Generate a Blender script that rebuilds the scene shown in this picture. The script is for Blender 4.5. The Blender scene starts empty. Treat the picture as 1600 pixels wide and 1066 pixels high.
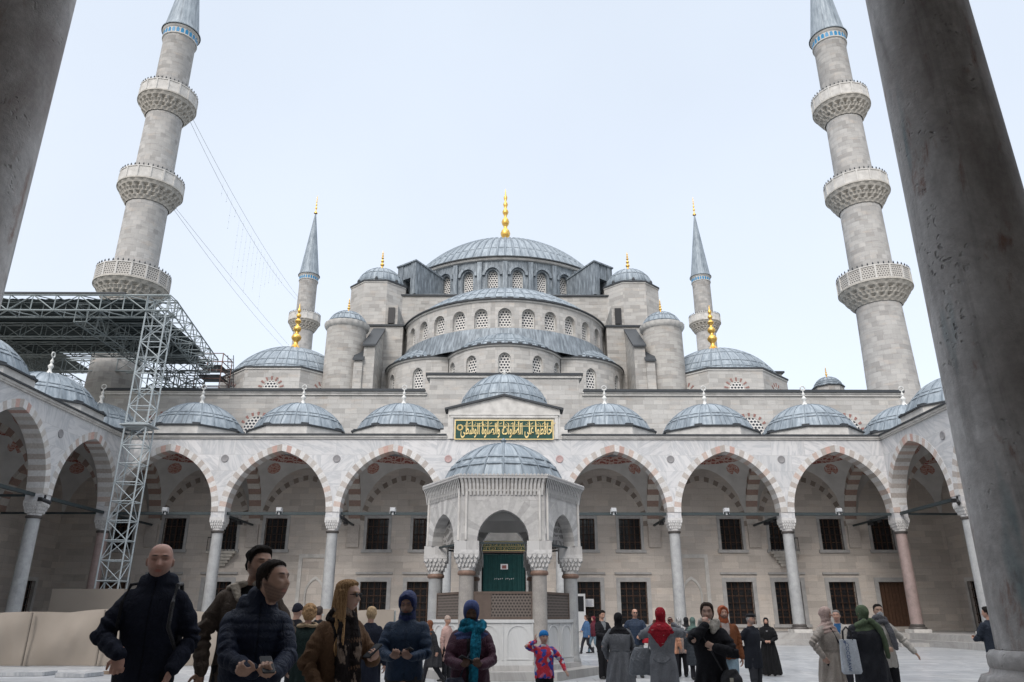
import bpy, math, random, numpy as np
from mathutils import Vector, Matrix, Euler
R = math.radians
PI = math.pi
S = bpy.context.scene
COL = S.collection
rng = random.Random(7)

# ---------------------------------------------------------------- camera, sky, sun, exposure
cam = bpy.data.cameras.new('camera')
cam.sensor_width = 36.0
cam.lens = 36.0 * 1160 / 1600
cam.clip_end = 2000
cam.clip_start = 0.05
camo = bpy.data.objects.new('camera', cam)
COL.objects.link(camo)
camo.location = (0.1, 0, 1.5)
camo.rotation_euler = (R(90 + 20.4), 0, R(-0.5))
S.camera = camo

W = bpy.data.worlds.new('World')
S.world = W
W.use_nodes = True
nt = W.node_tree
nt.nodes.clear()
wo = nt.nodes.new('ShaderNodeOutputWorld')
SUN_EL, SUN_AZ = R(40), R(200)      # sun azimuth measured clockwise from +Y (behind the camera, to the left)
sky = nt.nodes.new('ShaderNodeTexSky')
sky.sky_type = 'NISHITA'
sky.sun_disc = False
sky.sun_elevation = SUN_EL
sky.sun_rotation = SUN_AZ
sky.dust_density = 3
b1 = nt.nodes.new('ShaderNodeBackground')
b1.inputs[1].default_value = 0.05
nt.links.new(sky.outputs[0], b1.inputs[0])
# the overcast cloud sheet: even and pale low down, brighter towards the zenith (CIE overcast sky)
tc = nt.nodes.new('ShaderNodeTexCoord')
sx = nt.nodes.new('ShaderNodeSeparateXYZ')
nt.links.new(tc.outputs['Generated'], sx.inputs[0])
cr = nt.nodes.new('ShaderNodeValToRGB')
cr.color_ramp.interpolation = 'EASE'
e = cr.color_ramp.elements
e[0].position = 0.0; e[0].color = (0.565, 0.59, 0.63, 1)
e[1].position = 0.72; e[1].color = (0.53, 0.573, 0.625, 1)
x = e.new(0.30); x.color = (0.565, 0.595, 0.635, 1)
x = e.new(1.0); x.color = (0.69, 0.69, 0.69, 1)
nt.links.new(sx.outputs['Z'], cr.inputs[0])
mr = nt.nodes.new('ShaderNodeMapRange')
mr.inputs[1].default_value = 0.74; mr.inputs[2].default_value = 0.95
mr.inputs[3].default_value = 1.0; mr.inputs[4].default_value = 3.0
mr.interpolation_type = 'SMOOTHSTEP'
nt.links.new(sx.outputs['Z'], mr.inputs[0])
cn = nt.nodes.new('ShaderNodeTexNoise')
cn.inputs['Scale'].default_value = 2.2; cn.inputs['Detail'].default_value = 4
nt.links.new(tc.outputs['Generated'], cn.inputs['Vector'])
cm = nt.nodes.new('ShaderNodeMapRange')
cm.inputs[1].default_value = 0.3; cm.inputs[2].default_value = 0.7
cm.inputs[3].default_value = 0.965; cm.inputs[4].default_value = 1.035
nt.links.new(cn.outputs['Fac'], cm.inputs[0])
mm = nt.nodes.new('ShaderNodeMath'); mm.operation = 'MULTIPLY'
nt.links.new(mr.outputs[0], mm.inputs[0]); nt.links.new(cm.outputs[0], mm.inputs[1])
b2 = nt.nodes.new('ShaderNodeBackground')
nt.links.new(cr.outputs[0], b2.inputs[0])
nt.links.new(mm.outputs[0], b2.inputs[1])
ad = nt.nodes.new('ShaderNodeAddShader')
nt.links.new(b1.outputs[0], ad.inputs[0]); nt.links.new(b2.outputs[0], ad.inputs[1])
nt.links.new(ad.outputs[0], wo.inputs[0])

sl = bpy.data.lights.new('sun', 'SUN')
sl.energy = 1.5
sl.angle = R(25)
sl.color = (1.0, 0.965, 0.93)
so = bpy.data.objects.new('sun', sl)
COL.objects.link(so)
sd = Vector((math.sin(SUN_AZ) * math.cos(SUN_EL), math.cos(SUN_AZ) * math.cos(SUN_EL), math.sin(SUN_EL)))
so.rotation_euler = (-sd).to_track_quat('-Z', 'Y').to_euler()

S.view_settings.view_transform = 'Standard'
S.view_settings.look = 'None'
S.view_settings.exposure = 0.4
S.view_settings.gamma = 1.0
try:
    S.cycles.max_bounces = 8
    S.cycles.diffuse_bounces = 6
    S.cycles.glossy_bounces = 2
    S.cycles.transparent_max_bounces = 4
    S.cycles.use_denoising = True
except Exception:
    pass

# ---------------------------------------------------------------- node materials
class NT:
    def __init__(s, name):
        s.m = bpy.data.materials.new(name); s.m.use_nodes = True
        s.t = s.m.node_tree
        s.b = s.t.nodes['Principled BSDF']
    def n(s, ty, **kw):
        q = s.t.nodes.new('ShaderNode' + ty)
        for k, v in kw.items():
            if hasattr(q, k): setattr(q, k, v)
            else: q.inputs[k.replace('_', ' ')].default_value = v
        return q
    def l(s, a, b): s.t.links.new(a, b)
    def math(s, op, a, b=None, clamp=False):
        q = s.t.nodes.new('ShaderNodeMath'); q.operation = op; q.use_clamp = clamp
        for i, v in enumerate((a, b)):
            if v is None: continue
            if isinstance(v, (int, float)): q.inputs[i].default_value = v
            else: s.l(v, q.inputs[i])
        return q.outputs[0]
    def mix(s, fac, a, b, mode='MIX'):
        q = s.t.nodes.new('ShaderNodeMix'); q.data_type = 'RGBA'; q.blend_type = mode
        for i, v in ((0, fac), (6, a), (7, b)):
            if isinstance(v, (int, float)): q.inputs[i].default_value = v
            elif isinstance(v, tuple): q.inputs[i].default_value = v if len(v) == 4 else v + (1,)
            else: s.l(v, q.inputs[i])
        return q.outputs[2]
    def ramp(s, fac, stops):
        q = s.t.nodes.new('ShaderNodeValToRGB')
        el = q.color_ramp.elements
        while len(el) < len(stops): el.new(0.5)
        for i, (p, c) in enumerate(stops):
            el[i].position = p
            el[i].color = (c, c, c, 1) if isinstance(c, (int, float)) else tuple(c) + (1,)
        s.l(fac, q.inputs[0])
        return q.outputs[0]
    def noise(s, vec, scale, detail=4, rough=0.55, dist=0.0):
        q = s.n('TexNoise'); q.inputs['Scale'].default_value = scale; q.inputs['Detail'].default_value = detail
        q.inputs['Roughness'].default_value = rough; q.inputs['Distortion'].default_value = dist
        if vec is not None: s.l(vec, q.inputs['Vector'])
        return q.outputs['Fac']
    def mapping(s, vec, scale=(1, 1, 1), loc=(0, 0, 0), rot=(0, 0, 0)):
        q = s.n('Mapping'); q.inputs['Scale'].default_value = scale; q.inputs['Location'].default_value = loc
        q.inputs['Rotation'].default_value = rot
        s.l(vec, q.inputs['Vector']); return q.outputs[0]
    def bump(s, h, strength=0.3, dist=0.02, prev=None):
        q = s.n('Bump'); q.inputs['Strength'].default_value = strength; q.inputs['Distance'].default_value = dist
        s.l(h, q.inputs['Height'])
        if prev is not None: s.l(prev, q.inputs['Normal'])
        return q.outputs[0]
    def out(s, col=None, rough=0.7, normal=None, metal=0.0, spec=0.3):
        if col is not None:
            if isinstance(col, tuple): s.b.inputs['Base Color'].default_value = col if len(col) == 4 else col + (1,)
            else: s.l(col, s.b.inputs['Base Color'])
        if isinstance(rough, (int, float)): s.b.inputs['Roughness'].default_value = rough
        else: s.l(rough, s.b.inputs['Roughness'])
        s.b.inputs['Metallic'].default_value = metal
        s.b.inputs['Specular IOR Level'].default_value = spec
        if normal is not None: s.l(normal, s.b.inputs['Normal'])
        return s.m

def uvn(t): return t.n('TexCoord').outputs['UV']
def obn(t): return t.n('TexCoord').outputs['Object']

def mat_ashlar(name, c1, c2, mortar, bw=0.85, bh=0.36, stain=0.5, dark=(0.16, 0.15, 0.14), joint=0.5):
    t = NT(name); uv = uvn(t)
    wob = t.noise(uv, 1.3, 2)
    br = t.n('TexBrick')
    t.l(uv, br.inputs['Vector'])
    br.offset = 0.5; br.offset_frequency = 2; br.squash = 0.72; br.squash_frequency = 3
    br.inputs['Color1'].default_value = c1 + (1,); br.inputs['Color2'].default_value = c2 + (1,)
    br.inputs['Mortar'].default_value = mortar + (1,)
    br.inputs['Scale'].default_value = 1.0
    br.inputs['Mortar Size'].default_value = 0.009; br.inputs['Mortar Smooth'].default_value = 0.6
    br.inputs['Bias'].default_value = -0.1
    br.inputs['Brick Width'].default_value = bw; br.inputs['Row Height'].default_value = bh
    base = t.mix(t.math('MULTIPLY', br.outputs['Fac'], joint), br.outputs['Color'], mortar)
    # single blocks and courses of a different stone
    cell = t.n('TexBrick'); t.l(t.mapping(uv, (1, 1, 1), (bw * 3.0, 0, 0)), cell.inputs['Vector']); cell.offset = 0.5; cell.offset_frequency = 2; cell.squash = 0.72; cell.squash_frequency = 3
    cell.inputs['Color1'].default_value = (0, 0, 0, 1); cell.inputs['Color2'].default_value = (1, 1, 1, 1); cell.inputs['Scale'].default_value = 1
    cell.inputs['Brick Width'].default_value = bw; cell.inputs['Row Height'].default_value = bh; cell.inputs['Mortar Size'].default_value = 0
    base = t.mix(t.ramp(cell.outputs['Color'], [(0.62, 0), (0.95, 0.55 * min(1.0, stain + 0.3))]), base, (c2[0] * 0.62, c2[1] * 0.61, c2[2] * 0.60))
    base = t.mix(t.ramp(cell.outputs['Color'], [(0.05, 0.4), (0.2, 0)]), base, (min(c1[0] * 1.15, 0.75), c1[1] * 1.12, c1[2] * 1.08))
    # broad patches, horizontal layering, vertical rain streaks
    big = t.noise(uv, 0.22, 5, 0.6)
    base = t.mix(t.ramp(big, [(0.35, 0.0), (0.72, 0.45 * stain)]), base, dark)
    hz = t.noise(t.mapping(uv, (0.55, 3.2, 1)), 1.1, 6, 0.65)
    base = t.mix(t.ramp(hz, [(0.52, 0.0), (0.75, 0.75 * stain)]), base, dark)
    vs = t.noise(t.mapping(uv, (1.6, 0.09, 1)), 1.0, 5, 0.7)
    base = t.mix(t.ramp(vs, [(0.60, 0.0), (0.80, 0.7 * stain)]), base, (dark[0] * 0.8, dark[1] * 0.8, dark[2] * 0.75))
    warm = t.noise(t.mapping(uv, (0.5, 1.4, 1), (7, 3, 0)), 1.7, 4)
    base = t.mix(t.ramp(warm, [(0.55, 0.0), (0.75, 0.35)]), base, (0.50, 0.40, 0.32))
    fine = t.noise(uv, 14, 6, 0.7)
    base = t.mix(0.28, base, t.ramp(fine, [(0.3, 0.55), (0.7, 1.2)]), 'MULTIPLY')
    h = t.math('ADD', t.math('MULTIPLY', br.outputs['Fac'], -0.8), t.math('MULTIPLY', fine, 0.6))
    return t.out(base, 0.88, t.bump(h, 0.5, 0.02), spec=0.15)

def mat_marble(name, base1, base2, vein, slabw=1.9, slabh=0.95, veinamt=0.7, rough=0.5, joint=(0.3, 0.29, 0.28), js=0.006, dirt=0.0):
    """big marble slabs, each with its veining turned its own way"""
    t = NT(name); uv = uvn(t)
    br = t.n('TexBrick'); t.l(uv, br.inputs['Vector'])
    br.offset = 0.43; br.squash = 0.8; br.squash_frequency = 3
    br.inputs['Color1'].default_value = (0, 0, 0, 1); br.inputs['Color2'].default_value = (1, 1, 1, 1)
    br.inputs['Mortar'].default_value = (0.5, 0.5, 0.5, 1)
    br.inputs['Scale'].default_value = 1; br.inputs['Mortar Size'].default_value = js; br.inputs['Mortar Smooth'].default_value = 0.3
    br.inputs['Brick Width'].default_value = slabw; br.inputs['Row Height'].default_value = slabh
    rot = t.n('VectorRotate'); rot.rotation_type = 'Z_AXIS'
    t.l(uv, rot.inputs['Vector'])
    sep = t.n('SeparateColor'); t.l(br.outputs['Color'], sep.inputs[0])
    t.l(t.math('MULTIPLY', sep.outputs[0], 5.0), rot.inputs['Angle'])
    off = t.n('VectorMath'); off.operation = 'ADD'
    cmb = t.n('CombineXYZ'); t.l(t.math('MULTIPLY', sep.outputs[0], 37.0), cmb.inputs[0])
    t.l(t.math('MULTIPLY', sep.outputs[0], 19.0), cmb.inputs[2])
    t.l(rot.outputs[0], off.inputs[0]); t.l(cmb.outputs[0], off.inputs[1])
    v = t.noise(t.mapping(off.outputs[0], (0.45, 2.6, 1)), 1.3, 8, 0.62, 0.9)
    v2 = t.noise(t.mapping(off.outputs[0], (0.3, 1.1, 1)), 2.3, 5, 0.6, 0.4)
    c = t.mix(sep.outputs[0], base1, base2)
    c = t.mix(t.ramp(v, [(0.46, 0.0), (0.58, veinamt), (0.63, veinamt * 0.25), (0.75, veinamt)]), c, vein)
    c = t.mix(t.ramp(v2, [(0.45, 0), (0.8, 0.35)]), c, (vein[0] * 1.15, vein[1] * 1.1, vein[2] * 1.05))
    if dirt:
        d = t.noise(t.mapping(uv, (1.1, 0.25, 1)), 1.5, 6, 0.7)
        c = t.mix(t.ramp(d, [(0.5, 0), (0.8, dirt)]), c, (0.17, 0.15, 0.13))
    c = t.mix(t.math('MULTIPLY', br.outputs['Fac'], 0.75), c, joint)
    f = t.noise(uv, 30, 4)
    return t.out(c, rough, t.bump(t.math('ADD', t.math('MULTIPLY', br.outputs['Fac'], -1.0), t.math('MULTIPLY', f, 0.3)), 0.35, 0.01), spec=0.35)

def mat_tint(name, rough=0.8, nscale=9.0, amt=0.35, bump=0.3, spec=0.2, streak=0.3):
    """stone blocks: colour comes from the mesh (every block its own stone), grain on top"""
    t = NT(name)
    a = t.n('Attribute'); a.attribute_name = 'Col'
    uv = uvn(t)
    f = t.noise(uv, nscale, 6, 0.65)
    c = t.mix(amt, a.outputs['Color'], t.ramp(f, [(0.3, 0.45), (0.7, 1.25)]), 'MULTIPLY')
    g = t.noise(t.mapping(uv, (0.8, 0.2, 1)), 1.4, 5)
    c = t.mix(t.ramp(g, [(0.5, 0), (0.8, streak)]), c, (0.2, 0.18, 0.16))
    return t.out(c, rough, t.bump(f, bump, 0.01), spec=spec)

def mat_lead(name, c=(0.17, 0.205, 0.24), light=(0.33, 0.37, 0.405)):
    t = NT(name); uv = uvn(t); ob = obn(t)
    n1 = t.noise(ob, 0.8, 6, 0.65)
    st = t.noise(t.mapping(uv, (2.2, 0.35, 1)), 2.0, 6, 0.65)
    col = t.mix(t.ramp(n1, [(0.3, 0), (0.7, 1)]), c, light)
    col = t.mix(t.ramp(st, [(0.42, 0), (0.66, 0.8)]), col, (0.36, 0.405, 0.44))
    st2 = t.noise(t.mapping(uv, (3.0, 0.25, 1), (5, 1, 0)), 1.3, 5)
    col = t.mix(t.ramp(st2, [(0.52, 0), (0.70, 0.75)]), col, (0.10, 0.12, 0.14))
    a = t.n('Attribute'); a.attribute_name = 'Col'
    col = t.mix(1.0, col, a.outputs['Color'], 'MULTIPLY')
    f = t.noise(ob, 6, 5)
    return t.out(col, 0.55, t.bump(f, 0.25, 0.03), spec=0.35, metal=0.15)

def mat_plain(name, c, rough=0.6, metal=0.0, spec=0.3, nscale=6.0, amt=0.3, bump=0.15):
    t = NT(name); ob = obn(t)
    f = t.noise(ob, nscale, 5, 0.6)
    col = t.mix(amt, c, t.ramp(f, [(0.3, 0.4), (0.7, 1.3)]), 'MULTIPLY')
    return t.out(col, rough, t.bump(f, bump, 0.01), metal=metal, spec=spec)

def mat_granite(name, c, dark, scale=3.0, rough=0.5, blot=0.5):
    t = NT(name); ob = obn(t)
    f = t.noise(ob, scale, 8, 0.7)
    col = t.mix(t.ramp(f, [(0.4, 0), (0.7, 1)]), c, dark)
    g = t.noise(t.mapping(ob, (1, 1, 0.25)), scale * 0.5, 5, 0.7)
    col = t.mix(t.ramp(g, [(0.5, 0), (0.72, blot)]), col, (dark[0] * 0.55, dark[1] * 0.55, dark[2] * 0.55))
    v = t.noise(ob, 60, 3)
    col = t.mix(0.4, col, t.ramp(v, [(0.3, 0.6), (0.7, 1.3)]), 'MULTIPLY')
    return t.out(col, rough, t.bump(v, 0.2, 0.004), spec=0.3)

def mat_old_column(name):
    t = NT(name); ob = obn(t)
    base = t.noise(ob, 1.6, 9, 0.68, 0.5)
    col = t.mix(t.ramp(base, [(0.32, 0), (0.68, 1)]), (0.70, 0.68, 0.665), (0.37, 0.352, 0.34))
    vs = t.noise(t.mapping(ob, (4.5, 4.5, 0.45)), 1.0, 7, 0.65, 0.6)
    col = t.mix(t.ramp(vs, [(0.50, 0), (0.66, 0.6)]), col, (0.17, 0.155, 0.148))
    rust = t.noise(t.mapping(ob, (3.2, 3.2, 1.1), (3, 9, 1)), 1.7, 6, 0.7, 0.4)
    col = t.mix(t.ramp(rust, [(0.58, 0), (0.70, 0.75)]), col, (0.23, 0.10, 0.06))
    blue = t.noise(t.mapping(ob, (5, 5, 0.7), (1, 2, 3)), 0.9, 3, 0.5)
    col = t.mix(t.ramp(blue, [(0.66, 0), (0.74, 0.6)]), col, (0.12, 0.24, 0.27))
    pale = t.noise(t.mapping(ob, (9, 9, 1.2), (4, 4, 4)), 1.0, 6, 0.7)
    col = t.mix(t.ramp(pale, [(0.58, 0), (0.68, 0.5)]), col, (0.55, 0.53, 0.51))
    brn = t.noise(t.mapping(ob, (1.0, 1.0, 0.35), (6, 1, 2)), 1.3, 5, 0.6, 0.3)
    col = t.mix(t.ramp(brn, [(0.46, 0), (0.62, 0.7)]), col, (0.25, 0.21, 0.19))
    vo = t.n('TexVoronoi'); vo.feature = 'F1'; vo.inputs['Scale'].default_value = 21
    wv = t.n('VectorMath'); wv.operation = 'ADD'
    nn = t.n('TexNoise'); nn.inputs['Scale'].default_value = 14
    t.l(ob, nn.inputs['Vector']); sc = t.n('VectorMath'); sc.operation = 'SCALE'; sc.inputs['Scale'].default_value = 0.09
    t.l(nn.outputs['Color'], sc.inputs[0]); t.l(ob, wv.inputs[0]); t.l(sc.outputs[0], wv.inputs[1])
    t.l(wv.outputs[0], vo.inputs['Vector'])
    gate = t.ramp(t.noise(t.mapping(ob, (1.6, 1.6, 0.8), (2, 5, 8)), 2.2, 4, 0.7), [(0.54, 0), (0.66, 1)])
    pit = t.math('MULTIPLY', t.ramp(vo.outputs['Distance'], [(0.16, 1), (0.34, 0)]), gate)
    col = t.mix(t.math('MULTIPLY', pit, 0.45), col, (0.07, 0.06, 0.06))
    f = t.noise(ob, 22, 8, 0.72)
    col = t.mix(0.45, col, t.ramp(f, [(0.3, 0.6), (0.7, 1.35)]), 'MULTIPLY')
    h = t.math('SUBTRACT', t.math('MULTIPLY', f, 0.5), t.math('MULTIPLY', pit, 1.3))
    h = t.math('ADD', h, t.math('MULTIPLY', base, 1.2))
    return t.out(col, t.ramp(f, [(0.3, 0.5), (0.7, 0.75)]), t.bump(h, 0.7, 0.016), spec=0.25)

def mat_lattice(name, a=0.26, b=0.225, hole=0.37, white=(0.66, 0.64, 0.61), dark=(0.035, 0.04, 0.05)):
    """plaster window screen with staggered round bottle-glass panes"""
    t = NT(name); uv = uvn(t)
    s = t.n('SeparateXYZ'); t.l(uv, s.inputs[0])
    v = t.math('DIVIDE', s.outputs[1], b)
    row = t.math('FLOOR', v)
    odd = t.math('MULTIPLY', t.math('MODULO', t.math('ABSOLUTE', row), 2.0), 0.5)
    u = t.math('ADD', t.math('DIVIDE', s.outputs[0], a), odd)
    fu = t.math('SUBTRACT', t.math('SUBTRACT', u, t.math('FLOOR', u)), 0.5)
    fv = t.math('SUBTRACT', t.math('SUBTRACT', v, row), 0.5)
    d = t.math('SQRT', t.math('ADD', t.math('MULTIPLY', fu, fu), t.math('MULTIPLY', fv, fv)))
    k = t.ramp(d, [(hole - 0.03, 0), (hole + 0.03, 1)])
    col = t.mix(k, dark, white)
    return t.out(col, 0.6, t.bump(k, 0.6, 0.03), spec=0.3)

def mat_ornament(name, c1, c2, scale=5.0, thr=0.5, rough=0.75):
    """red arabesque painting: interlaced bands from voronoi cell borders and swirls"""
    t = NT(name); uv = uvn(t)
    vo = t.n('TexVoronoi'); vo.feature = 'DISTANCE_TO_EDGE'; vo.inputs['Scale'].default_value = scale
    t.l(uv, vo.inputs['Vector'])
    w = t.n('TexWave'); w.wave_type = 'RINGS'; w.inputs['Scale'].default_value = scale * 0.45
    w.inputs['Distortion'].default_value = 9; w.inputs['Detail'].default_value = 1
    t.l(uv, w.inputs['Vector'])
    k = t.math('MAXIMUM', t.ramp(vo.outputs['Distance'], [(0.04, 1), (0.09, 0)]), t.ramp(w.outputs['Fac'], [(0.70, 0), (0.80, 1)]))
    n = t.noise(uv, 3, 4)
    col = t.mix(k, c1, c2)
    col = t.mix(0.3, col, t.ramp(n, [(0.3, 0.6), (0.7, 1.2)]), 'MULTIPLY')
    return t.out(col, rough, spec=0.2)

M = {}
M['stone'] = mat_ashlar('grey_limestone_ashlar', (0.52, 0.507, 0.485), (0.45, 0.438, 0.42), (0.33, 0.315, 0.30), 0.9, 0.36, 0.62, (0.22,0.21,0.2), 0.3)
M['stone_cool'] = mat_ashlar('weathered_grey_ashlar', (0.48, 0.465, 0.44), (0.40, 0.385, 0.365), (0.30, 0.28, 0.26), 0.8, 0.33, 0.8, (0.19,0.185,0.175), 0.3)
M['minaret'] = mat_ashlar('minaret_limestone', (0.50, 0.49, 0.475), (0.41, 0.40, 0.388), (0.32, 0.31, 0.30), 0.7, 0.42, 0.85, (0.22,0.215,0.21), 0.35)
M['inner'] = mat_ashlar('arcade_wall_limestone', (0.60, 0.55, 0.50), (0.52, 0.475, 0.435), (0.42, 0.385, 0.35), 1.15, 0.42, 0.38, (0.19, 0.17, 0.15), 0.35)
M['marble'] = mat_marble('grey_veined_marble_slabs', (0.60, 0.59, 0.59), (0.50, 0.50, 0.505), (0.35, 0.365, 0.385), 2.1, 1.0, 0.7, 0.5, dirt=0.15)
M['floor'] = mat_marble('white_marble_paving', (0.50, 0.505, 0.51), (0.34, 0.355, 0.375), (0.24, 0.26, 0.285), 1.9, 0.85, 0.7, 0.30, (0.15, 0.15, 0.15), 0.018, dirt=0.45)
M['step'] = mat_marble('worn_marble_steps', (0.40, 0.39, 0.375), (0.33, 0.32, 0.31), (0.24, 0.235, 0.23), 2.4, 0.33, 0.5, 0.55, dirt=0.45)
M['fmarble'] = mat_marble('weathered_fountain_marble', (0.50, 0.49, 0.48), (0.42, 0.41, 0.40), (0.30, 0.295, 0.29), 0.9, 0.45, 0.6, 0.6, dirt=0.4)
M['fpanel'] = mat_marble('carved_white_marble', (0.58, 0.585, 0.58), (0.54, 0.54, 0.54), (0.42, 0.43, 0.43), 3.0, 2.0, 0.4, 0.5, dirt=0.15)
M['tint'] = mat_tint('voussoir_stones')
M['trim'] = mat_plain('pale_moulding_stone', (0.55, 0.535, 0.51), 0.8, nscale=2.0, amt=0.4)
M['capital'] = mat_plain('carved_white_capital', (0.54, 0.53, 0.52), 0.75, nscale=8.0, amt=0.4)
M['muq'] = mat_plain('carved_minaret_stone', (0.46, 0.435, 0.395), 0.85, nscale=2.5, amt=0.5)
M['lead'] = mat_lead('weathered_lead_sheet', (0.13, 0.16, 0.19), (0.24, 0.28, 0.315))
M['leaddark'] = mat_lead('dark_lead_cladding', (0.10, 0.118, 0.135), (0.17, 0.195, 0.22))
M['leadedge'] = mat_plain('lead_edge_strip', (0.045, 0.05, 0.056), 0.6)
M['gold'] = mat_plain('gilded_copper', (0.80, 0.50, 0.13), 0.34, metal=0.85, spec=0.5, amt=0.2, bump=0.05)
M['whitefin'] = mat_plain('white_stone_finial', (0.62, 0.62, 0.60), 0.7, nscale=10)
M['lattice'] = mat_lattice('plaster_window_screen')
M['glass'] = mat_plain('dark_window_glass', (0.018, 0.019, 0.022), 0.18, spec=0.5, amt=0.5, bump=0.02)
M['bronze'] = mat_plain('brown_window_joinery', (0.085, 0.045, 0.028), 0.55, amt=0.4)
M['irongrille'] = mat_plain('black_iron_grille', (0.028, 0.026, 0.026), 0.5, metal=0.4)
M['beam'] = mat_plain('dark_green_iron', (0.045, 0.058, 0.062), 0.5, metal=0.2)
M['granite'] = mat_granite('grey_granite_column', (0.37, 0.375, 0.375), (0.26, 0.265, 0.27), 2.2)
M['porphyry'] = mat_granite('pink_breccia_column', (0.32, 0.245, 0.23), (0.21, 0.165, 0.155), 2.2)
M['fcol'] = mat_granite('worn_fountain_column', (0.36, 0.335, 0.31), (0.25, 0.235, 0.22), 2.5)
M['oldcol'] = mat_old_column('ancient_pitted_granite')
M['copper'] = mat_plain('reddish_bronze_collar', (0.23, 0.15, 0.115), 0.6, metal=0.2, nscale=12)
M['darkring'] = mat_plain('dark_bronze_collar', (0.11, 0.10, 0.095), 0.55, metal=0.4, nscale=12)
M['plaster'] = mat_plain('grey_vault_plaster', (0.53, 0.52, 0.505), 0.85, nscale=0.9, amt=0.3, bump=0.1)
M['orn'] = mat_ornament('red_painted_arabesque', (0.33, 0.13, 0.10), (0.46, 0.33, 0.29), 4.5)
M['ornband'] = mat_ornament('red_painted_border', (0.27, 0.095, 0.08), (0.46, 0.35, 0.31), 3.0)
M['steel'] = mat_plain('grey_green_painted_steel', (0.27, 0.305, 0.31), 0.5, nscale=4, amt=0.3)
M['deck'] = mat_plain('dark_corrugated_deck', (0.075, 0.095, 0.10), 0.6, nscale=1.2, amt=0.5)
M['rust'] = mat_plain('rusty_scaffold_tube', (0.20, 0.12, 0.10), 0.6, metal=0.2)
M['tarp'] = mat_plain('beige_tarpaulin', (0.27, 0.235, 0.20), 0.75, nscale=0.5, amt=0.15, bump=0.05)
M['green'] = mat_plain('dark_green_enamel', (0.012, 0.058, 0.045), 0.5, nscale=3)
M['curtain'] = mat_plain('dark_green_curtain', (0.007, 0.048, 0.048), 0.7, nscale=3, amt=0.4)
M['goldpaint'] = mat_plain('gold_leaf_lettering', (0.72, 0.56, 0.26), 0.5, metal=0.15, nscale=5, amt=0.2)
M['whitepl'] = mat_plain('white_plastic', (0.62, 0.63, 0.64), 0.5, amt=0.1)
M['blackpl'] = mat_plain('black_plastic', (0.02, 0.02, 0.022), 0.4, amt=0.2)
M['tile'] = mat_plain('turquoise_tile', (0.03, 0.22, 0.42), 0.4, nscale=3, amt=0.3)
M['paper'] = mat_plain('white_paper', (0.65, 0.66, 0.68), 0.7, amt=0.08)
M['cable'] = mat_plain('steel_cable', (0.16, 0.17, 0.19), 0.5)
M['bgrille'] = mat_lattice('cast_bronze_lattice', 0.085, 0.075, 0.33, (0.15, 0.125, 0.11), (0.05, 0.042, 0.038))
M['filigree'] = mat_ornament('carved_filigree_screen', (0.16, 0.155, 0.15), (0.33, 0.32, 0.31), 3.4)

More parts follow.
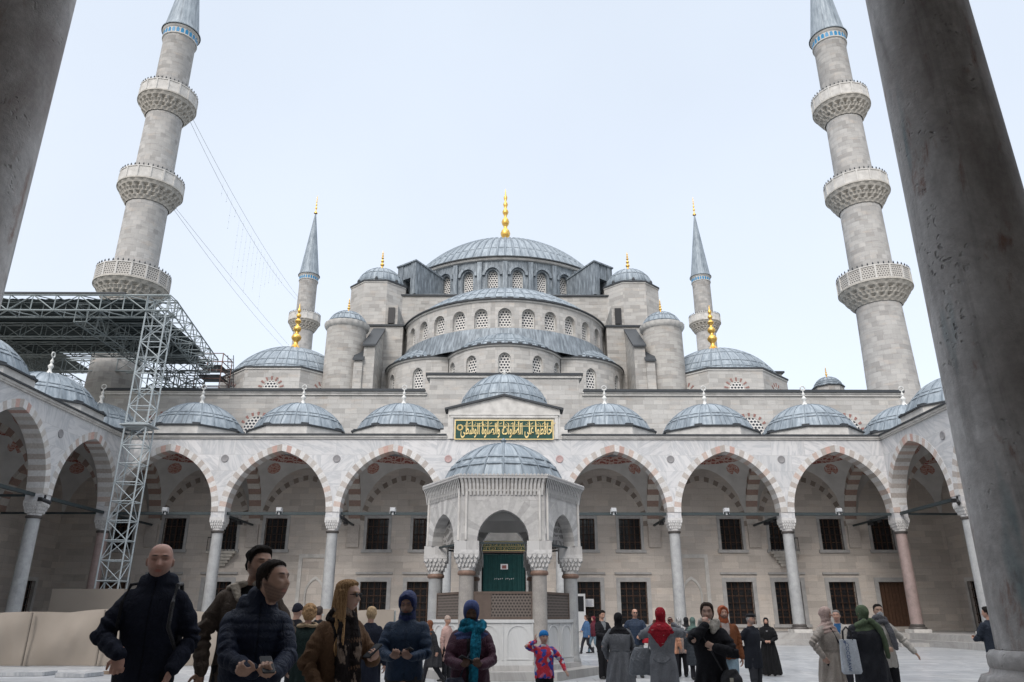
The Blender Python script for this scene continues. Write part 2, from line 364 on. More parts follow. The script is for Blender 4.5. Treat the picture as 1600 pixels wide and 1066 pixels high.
# ---------------------------------------------------------------- mesh helpers
class MB:
    def __init__(s, T=None):
        s.v = []; s.f = []; s.uv = []; s.c = []; s.mi = []; s.T = T
    def vert(s, p):
        if s.T is not None: p = s.T(p) if callable(s.T) else tuple(s.T @ Vector(p))
        s.v.append(tuple(p)); return len(s.v) - 1
    def face(s, pts, col=(1, 1, 1), uv=None, mi=0):
        ids = [s.vert(p) for p in pts]
        s.f.append(ids); s.uv.append(uv); s.c.append(col); s.mi.append(mi)
    def fi(s, ids, col=(1, 1, 1), uv=None, mi=0):
        s.f.append(list(ids)); s.uv.append(uv); s.c.append(col); s.mi.append(mi)
    def box(s, x0, x1, y0, y1, z0, z1, col=(1, 1, 1), mi=0):
        i = [s.vert(p) for p in ((x0, y0, z0), (x1, y0, z0), (x1, y1, z0), (x0, y1, z0), (x0, y0, z1), (x1, y0, z1), (x1, y1, z1), (x0, y1, z1))]
        for q in ((0, 1, 5, 4), (1, 2, 6, 5), (2, 3, 7, 6), (3, 0, 4, 7), (4, 5, 6, 7), (3, 2, 1, 0)):
            s.fi([i[k] for k in q], col, None, mi)
    def prism(s, poly, a0, a1, axis='y', col=(1, 1, 1), mi=0):
        def mk(p, a):
            return {'y': (p[0], a, p[1]), 'z': (p[0], p[1], a), 'x': (a, p[0], p[1])}[axis]
        n = len(poly)
        A = [s.vert(mk(p, a0)) for p in poly]; B = [s.vert(mk(p, a1)) for p in poly]
        s.fi(A[::-1], col, None, mi); s.fi(B, col, None, mi)
        for k in range(n):
            j = (k + 1) % n
            s.fi([A[k], A[j], B[j], B[k]], col, None, mi)
    def lathe(s, prof, n=32, cx=0, cy=0, a0=0.0, a1=2 * PI, col=(1, 1, 1), uvr=None, rfun=None, mi=0, cap=False, cz=0):
        full = abs(a1 - a0 - 2 * PI) < 1e-6
        m = n if full else n + 1
        rings = []
        L = [0.0]
        for (r0, z0), (r1, z1) in zip(prof, prof[1:]): L.append(L[-1] + math.hypot(r1 - r0, z1 - z0))
        if uvr is None: uvr = max(p[0] for p in prof)
        for j, (r, z) in enumerate(prof):
            ring = []
            for i in range(m):
                a = a0 + (a1 - a0) * i / n
                rr = r if rfun is None else rfun(r, a, j)
                ring.append(s.vert((cx + rr * math.cos(a), cy + rr * math.sin(a), z + cz)))
            rings.append(ring)
        for j in range(len(prof) - 1):
            for i in range(n):
                i2 = (i + 1) % m
                u0 = (a0 + (a1 - a0) * i / n) * uvr; u1 = (a0 + (a1 - a0) * (i + 1) / n) * uvr
                s.fi([rings[j][i], rings[j][i2], rings[j + 1][i2], rings[j + 1][i]], col,
                     [(u0, L[j]), (u1, L[j]), (u1, L[j + 1]), (u0, L[j + 1])], mi)
        if cap:
            s.fi(rings[-1], col, None, mi); s.fi(rings[0][::-1], col, None, mi)
    def tube(s, pts, r, n=6, col=(1, 1, 1), mi=0):
        pts = [Vector(p) for p in pts]
        rr = r if isinstance(r, (list, tuple)) else [r] * len(pts)
        rings = []
        for k, p in enumerate(pts):
            d = (pts[min(k + 1, len(pts) - 1)] - pts[max(k - 1, 0)]).normalized()
            up = Vector((0, 0, 1)) if abs(d.z) < 0.9 else Vector((0, 1, 0))
            u = d.cross(up).normalized(); w = u.cross(d)
            rings.append([s.vert(p + (u * math.cos(2 * PI * i / n) + w * math.sin(2 * PI * i / n)) * rr[k]) for i in range(n)])
        for a, b in zip(rings, rings[1:]):
            for i in range(n):
                s.fi([a[i], a[(i + 1) % n], b[(i + 1) % n], b[i]], col, None, mi)
        s.fi(rings[0][::-1], col, None, mi); s.fi(rings[-1], col, None, mi)
    def bar(s, p, q, w=0.05, col=(1, 1, 1), mi=0): s.tube([p, q], w * 0.7, 4, col, mi)
    def build(s, name, mat, parent=None, off=(0, 0, 0), smooth=None, loc=None):
        me = bpy.data.meshes.new(name)
        V = np.array(s.v, dtype=float).reshape(-1, 3) - np.array(off)
        me.from_pydata(V.tolist(), [], s.f)
        npoly = len(s.f)
        ls = np.array([len(f) for f in s.f])
        pid = np.repeat(np.arange(npoly), ls)
        li = np.concatenate([np.array(f) for f in s.f])
        nr = np.zeros(npoly * 3); me.polygons.foreach_get('normal', nr); nr = nr.reshape(-1, 3)[pid]
        P = V[li]
        hh = np.maximum(np.hypot(nr[:, 0], nr[:, 1]), 1e-6)
        tx, ty = -nr[:, 1] / hh, nr[:, 0] / hh
        sg = np.where((np.abs(tx) >= np.abs(ty)), np.sign(tx), np.sign(ty)); sg[sg == 0] = 1
        flat = np.abs(nr[:, 2]) > 0.75
        U = np.where(flat, P[:, 0], (P[:, 0] * tx + P[:, 1] * ty) * sg)
        Vv = np.where(flat, P[:, 1], P[:, 2])
        uv = np.stack([U, Vv], 1)
        if any(q is not None for q in s.uv):
            st = np.concatenate([[0], np.cumsum(ls)])
            for k, q in enumerate(s.uv):
                if q is not None: uv[st[k]:st[k + 1]] = q
        lay = me.uv_layers.new(name='UVMap')
        lay.data.foreach_set('uv', uv.astype(np.float32).ravel())
        ca = me.color_attributes.new('Col', 'FLOAT_COLOR', 'CORNER')
        cc = np.ones((len(li), 4), dtype=np.float32); cc[:, :3] = np.array(s.c, dtype=np.float32).reshape(-1, 3)[pid]
        ca.data.foreach_set('color', cc.ravel())
        for m_ in (mat if isinstance(mat, (list, tuple)) else [mat]): me.materials.append(m_)
        me.polygons.foreach_set('material_index', s.mi)
        if smooth is not None:
            me.polygons.foreach_set('use_smooth', [True] * npoly)
            me.set_sharp_from_angle(angle=R(smooth))
        me.update()
        o = bpy.data.objects.new(name, me); COL.objects.link(o)
        if parent is not None: o.parent = parent
        if loc is not None: o.location = loc
        return o

def tag(o, label=None, cat=None, group=None, kind=None):
    if label: o['label'] = label
    if cat: o['category'] = cat
    if group: o['group'] = group
    if kind: o['kind'] = kind
    return o
def thing(name, label, cat, loc=(0, 0, 0), rz=0.0, group=None, parent=None):
    o = bpy.data.objects.new(name, None); COL.objects.link(o)
    o.empty_display_size = 0.3
    o.location = loc; o.rotation_euler = (0, 0, rz)
    if parent is None: tag(o, label, cat, group)
    else: o.parent = parent
    return o
def clone(o, parent=None, loc=None, rz=None, scale=None):
    c = o.copy(); COL.objects.link(c)
    c.parent = parent
    if loc is not None: c.location = loc
    if rz is not None: c.rotation_euler = (0, 0, rz)
    if scale is not None: c.scale = (scale,) * 3 if isinstance(scale, (int, float)) else scale
    for ch in list(o.children): 
        if ch.name != c.name: clone(ch, c)
    return c
def text_mesh(name, body, size, mat, parent, loc, rot=(PI / 2, 0, 0), sx=1.0, sy=1.0, ext=0.01, offset=0.0, align='CENTER'):
    cu = bpy.data.curves.new(name, 'FONT'); cu.body = body; cu.size = size; cu.extrude = ext; cu.align_x = align; cu.offset = offset
    t = bpy.data.objects.new(name, cu); COL.objects.link(t)
    dg = bpy.context.evaluated_depsgraph_get()
    me = bpy.data.meshes.new_from_object(t.evaluated_get(dg))
    bpy.data.objects.remove(t); bpy.data.curves.remove(cu)
    me.materials.clear(); me.materials.append(mat)
    o = bpy.data.objects.new(name, me); COL.objects.link(o)
    o.parent = parent; o.location = loc; o.rotation_euler = rot; o.scale = (sx, sy, 1)
    return o

def arc(a, rise, t=0.0, n=12):
    """pointed arch, offset outward by t: list of (x, z) from the left springing to the right one"""
    c = (rise * rise - a * a) / (2 * a)
    Rr = a + c + t
    f0 = math.acos(max(-1, min(1, -c / Rr)))
    Lp = [(c + Rr * math.cos(PI + (f0 - PI) * k / n), Rr * math.sin(PI + (f0 - PI) * k / n)) for k in range(n + 1)]
    return Lp + [(-x, z) for x, z in Lp[:-1][::-1]]
def arcz(a, rise, t, x):
    c = (rise * rise - a * a) / (2 * a); Rr = a + c + t
    q = Rr * Rr - (abs(x) + c) ** 2
    return math.sqrt(q) if q > 0 else 0.0
def voussoirs(mb, cx, zs, a, rise, t, y0, y1, n, colf):
    I = arc(a, rise, 0, n); O = arc(a, rise, t, n)
    for k in range(len(I) - 1):
        col = colf(k, len(I) - 1)
        q = [(cx + I[k][0], zs + I[k][1]), (cx + O[k][0], zs + O[k][1]), (cx + O[k + 1][0], zs + O[k + 1][1]), (cx + I[k + 1][0], zs + I[k + 1][1])]
        mb.prism(q, y0, y1, 'y', col)
def opening(mb, cx, w, z0, z1, a, sill, spring, rise, depth, y=0.0, back=True, rnd=10):
    """a piece of wall w wide with an arched opening; reveals run 'depth' into the wall"""
    xs = [-w / 2] + [-a + 2 * a * k / (2 * rnd) for k in range(2 * rnd + 1)] + [w / 2]
    for xa, xb in zip(xs, xs[1:]):
        if xb <= -a + 1e-9 or xa >= a - 1e-9:
            mb.face([(cx + xa, y, z0), (cx + xb, y, z0), (cx + xb, y, z1), (cx + xa, y, z1)])
        else:
            za = spring + arcz(a, rise, 0, xa) if abs(xa) < a else spring
            zb = spring + arcz(a, rise, 0, xb) if abs(xb) < a else spring
            mb.face([(cx + xa, y, za), (cx + xb, y, zb), (cx + xb, y, z1), (cx + xa, y, z1)])
            mb.face([(cx + xa, y, za), (cx + xa, y + depth, za), (cx + xb, y + depth, zb), (cx + xb, y, zb)])
            if sill > z0:
                mb.face([(cx + xa, y, z0), (cx + xb, y, z0), (cx + xb, y, sill), (cx + xa, y, sill)])
            mb.face([(cx + xa, y, sill), (cx + xb, y, sill), (cx + xb, y + depth, sill), (cx + xa, y + depth, sill)])
    for sx in (-a, a):
        mb.face([(cx + sx, y, sill), (cx + sx, y + depth, sill), (cx + sx, y + depth, spring), (cx + sx, y, spring)])
def archpane(mb, cx, a, sill, spring, rise, y, n=8):
    pts = [(cx + x_, y, spring + z_) for x_, z_ in arc(a, rise, 0, n)]
    pts = [(cx - a, y, sill)] + pts + [(cx + a, y, sill)]
    mb.face(pts[::-1], uv=[(p[0] - cx, p[2] - sill) for p in pts[::-1]])
def wall_grid(mb, x0, x1, z0, z1, ops, y=0.0, depth=0.3):
    """flat wall with rectangular holes ops=[(xa,xb,za,zb)] and their reveals"""
    X = sorted(set([x0, x1] + [o[0] for o in ops] + [o[1] for o in ops]))
    Z = sorted(set([z0, z1] + [o[2] for o in ops] + [o[3] for o in ops]))
    for xa, xb in zip(X, X[1:]):
        for za, zb in zip(Z, Z[1:]):
            mx, mz = (xa + xb) / 2, (za + zb) / 2
            if any(o[0] < mx < o[1] and o[2] < mz < o[3] for o in ops): continue
            mb.face([(xa, y, za), (xb, y, za), (xb, y, zb), (xa, y, zb)])
    for a, b, c, d in ops:
        for q in (((a, c), (a, d)), ((b, c), (b, d)), ((a, c), (b, c)), ((a, d), (b, d))):
            (xa, za), (xb, zb) = q
            mb.face([(xa, y, za), (xb, y, zb), (xb, y + depth, zb), (xa, y + depth, za)])

def cap_profile(r, rise, n=10, z0=0.0):
    Rs = (r * r + rise * rise) / (2 * rise); zc = rise - Rs
    f = math.asin(min(1, r / Rs)) if rise < r else PI - math.asin(min(1, r / Rs))
    return [(max(Rs * math.sin(f * (1 - k / n)), 0.004), z0 + zc + Rs * math.cos(f * (1 - k / n))) for k in range(n + 1)]
def dome(name, r, rise, ribs, parent, loc, mat=None, a0=0.0, a1=2 * PI, lift=0.035, tier=0.3, n=14, lip=0.12):
    """lead dome: standing seams as raised rolls, a lapped lower tier and a dark drip edge"""
    mb = MB()
    prof = cap_profile(r, rise, n)
    out = [(r + lip, -0.06), (r + lip, 0.0)]
    done = False
    for k, (pr_, pz) in enumerate(prof):
        if not done and pz > rise * tier and k > 0:
            (qr, qz) = prof[k - 1]
            out += [(pr_ + 0.05, pz - 0.03)]; done = True
        out.append((pr_, pz))
    nr = max(3, int(round(ribs * (a1 - a0) / (2 * PI)))) * 4
    def rf(rr, a, j):
        k = int(round((a - a0) / (a1 - a0) * nr))
        fade = 1.0 if rr > r * 0.12 else 0.0
        return rr + (lift * fade if k % 4 == 0 and j > 1 else 0)
    mb.lathe(out, nr, 0, 0, a0, a1, rfun=rf, uvr=r)
    nrib = max(3, int(round(ribs * (a1 - a0) / (2 * PI))))
    hw = max(0.022, r * 0.007); dk = (0.80, 0.81, 0.82)
    for k in range(nrib + (0 if a1 - a0 > 6.28 else 1)):
        a = a0 + (a1 - a0) * k / nrib
        ca, sa = math.cos(a), math.sin(a)
        prev = None
        for (q, z) in out[2:]:
            if q < r * 0.1: break
            p = [(q * ca - h * sa + e_ * ca, q * sa + h * ca + e_ * sa, z + e_ * 0.6) for h, e_ in ((-hw * 1.6, 0.0), (-hw * 0.7, lift * 1.5), (hw * 0.7, lift * 1.5), (hw * 1.6, 0.0))]
            if prev:
                for i in range(3): mb.face([prev[i], prev[i + 1], p[i + 1], p[i]], dk)
            prev = p
    seams = [0.55] if r < 4 else [0.35, 0.65]
    for f in [tier] + seams:
        for (q0, z0_), (q1, z1_) in zip(out[2:], out[3:]):
            if z0_ <= rise * f < z1_:
                mb.lathe([(q0 + 0.035, z0_ - 0.03), (q0 + 0.05, z0_ + 0.0), (q0 + 0.0, z0_ + 0.05)], nr, 0, 0, a0, a1, col=dk); break
    o = mb.build(name, mat or M['lead'], parent, smooth=28, loc=loc)
    return o
def ring(name, r, z0, z1, n, mat, parent, loc, a0=0.0, a1=2 * PI, w=0.15):
    mb = MB()
    mb.lathe([(r - w, z0), (r, z0), (r, z1), (r - w, z1)], n, 0, 0, a0, a1)
    return mb.build(name, mat, parent, smooth=40, loc=loc)
def bulbs(h, r, seq):
    """finial outline: seq of (height fraction, radius fraction)"""
    return [(max(0.004, r * b), h * a) for a, b in seq]
GOLD_SEQ = [(0, 1.0), (0.03, 1.0), (0.07, 0.62), (0.13, 0.36), (0.17, 0.25), (0.21, 0.27), (0.25, 0.5), (0.29, 0.58), (0.33, 0.48), (0.37, 0.22), (0.40, 0.2),
            (0.43, 0.38), (0.47, 0.47), (0.51, 0.36), (0.54, 0.17), (0.57, 0.16), (0.60, 0.3), (0.63, 0.38), (0.66, 0.27), (0.69, 0.13),
            (0.72, 0.22), (0.75, 0.29), (0.78, 0.2), (0.80, 0.1), (0.84, 0.2), (0.87, 0.22), (0.90, 0.1), (1.0, 0.02)]
WHITE_SEQ = [(0, 1.0), (0.05, 0.95), (0.12, 0.5), (0.2, 0.32), (0.27, 0.3), (0.33, 0.5), (0.39, 0.55), (0.45, 0.33), (0.5, 0.2), (0.56, 0.34), (0.62, 0.3), (0.68, 0.13), (0.74, 0.1), (0.76, 0.1)]
def finial(name, h, r, parent, loc, gold=True, crescent=True):
    mb = MB()
    mb.lathe(bulbs(h, r, GOLD_SEQ if gold else WHITE_SEQ), 12)
    if not gold:   # a small upright ring on top
        rr = h * 0.105
        pts = [(rr * math.sin(a), 0, h * 0.87 - rr * math.cos(a)) for a in np.linspace(0, 2 * PI, 13)]
        mb.tube(pts, h * 0.03, 5)
    return mb.build(name, M['gold'] if gold else M['whitefin'], parent, smooth=50, loc=loc)
# ================================================================ GROUND
mb = MB(); mb.face([(-1500, -1500, 0), (1500, -1500, 0), (1500, 1500, 0), (-1500, 1500, 0)])
tag(mb.build('ground', mat_plain('far_ground_earth', (0.20, 0.19, 0.17), 0.9)), kind='structure')
mb = MB(); mb.face([(-23.4, 4, 0.004), (23.4, 4, 0.004), (23.4, 45.4, 0.004), (-23.4, 45.4, 0.004)])
tag(mb.build('courtyard_paving', M['floor']), kind='structure')
# raised walk under the arcades, with its steps
mb = MB()
mb.box(-31, 31, 45.3, 53.2, 0, 0.65); mb.box(-22.8, 22.8, 44.95, 45.3, 0, 0.33)
for s in (-1, 1):
    a, b = sorted((s * 23.15, s * 31)); mb.box(a, b, 4.7, 45.3, 0, 0.65)
    a, b = sorted((s * 22.8, s * 23.15)); mb.box(a, b, 5.05, 45.3, 0, 0.33)
mb.box(-31, 31, -2.8, 4.7, 0, 0.65); mb.box(-23.15, 23.15, 4.7, 4.86, 0, 0.41); mb.box(-12, 12, 4.86, 7.4, 0, 0.17)
tag(mb.build('pavement', M['step']), kind='structure')

# ================================================================ ARCADES
def w_or_t(k, N, red=True):
    d = abs(k - (N - 1) / 2)
    if red and 1 < d < 2: return (0.47, 0.32, 0.28)
    g = rng.uniform(0.92, 1.06)
    if k % 2 == 0: return (0.58 * g, 0.57 * g, 0.56 * g)
    return rng.choice([(0.43 * g, 0.39 * g, 0.36 * g), (0.46 * g, 0.43 * g, 0.40 * g), (0.40 * g, 0.36 * g, 0.33 * g), (0.48 * g, 0.39 * g, 0.345 * g)])
def stripes(k, N):
    g = rng.uniform(0.9, 1.05)
    return (0.56 * g, 0.53 * g, 0.49 * g) if k % 2 else (0.33 * g, 0.235 * g, 0.20 * g)
def brownband(k, N):
    g = rng.uniform(0.85, 1.1)
    return (0.26 * g, 0.22 * g, 0.19 * g) if k % 2 else (0.50, 0.46, 0.42)

def capital_mesh(w0, w1, h, teeth=5, tiers=3):
    mb = MB()
    mb.lathe([(w0 * 1.02, 0), (w0 * 1.05, h * 0.12)], 16, cap=True)
    for k in range(tiers):
        za, zb = h * (0.12 + 0.66 * k / tiers), h * (0.12 + 0.66 * (k + 1) / tiers)
        ha = w0 * 0.84 + (w1 - w0 * 0.84) * (k + 0.0) / tiers
        hb = w0 * 0.84 + (w1 - w0 * 0.84) * (k + 0.35) / tiers
        A = [(-ha, -ha, za), (ha, -ha, za), (ha, ha, za), (-ha, ha, za)]; B = [(-hb, -hb, zb), (hb, -hb, zb), (hb, hb, zb), (-hb, hb, zb)]
        for i in range(4):
            j = (i + 1) % 4; mb.face([A[i], A[j], B[j], B[i]])
        mb.face(B); mb.face(A[::-1])
        ht = w0 * 0.9 + (w1 - w0 * 0.9) * (k + 1) / tiers
        m = teeth + (k % 2)
        for side in range(4):
            ca, sa = math.cos(side * PI / 2), math.sin(side * PI / 2)
            for j in range(m):
                xc = -ht + 2 * ht * (j + 0.5) / m; ww = ht / m * 0.92
                P = [(xc - ww, zb), (xc + ww, zb), (xc + ww * 0.75, zb - (zb - za) * 0.5), (xc, za + 0.01), (xc - ww * 0.75, zb - (zb - za) * 0.5)]
                o, i_ = -ht, -ha * 0.9
                def mk(p, yy): return (p[0] * ca - yy * sa, p[0] * sa + yy * ca, p[1])
                mb.face([mk(p, o) for p in P])
                Q = [mk(p, i_) for p in P]; Pp = [mk(p, o) for p in P]
                for q in range(5):
                    r_ = (q + 1) % 5; mb.face([Pp[q], Q[q], Q[r_], Pp[r_]])
    mb.box(-w1, w1, -w1, w1, h * 0.79, h)
    return mb

def make_column(parent, loc, mat, r=0.35, zb=0.65, zt=6.42, impost=7.5, w=0.42, name='column', base=0.42):
    """column > capital, base, collar"""
    mb = MB()
    mb.lathe([(r, zb + base), (r * 0.985, zb + 1.8), (r * 0.9, zt - 0.12), (r * 0.9, zt - 0.02)], 24)
    c = mb.build(name, mat, parent, smooth=60, loc=loc)
    b = MB()
    b.box(-r * 1.5, r * 1.5, -r * 1.5, r * 1.5, zb, zb + base * 0.45)
    b.build('plinth', M['trim'], c)
    b = MB()
    b.lathe([(r * 1.42, zb + base * 0.45), (r * 1.45, zb + base * 0.6), (r * 1.3, zb + base * 0.75), (r * 1.12, zb + base * 0.8), (r * 1.2, zb + base * 0.95), (r * 1.02, zb + base * 1.12)], 20)
    b.build('base', M['darkring'], c, smooth=60)
    b = MB()
    b.lathe([(r * 0.9, zt - 0.16), (r * 1.1, zt - 0.12), (r * 1.1, zt - 0.03), (r * 0.9, zt)], 20)
    b.build('collar', M['darkring'], c, smooth=60)
    h = impost - zt - 0.34
    k = capital_mesh(r * 0.92, w + 0.02, h, 6, 3).build('capital', M['capital'], c); k.location = (0, 0, zt)
    b = MB(); b.box(-w + 0.005, w - 0.005, -w - 0.0, w + 0.0, impost - 0.34, impost)
    b.build('impost', M['marble'], c)
    return c

OUT = MB(); OUT.box(-0.12, 0.12, -0.24, 0.24, 0, 0.1)
def outlet(parent, loc, rz):
    if 'o' not in FIN:
        o = OUT.build('gutter_outlet', M['leadedge'], parent); FIN['o'] = o.data
    else:
        o = bpy.data.objects.new('gutter_outlet', FIN['o']); COL.objects.link(o); o.parent = parent
    o.location = loc; o.rotation_euler = (0, 0, rz)
FIN = {}
def bay_dome(parent, x, y, z0=12.28, drum_r=3.35, drum_h=0.72, r=3.06, rise=2.1, white=True, nw=True):
    n = 8
    oc = [(drum_r * math.cos(PI / 8 + k * PI / 4), drum_r * math.sin(PI / 8 + k * PI / 4)) for k in range(n)]
    mb = MB(); mb.prism(oc, z0, z0 + drum_h, 'z')
    d = mb.build('drum', M['trim'], parent, loc=(x, y, 0))
    mb = MB(); q = 1.035; mb.prism([(a * q, b * q) for a, b in oc], z0 + drum_h, z0 + drum_h + 0.09, 'z')
    mb.build('lead_edge', M['leadedge'], d)
    dm = dome('dome', r, rise, 22, d, (0, 0, z0 + drum_h + 0.11), tier=0.34)
    finial('finial', 1.5, 0.3, dm, (0, 0, rise - 0.04), gold=False)
    for k in range(n):
        a = k * PI / 4 + PI / 8 * 0.9; rr = drum_r * 0.955
        outlet(d, (rr * math.cos(a), rr * math.sin(a), z0 + drum_h + 0.1), a)
    return d

def arcade(name, label, origin, rz, L, nb, corner=False, is_far=False, backz=12.05, openings_=True, skipdome=()):
    root = thing(name, label, 'arcade', origin, rz)
    bay = L / nb; hp = 0.42; a = bay / 2 - hp; zs = 7.5; rise = 3.75; t = 0.42 if not is_far else 0.415
    X0 = -L / 2
    # arched front wall
    mb = MB()
    full = corner
    def lower(x):
        k = min(nb - 1, max(0, int((x - X0) / bay)))
        xc = X0 + bay * (k + 0.5)
        return zs + arcz(a, rise, t, x - xc)
    xs = []
    e = 0.45 if corner else -0.45
    NS = 40
    for k in range(nb):
        xc = X0 + bay * (k + 0.5)
        xs += [xc + (a + t) * math.sin(PI / 2 * q / (NS / 2)) for q in range(-NS // 2, NS // 2 + 1)]
    xs = sorted(set([round(v, 5) for v in xs if X0 - e <= v <= -X0 + e] + [X0 - e, -X0 + e]))
    for xa, xb in zip(xs, xs[1:]):
        if xb - xa < 1e-4: continue
        k = min(nb - 1, max(0, int(((xa + xb) / 2 - X0) / bay))); xc = X0 + bay * (k + 0.5)
        za, zb = zs + arcz(a, rise, t, xa - xc), zs + arcz(a, rise, t, xb - xc)
        for y in (0.0, 0.9): mb.face([(xa, y, za), (xb, y, zb), (xb, y, 12.0), (xa, y, 12.0)])
    mb.build('arched_wall', M['marble'], root)
    for k in range(nb):
        xc = X0 + bay * (k + 0.5)
        mb = MB(); voussoirs(mb, xc, zs, a, rise, t, -0.014, 0.914, 18 if is_far else 18, w_or_t)
        mb.build('arch', M['tint'], root)
    # cornice and lead edge
    x0, x1 = X0 - e, -X0 + e
    mb = MB()
    segs = [(x0, x1)] if not is_far else [(x0, -3.62), (3.62, x1)]
    for sa, sb in segs:
        mb.box(sa, sb, -0.10, 0.9, 12.0, 12.09); mb.box(sa, sb, -0.17, 0.9, 12.09, 12.21)
    mb.build('cornice', M['trim'], root)
    mb = MB()
    for sa, sb in segs: mb.box(sa, sb, -0.25, 0.9, 12.21, 12.30)
    mb.build('lead_edge', M['leadedge'], root)
    # roof over the walk
    ex = 6.4 if corner else -0.45
    mb = MB(); mb.box(X0 - ex, -X0 + ex, 0.9, 6.9, 12.14, 12.27)
    if corner:
        for s_ in (-1, 1):
            p, q = sorted((s_ * (L / 2 + 0.45), s_ * (L / 2 + ex))); mb.box(p, q, 0.0, 0.9, 12.14, 12.27)
    mb.build('lead_roof', M['leaddark'], root)
    # roundels on the spandrels
    mb = MB()
    for i in range(nb + 1):
        if abs(X0 + bay * i) + e >= L / 2 and not corner: continue
        xx = X0 + bay * i
        if corner and i in (0, nb): continue
        mb.T = Matrix.Translation((xx, -0.0, 10.75)) @ Matrix.Rotation(PI / 2, 4, 'X')
        mb.lathe([(0.004, 0.035), (0.17, 0.035), (0.20, 0.05), (0.235, 0.035), (0.235, 0.0)], 20, col=(0.25, 0.245, 0.25) if i not in (3, 4) or not is_far else (0.42, 0.30, 0.29))
    mb.build('roundel', M['tint'], root, smooth=40)
    # columns
    for i in range(nb + 1):
        if not corner and i in (0, nb): continue
        xx = X0 + bay * i
        if name == 'near_arcade' and i in (2, 3, 4, 5) and False: continue
        make_column(root, (xx, 0.45, 0), M['porphyry'] if (corner and i in (0, nb)) else M['granite'])
    # transverse arches from column to wall, with the masonry above them
    ya, yb = 0.88, 6.9
    at = (yb - ya) / 2; yc = (ya + yb) / 2
    rng_i = range(nb + 1)
    for i in rng_i:
        xx = X0 + bay * i
        if not corner and i == (nb if rz > 0 else 0): continue
        T = (lambda xx: (lambda p: (xx + p[1], yc + p[0], p[2])))(xx)
        mb = MB(T=T); voussoirs(mb, 0, zs, at - 0.03, 3.62, 0.46, -0.40, 0.40, 12, stripes)
        o = mb.build('transverse_arch', M['tint'], root)
        mb = MB(T=T)
        N = 24
        for q in range(N):
            u0 = -at + 2 * at * q / N; u1 = -at + 2 * at * (q + 1) / N
            z0_, z1_ = zs + arcz(at - 0.03, 3.62, 0.46, u0), zs + arcz(at - 0.03, 3.62, 0.46, u1)
            for th in (-0.37, 0.37): mb.face([(u0, th, z0_), (u1, th, z1_), (u1, th, 12.1), (u0, th, 12.1)])
        mb.build('spandrel', M['plaster'], o)
        mb = MB()   # wall pilaster and stepped corbel carrying the arch
        for q in range(5):
            zq = 6.0 + 0.3 * q
            col = (0.46 - 0.02 * (q % 2), 0.42 - 0.02 * (q % 2), 0.385 - 0.02 * (q % 2))
            mb.box(xx - 0.405, xx + 0.405, yb - 0.14 - 0.03 * q, yb, zq, zq + 0.3, col)
        mb.build('corbel', M['tint'], o)
    # sail vaults, painted rings and medallions
    def vault(xc, hx, yc_, hy, with_front=True):
        rr2 = hx * hx + hy * hy + 0.15; kz = 3.86 / math.sqrt(rr2 - max(hx, hy) ** 2)
        fz = lambda x_, y_: zs + kz * math.sqrt(max(rr2 - x_ * x_ - y_ * y_, 0))
        mb = MB(); G = 14
        ids = [[mb.vert((hx * (2 * p / G - 1), hy * (2 * q / G - 1), min(fz(hx * (2 * p / G - 1), hy * (2 * q / G - 1)), 13.2))) for p in range(G + 1)] for q in range(G + 1)]
        for q in range(G):
            for p in range(G): mb.fi([ids[q][p], ids[q][p + 1], ids[q + 1][p + 1], ids[q + 1][p]])
        v = mb.build('vault', M['plaster'], root, smooth=60, loc=(xc, yc_, 0))
        mb = MB()
        N = 40
        for q in range(N):
            A0, A1 = 2 * PI * q / N, 2 * PI * (q + 1) / N
            P = [(r_ * math.cos(A), r_ * math.sin(A)) for r_, A in ((2.28, A0), (2.28, A1), (2.78, A1), (2.78, A0))]
            mb.face([(x_, y_, fz(x_, y_) - 0.03) for x_, y_ in P], uv=[(A0 * 2.5, 0), (A1 * 2.5, 0), (A1 * 2.5, 0.5), (A0 * 2.5, 0.5)])
        mb.build('painted_border', M['ornband'], v)
        for sx_ in (-1, 1):
            for sy_ in (-1, 1):
                mb = MB()
                cx_, cy_ = sx_ * (hx - 0.86), sy_ * (hy - 0.84)
                d1 = Vector((-sy_ * 1.0, sx_ * 1.0, 0)).normalized()
                d2 = Vector((-sx_, -sy_, 0)).normalized()
                def pt(r_, A):
                    p = Vector((cx_, cy_, 0)) + d1 * (r_ * math.cos(A)) + d2 * (r_ * 0.55 * math.sin(A))
                    return (p.x, p.y, fz(p.x, p.y) - 0.03)
                N2 = 20
                for q in range(N2):
                    A0, A1 = 2 * PI * q / N2, 2 * PI * (q + 1) / N2
                    mb.face([pt(0, 0), pt(0.47, A0), pt(0.47, A1)], uv=[(0.5, .5), (.5 + .5 * math.cos(A0), .5 + .5 * math.sin(A0)), (.5 + .5 * math.cos(A1), .5 + .5 * math.sin(A1))])
                mb.build('medallion', M['orn'], v)
        return v
    for k in range(nb):
        xc = X0 + bay * (k + 0.5)
        vault(xc, a + 0.05, yc, at)
        if k not in skipdome: bay_dome(root, xc, 3.6)
        # wall arch of the bay, flush with the wall face
        mb = MB(); voussoirs(mb, xc, zs - 0.05, a - 0.28, 3.15, 0.34, yb - 0.035, yb + 0.05, 14, brownband)
        mb.build('wall_arch', M['tint'], root)
    if corner:
        for s_ in (-1, 1):
            xc = s_ * (L / 2 + 3.45)
            vault(xc, 3.0, yc, at); bay_dome(root, xc, 3.6)
    # iron tie beams
    for k in range(nb):
        xa = X0 + bay * k; xb = xa + bay
        mb = MB(); mb.box(xa + 0.41, xb - 0.41, 0.37, 0.53, 7.36, 7.53)
        mb.build('tie_beam', M['beam'], root)
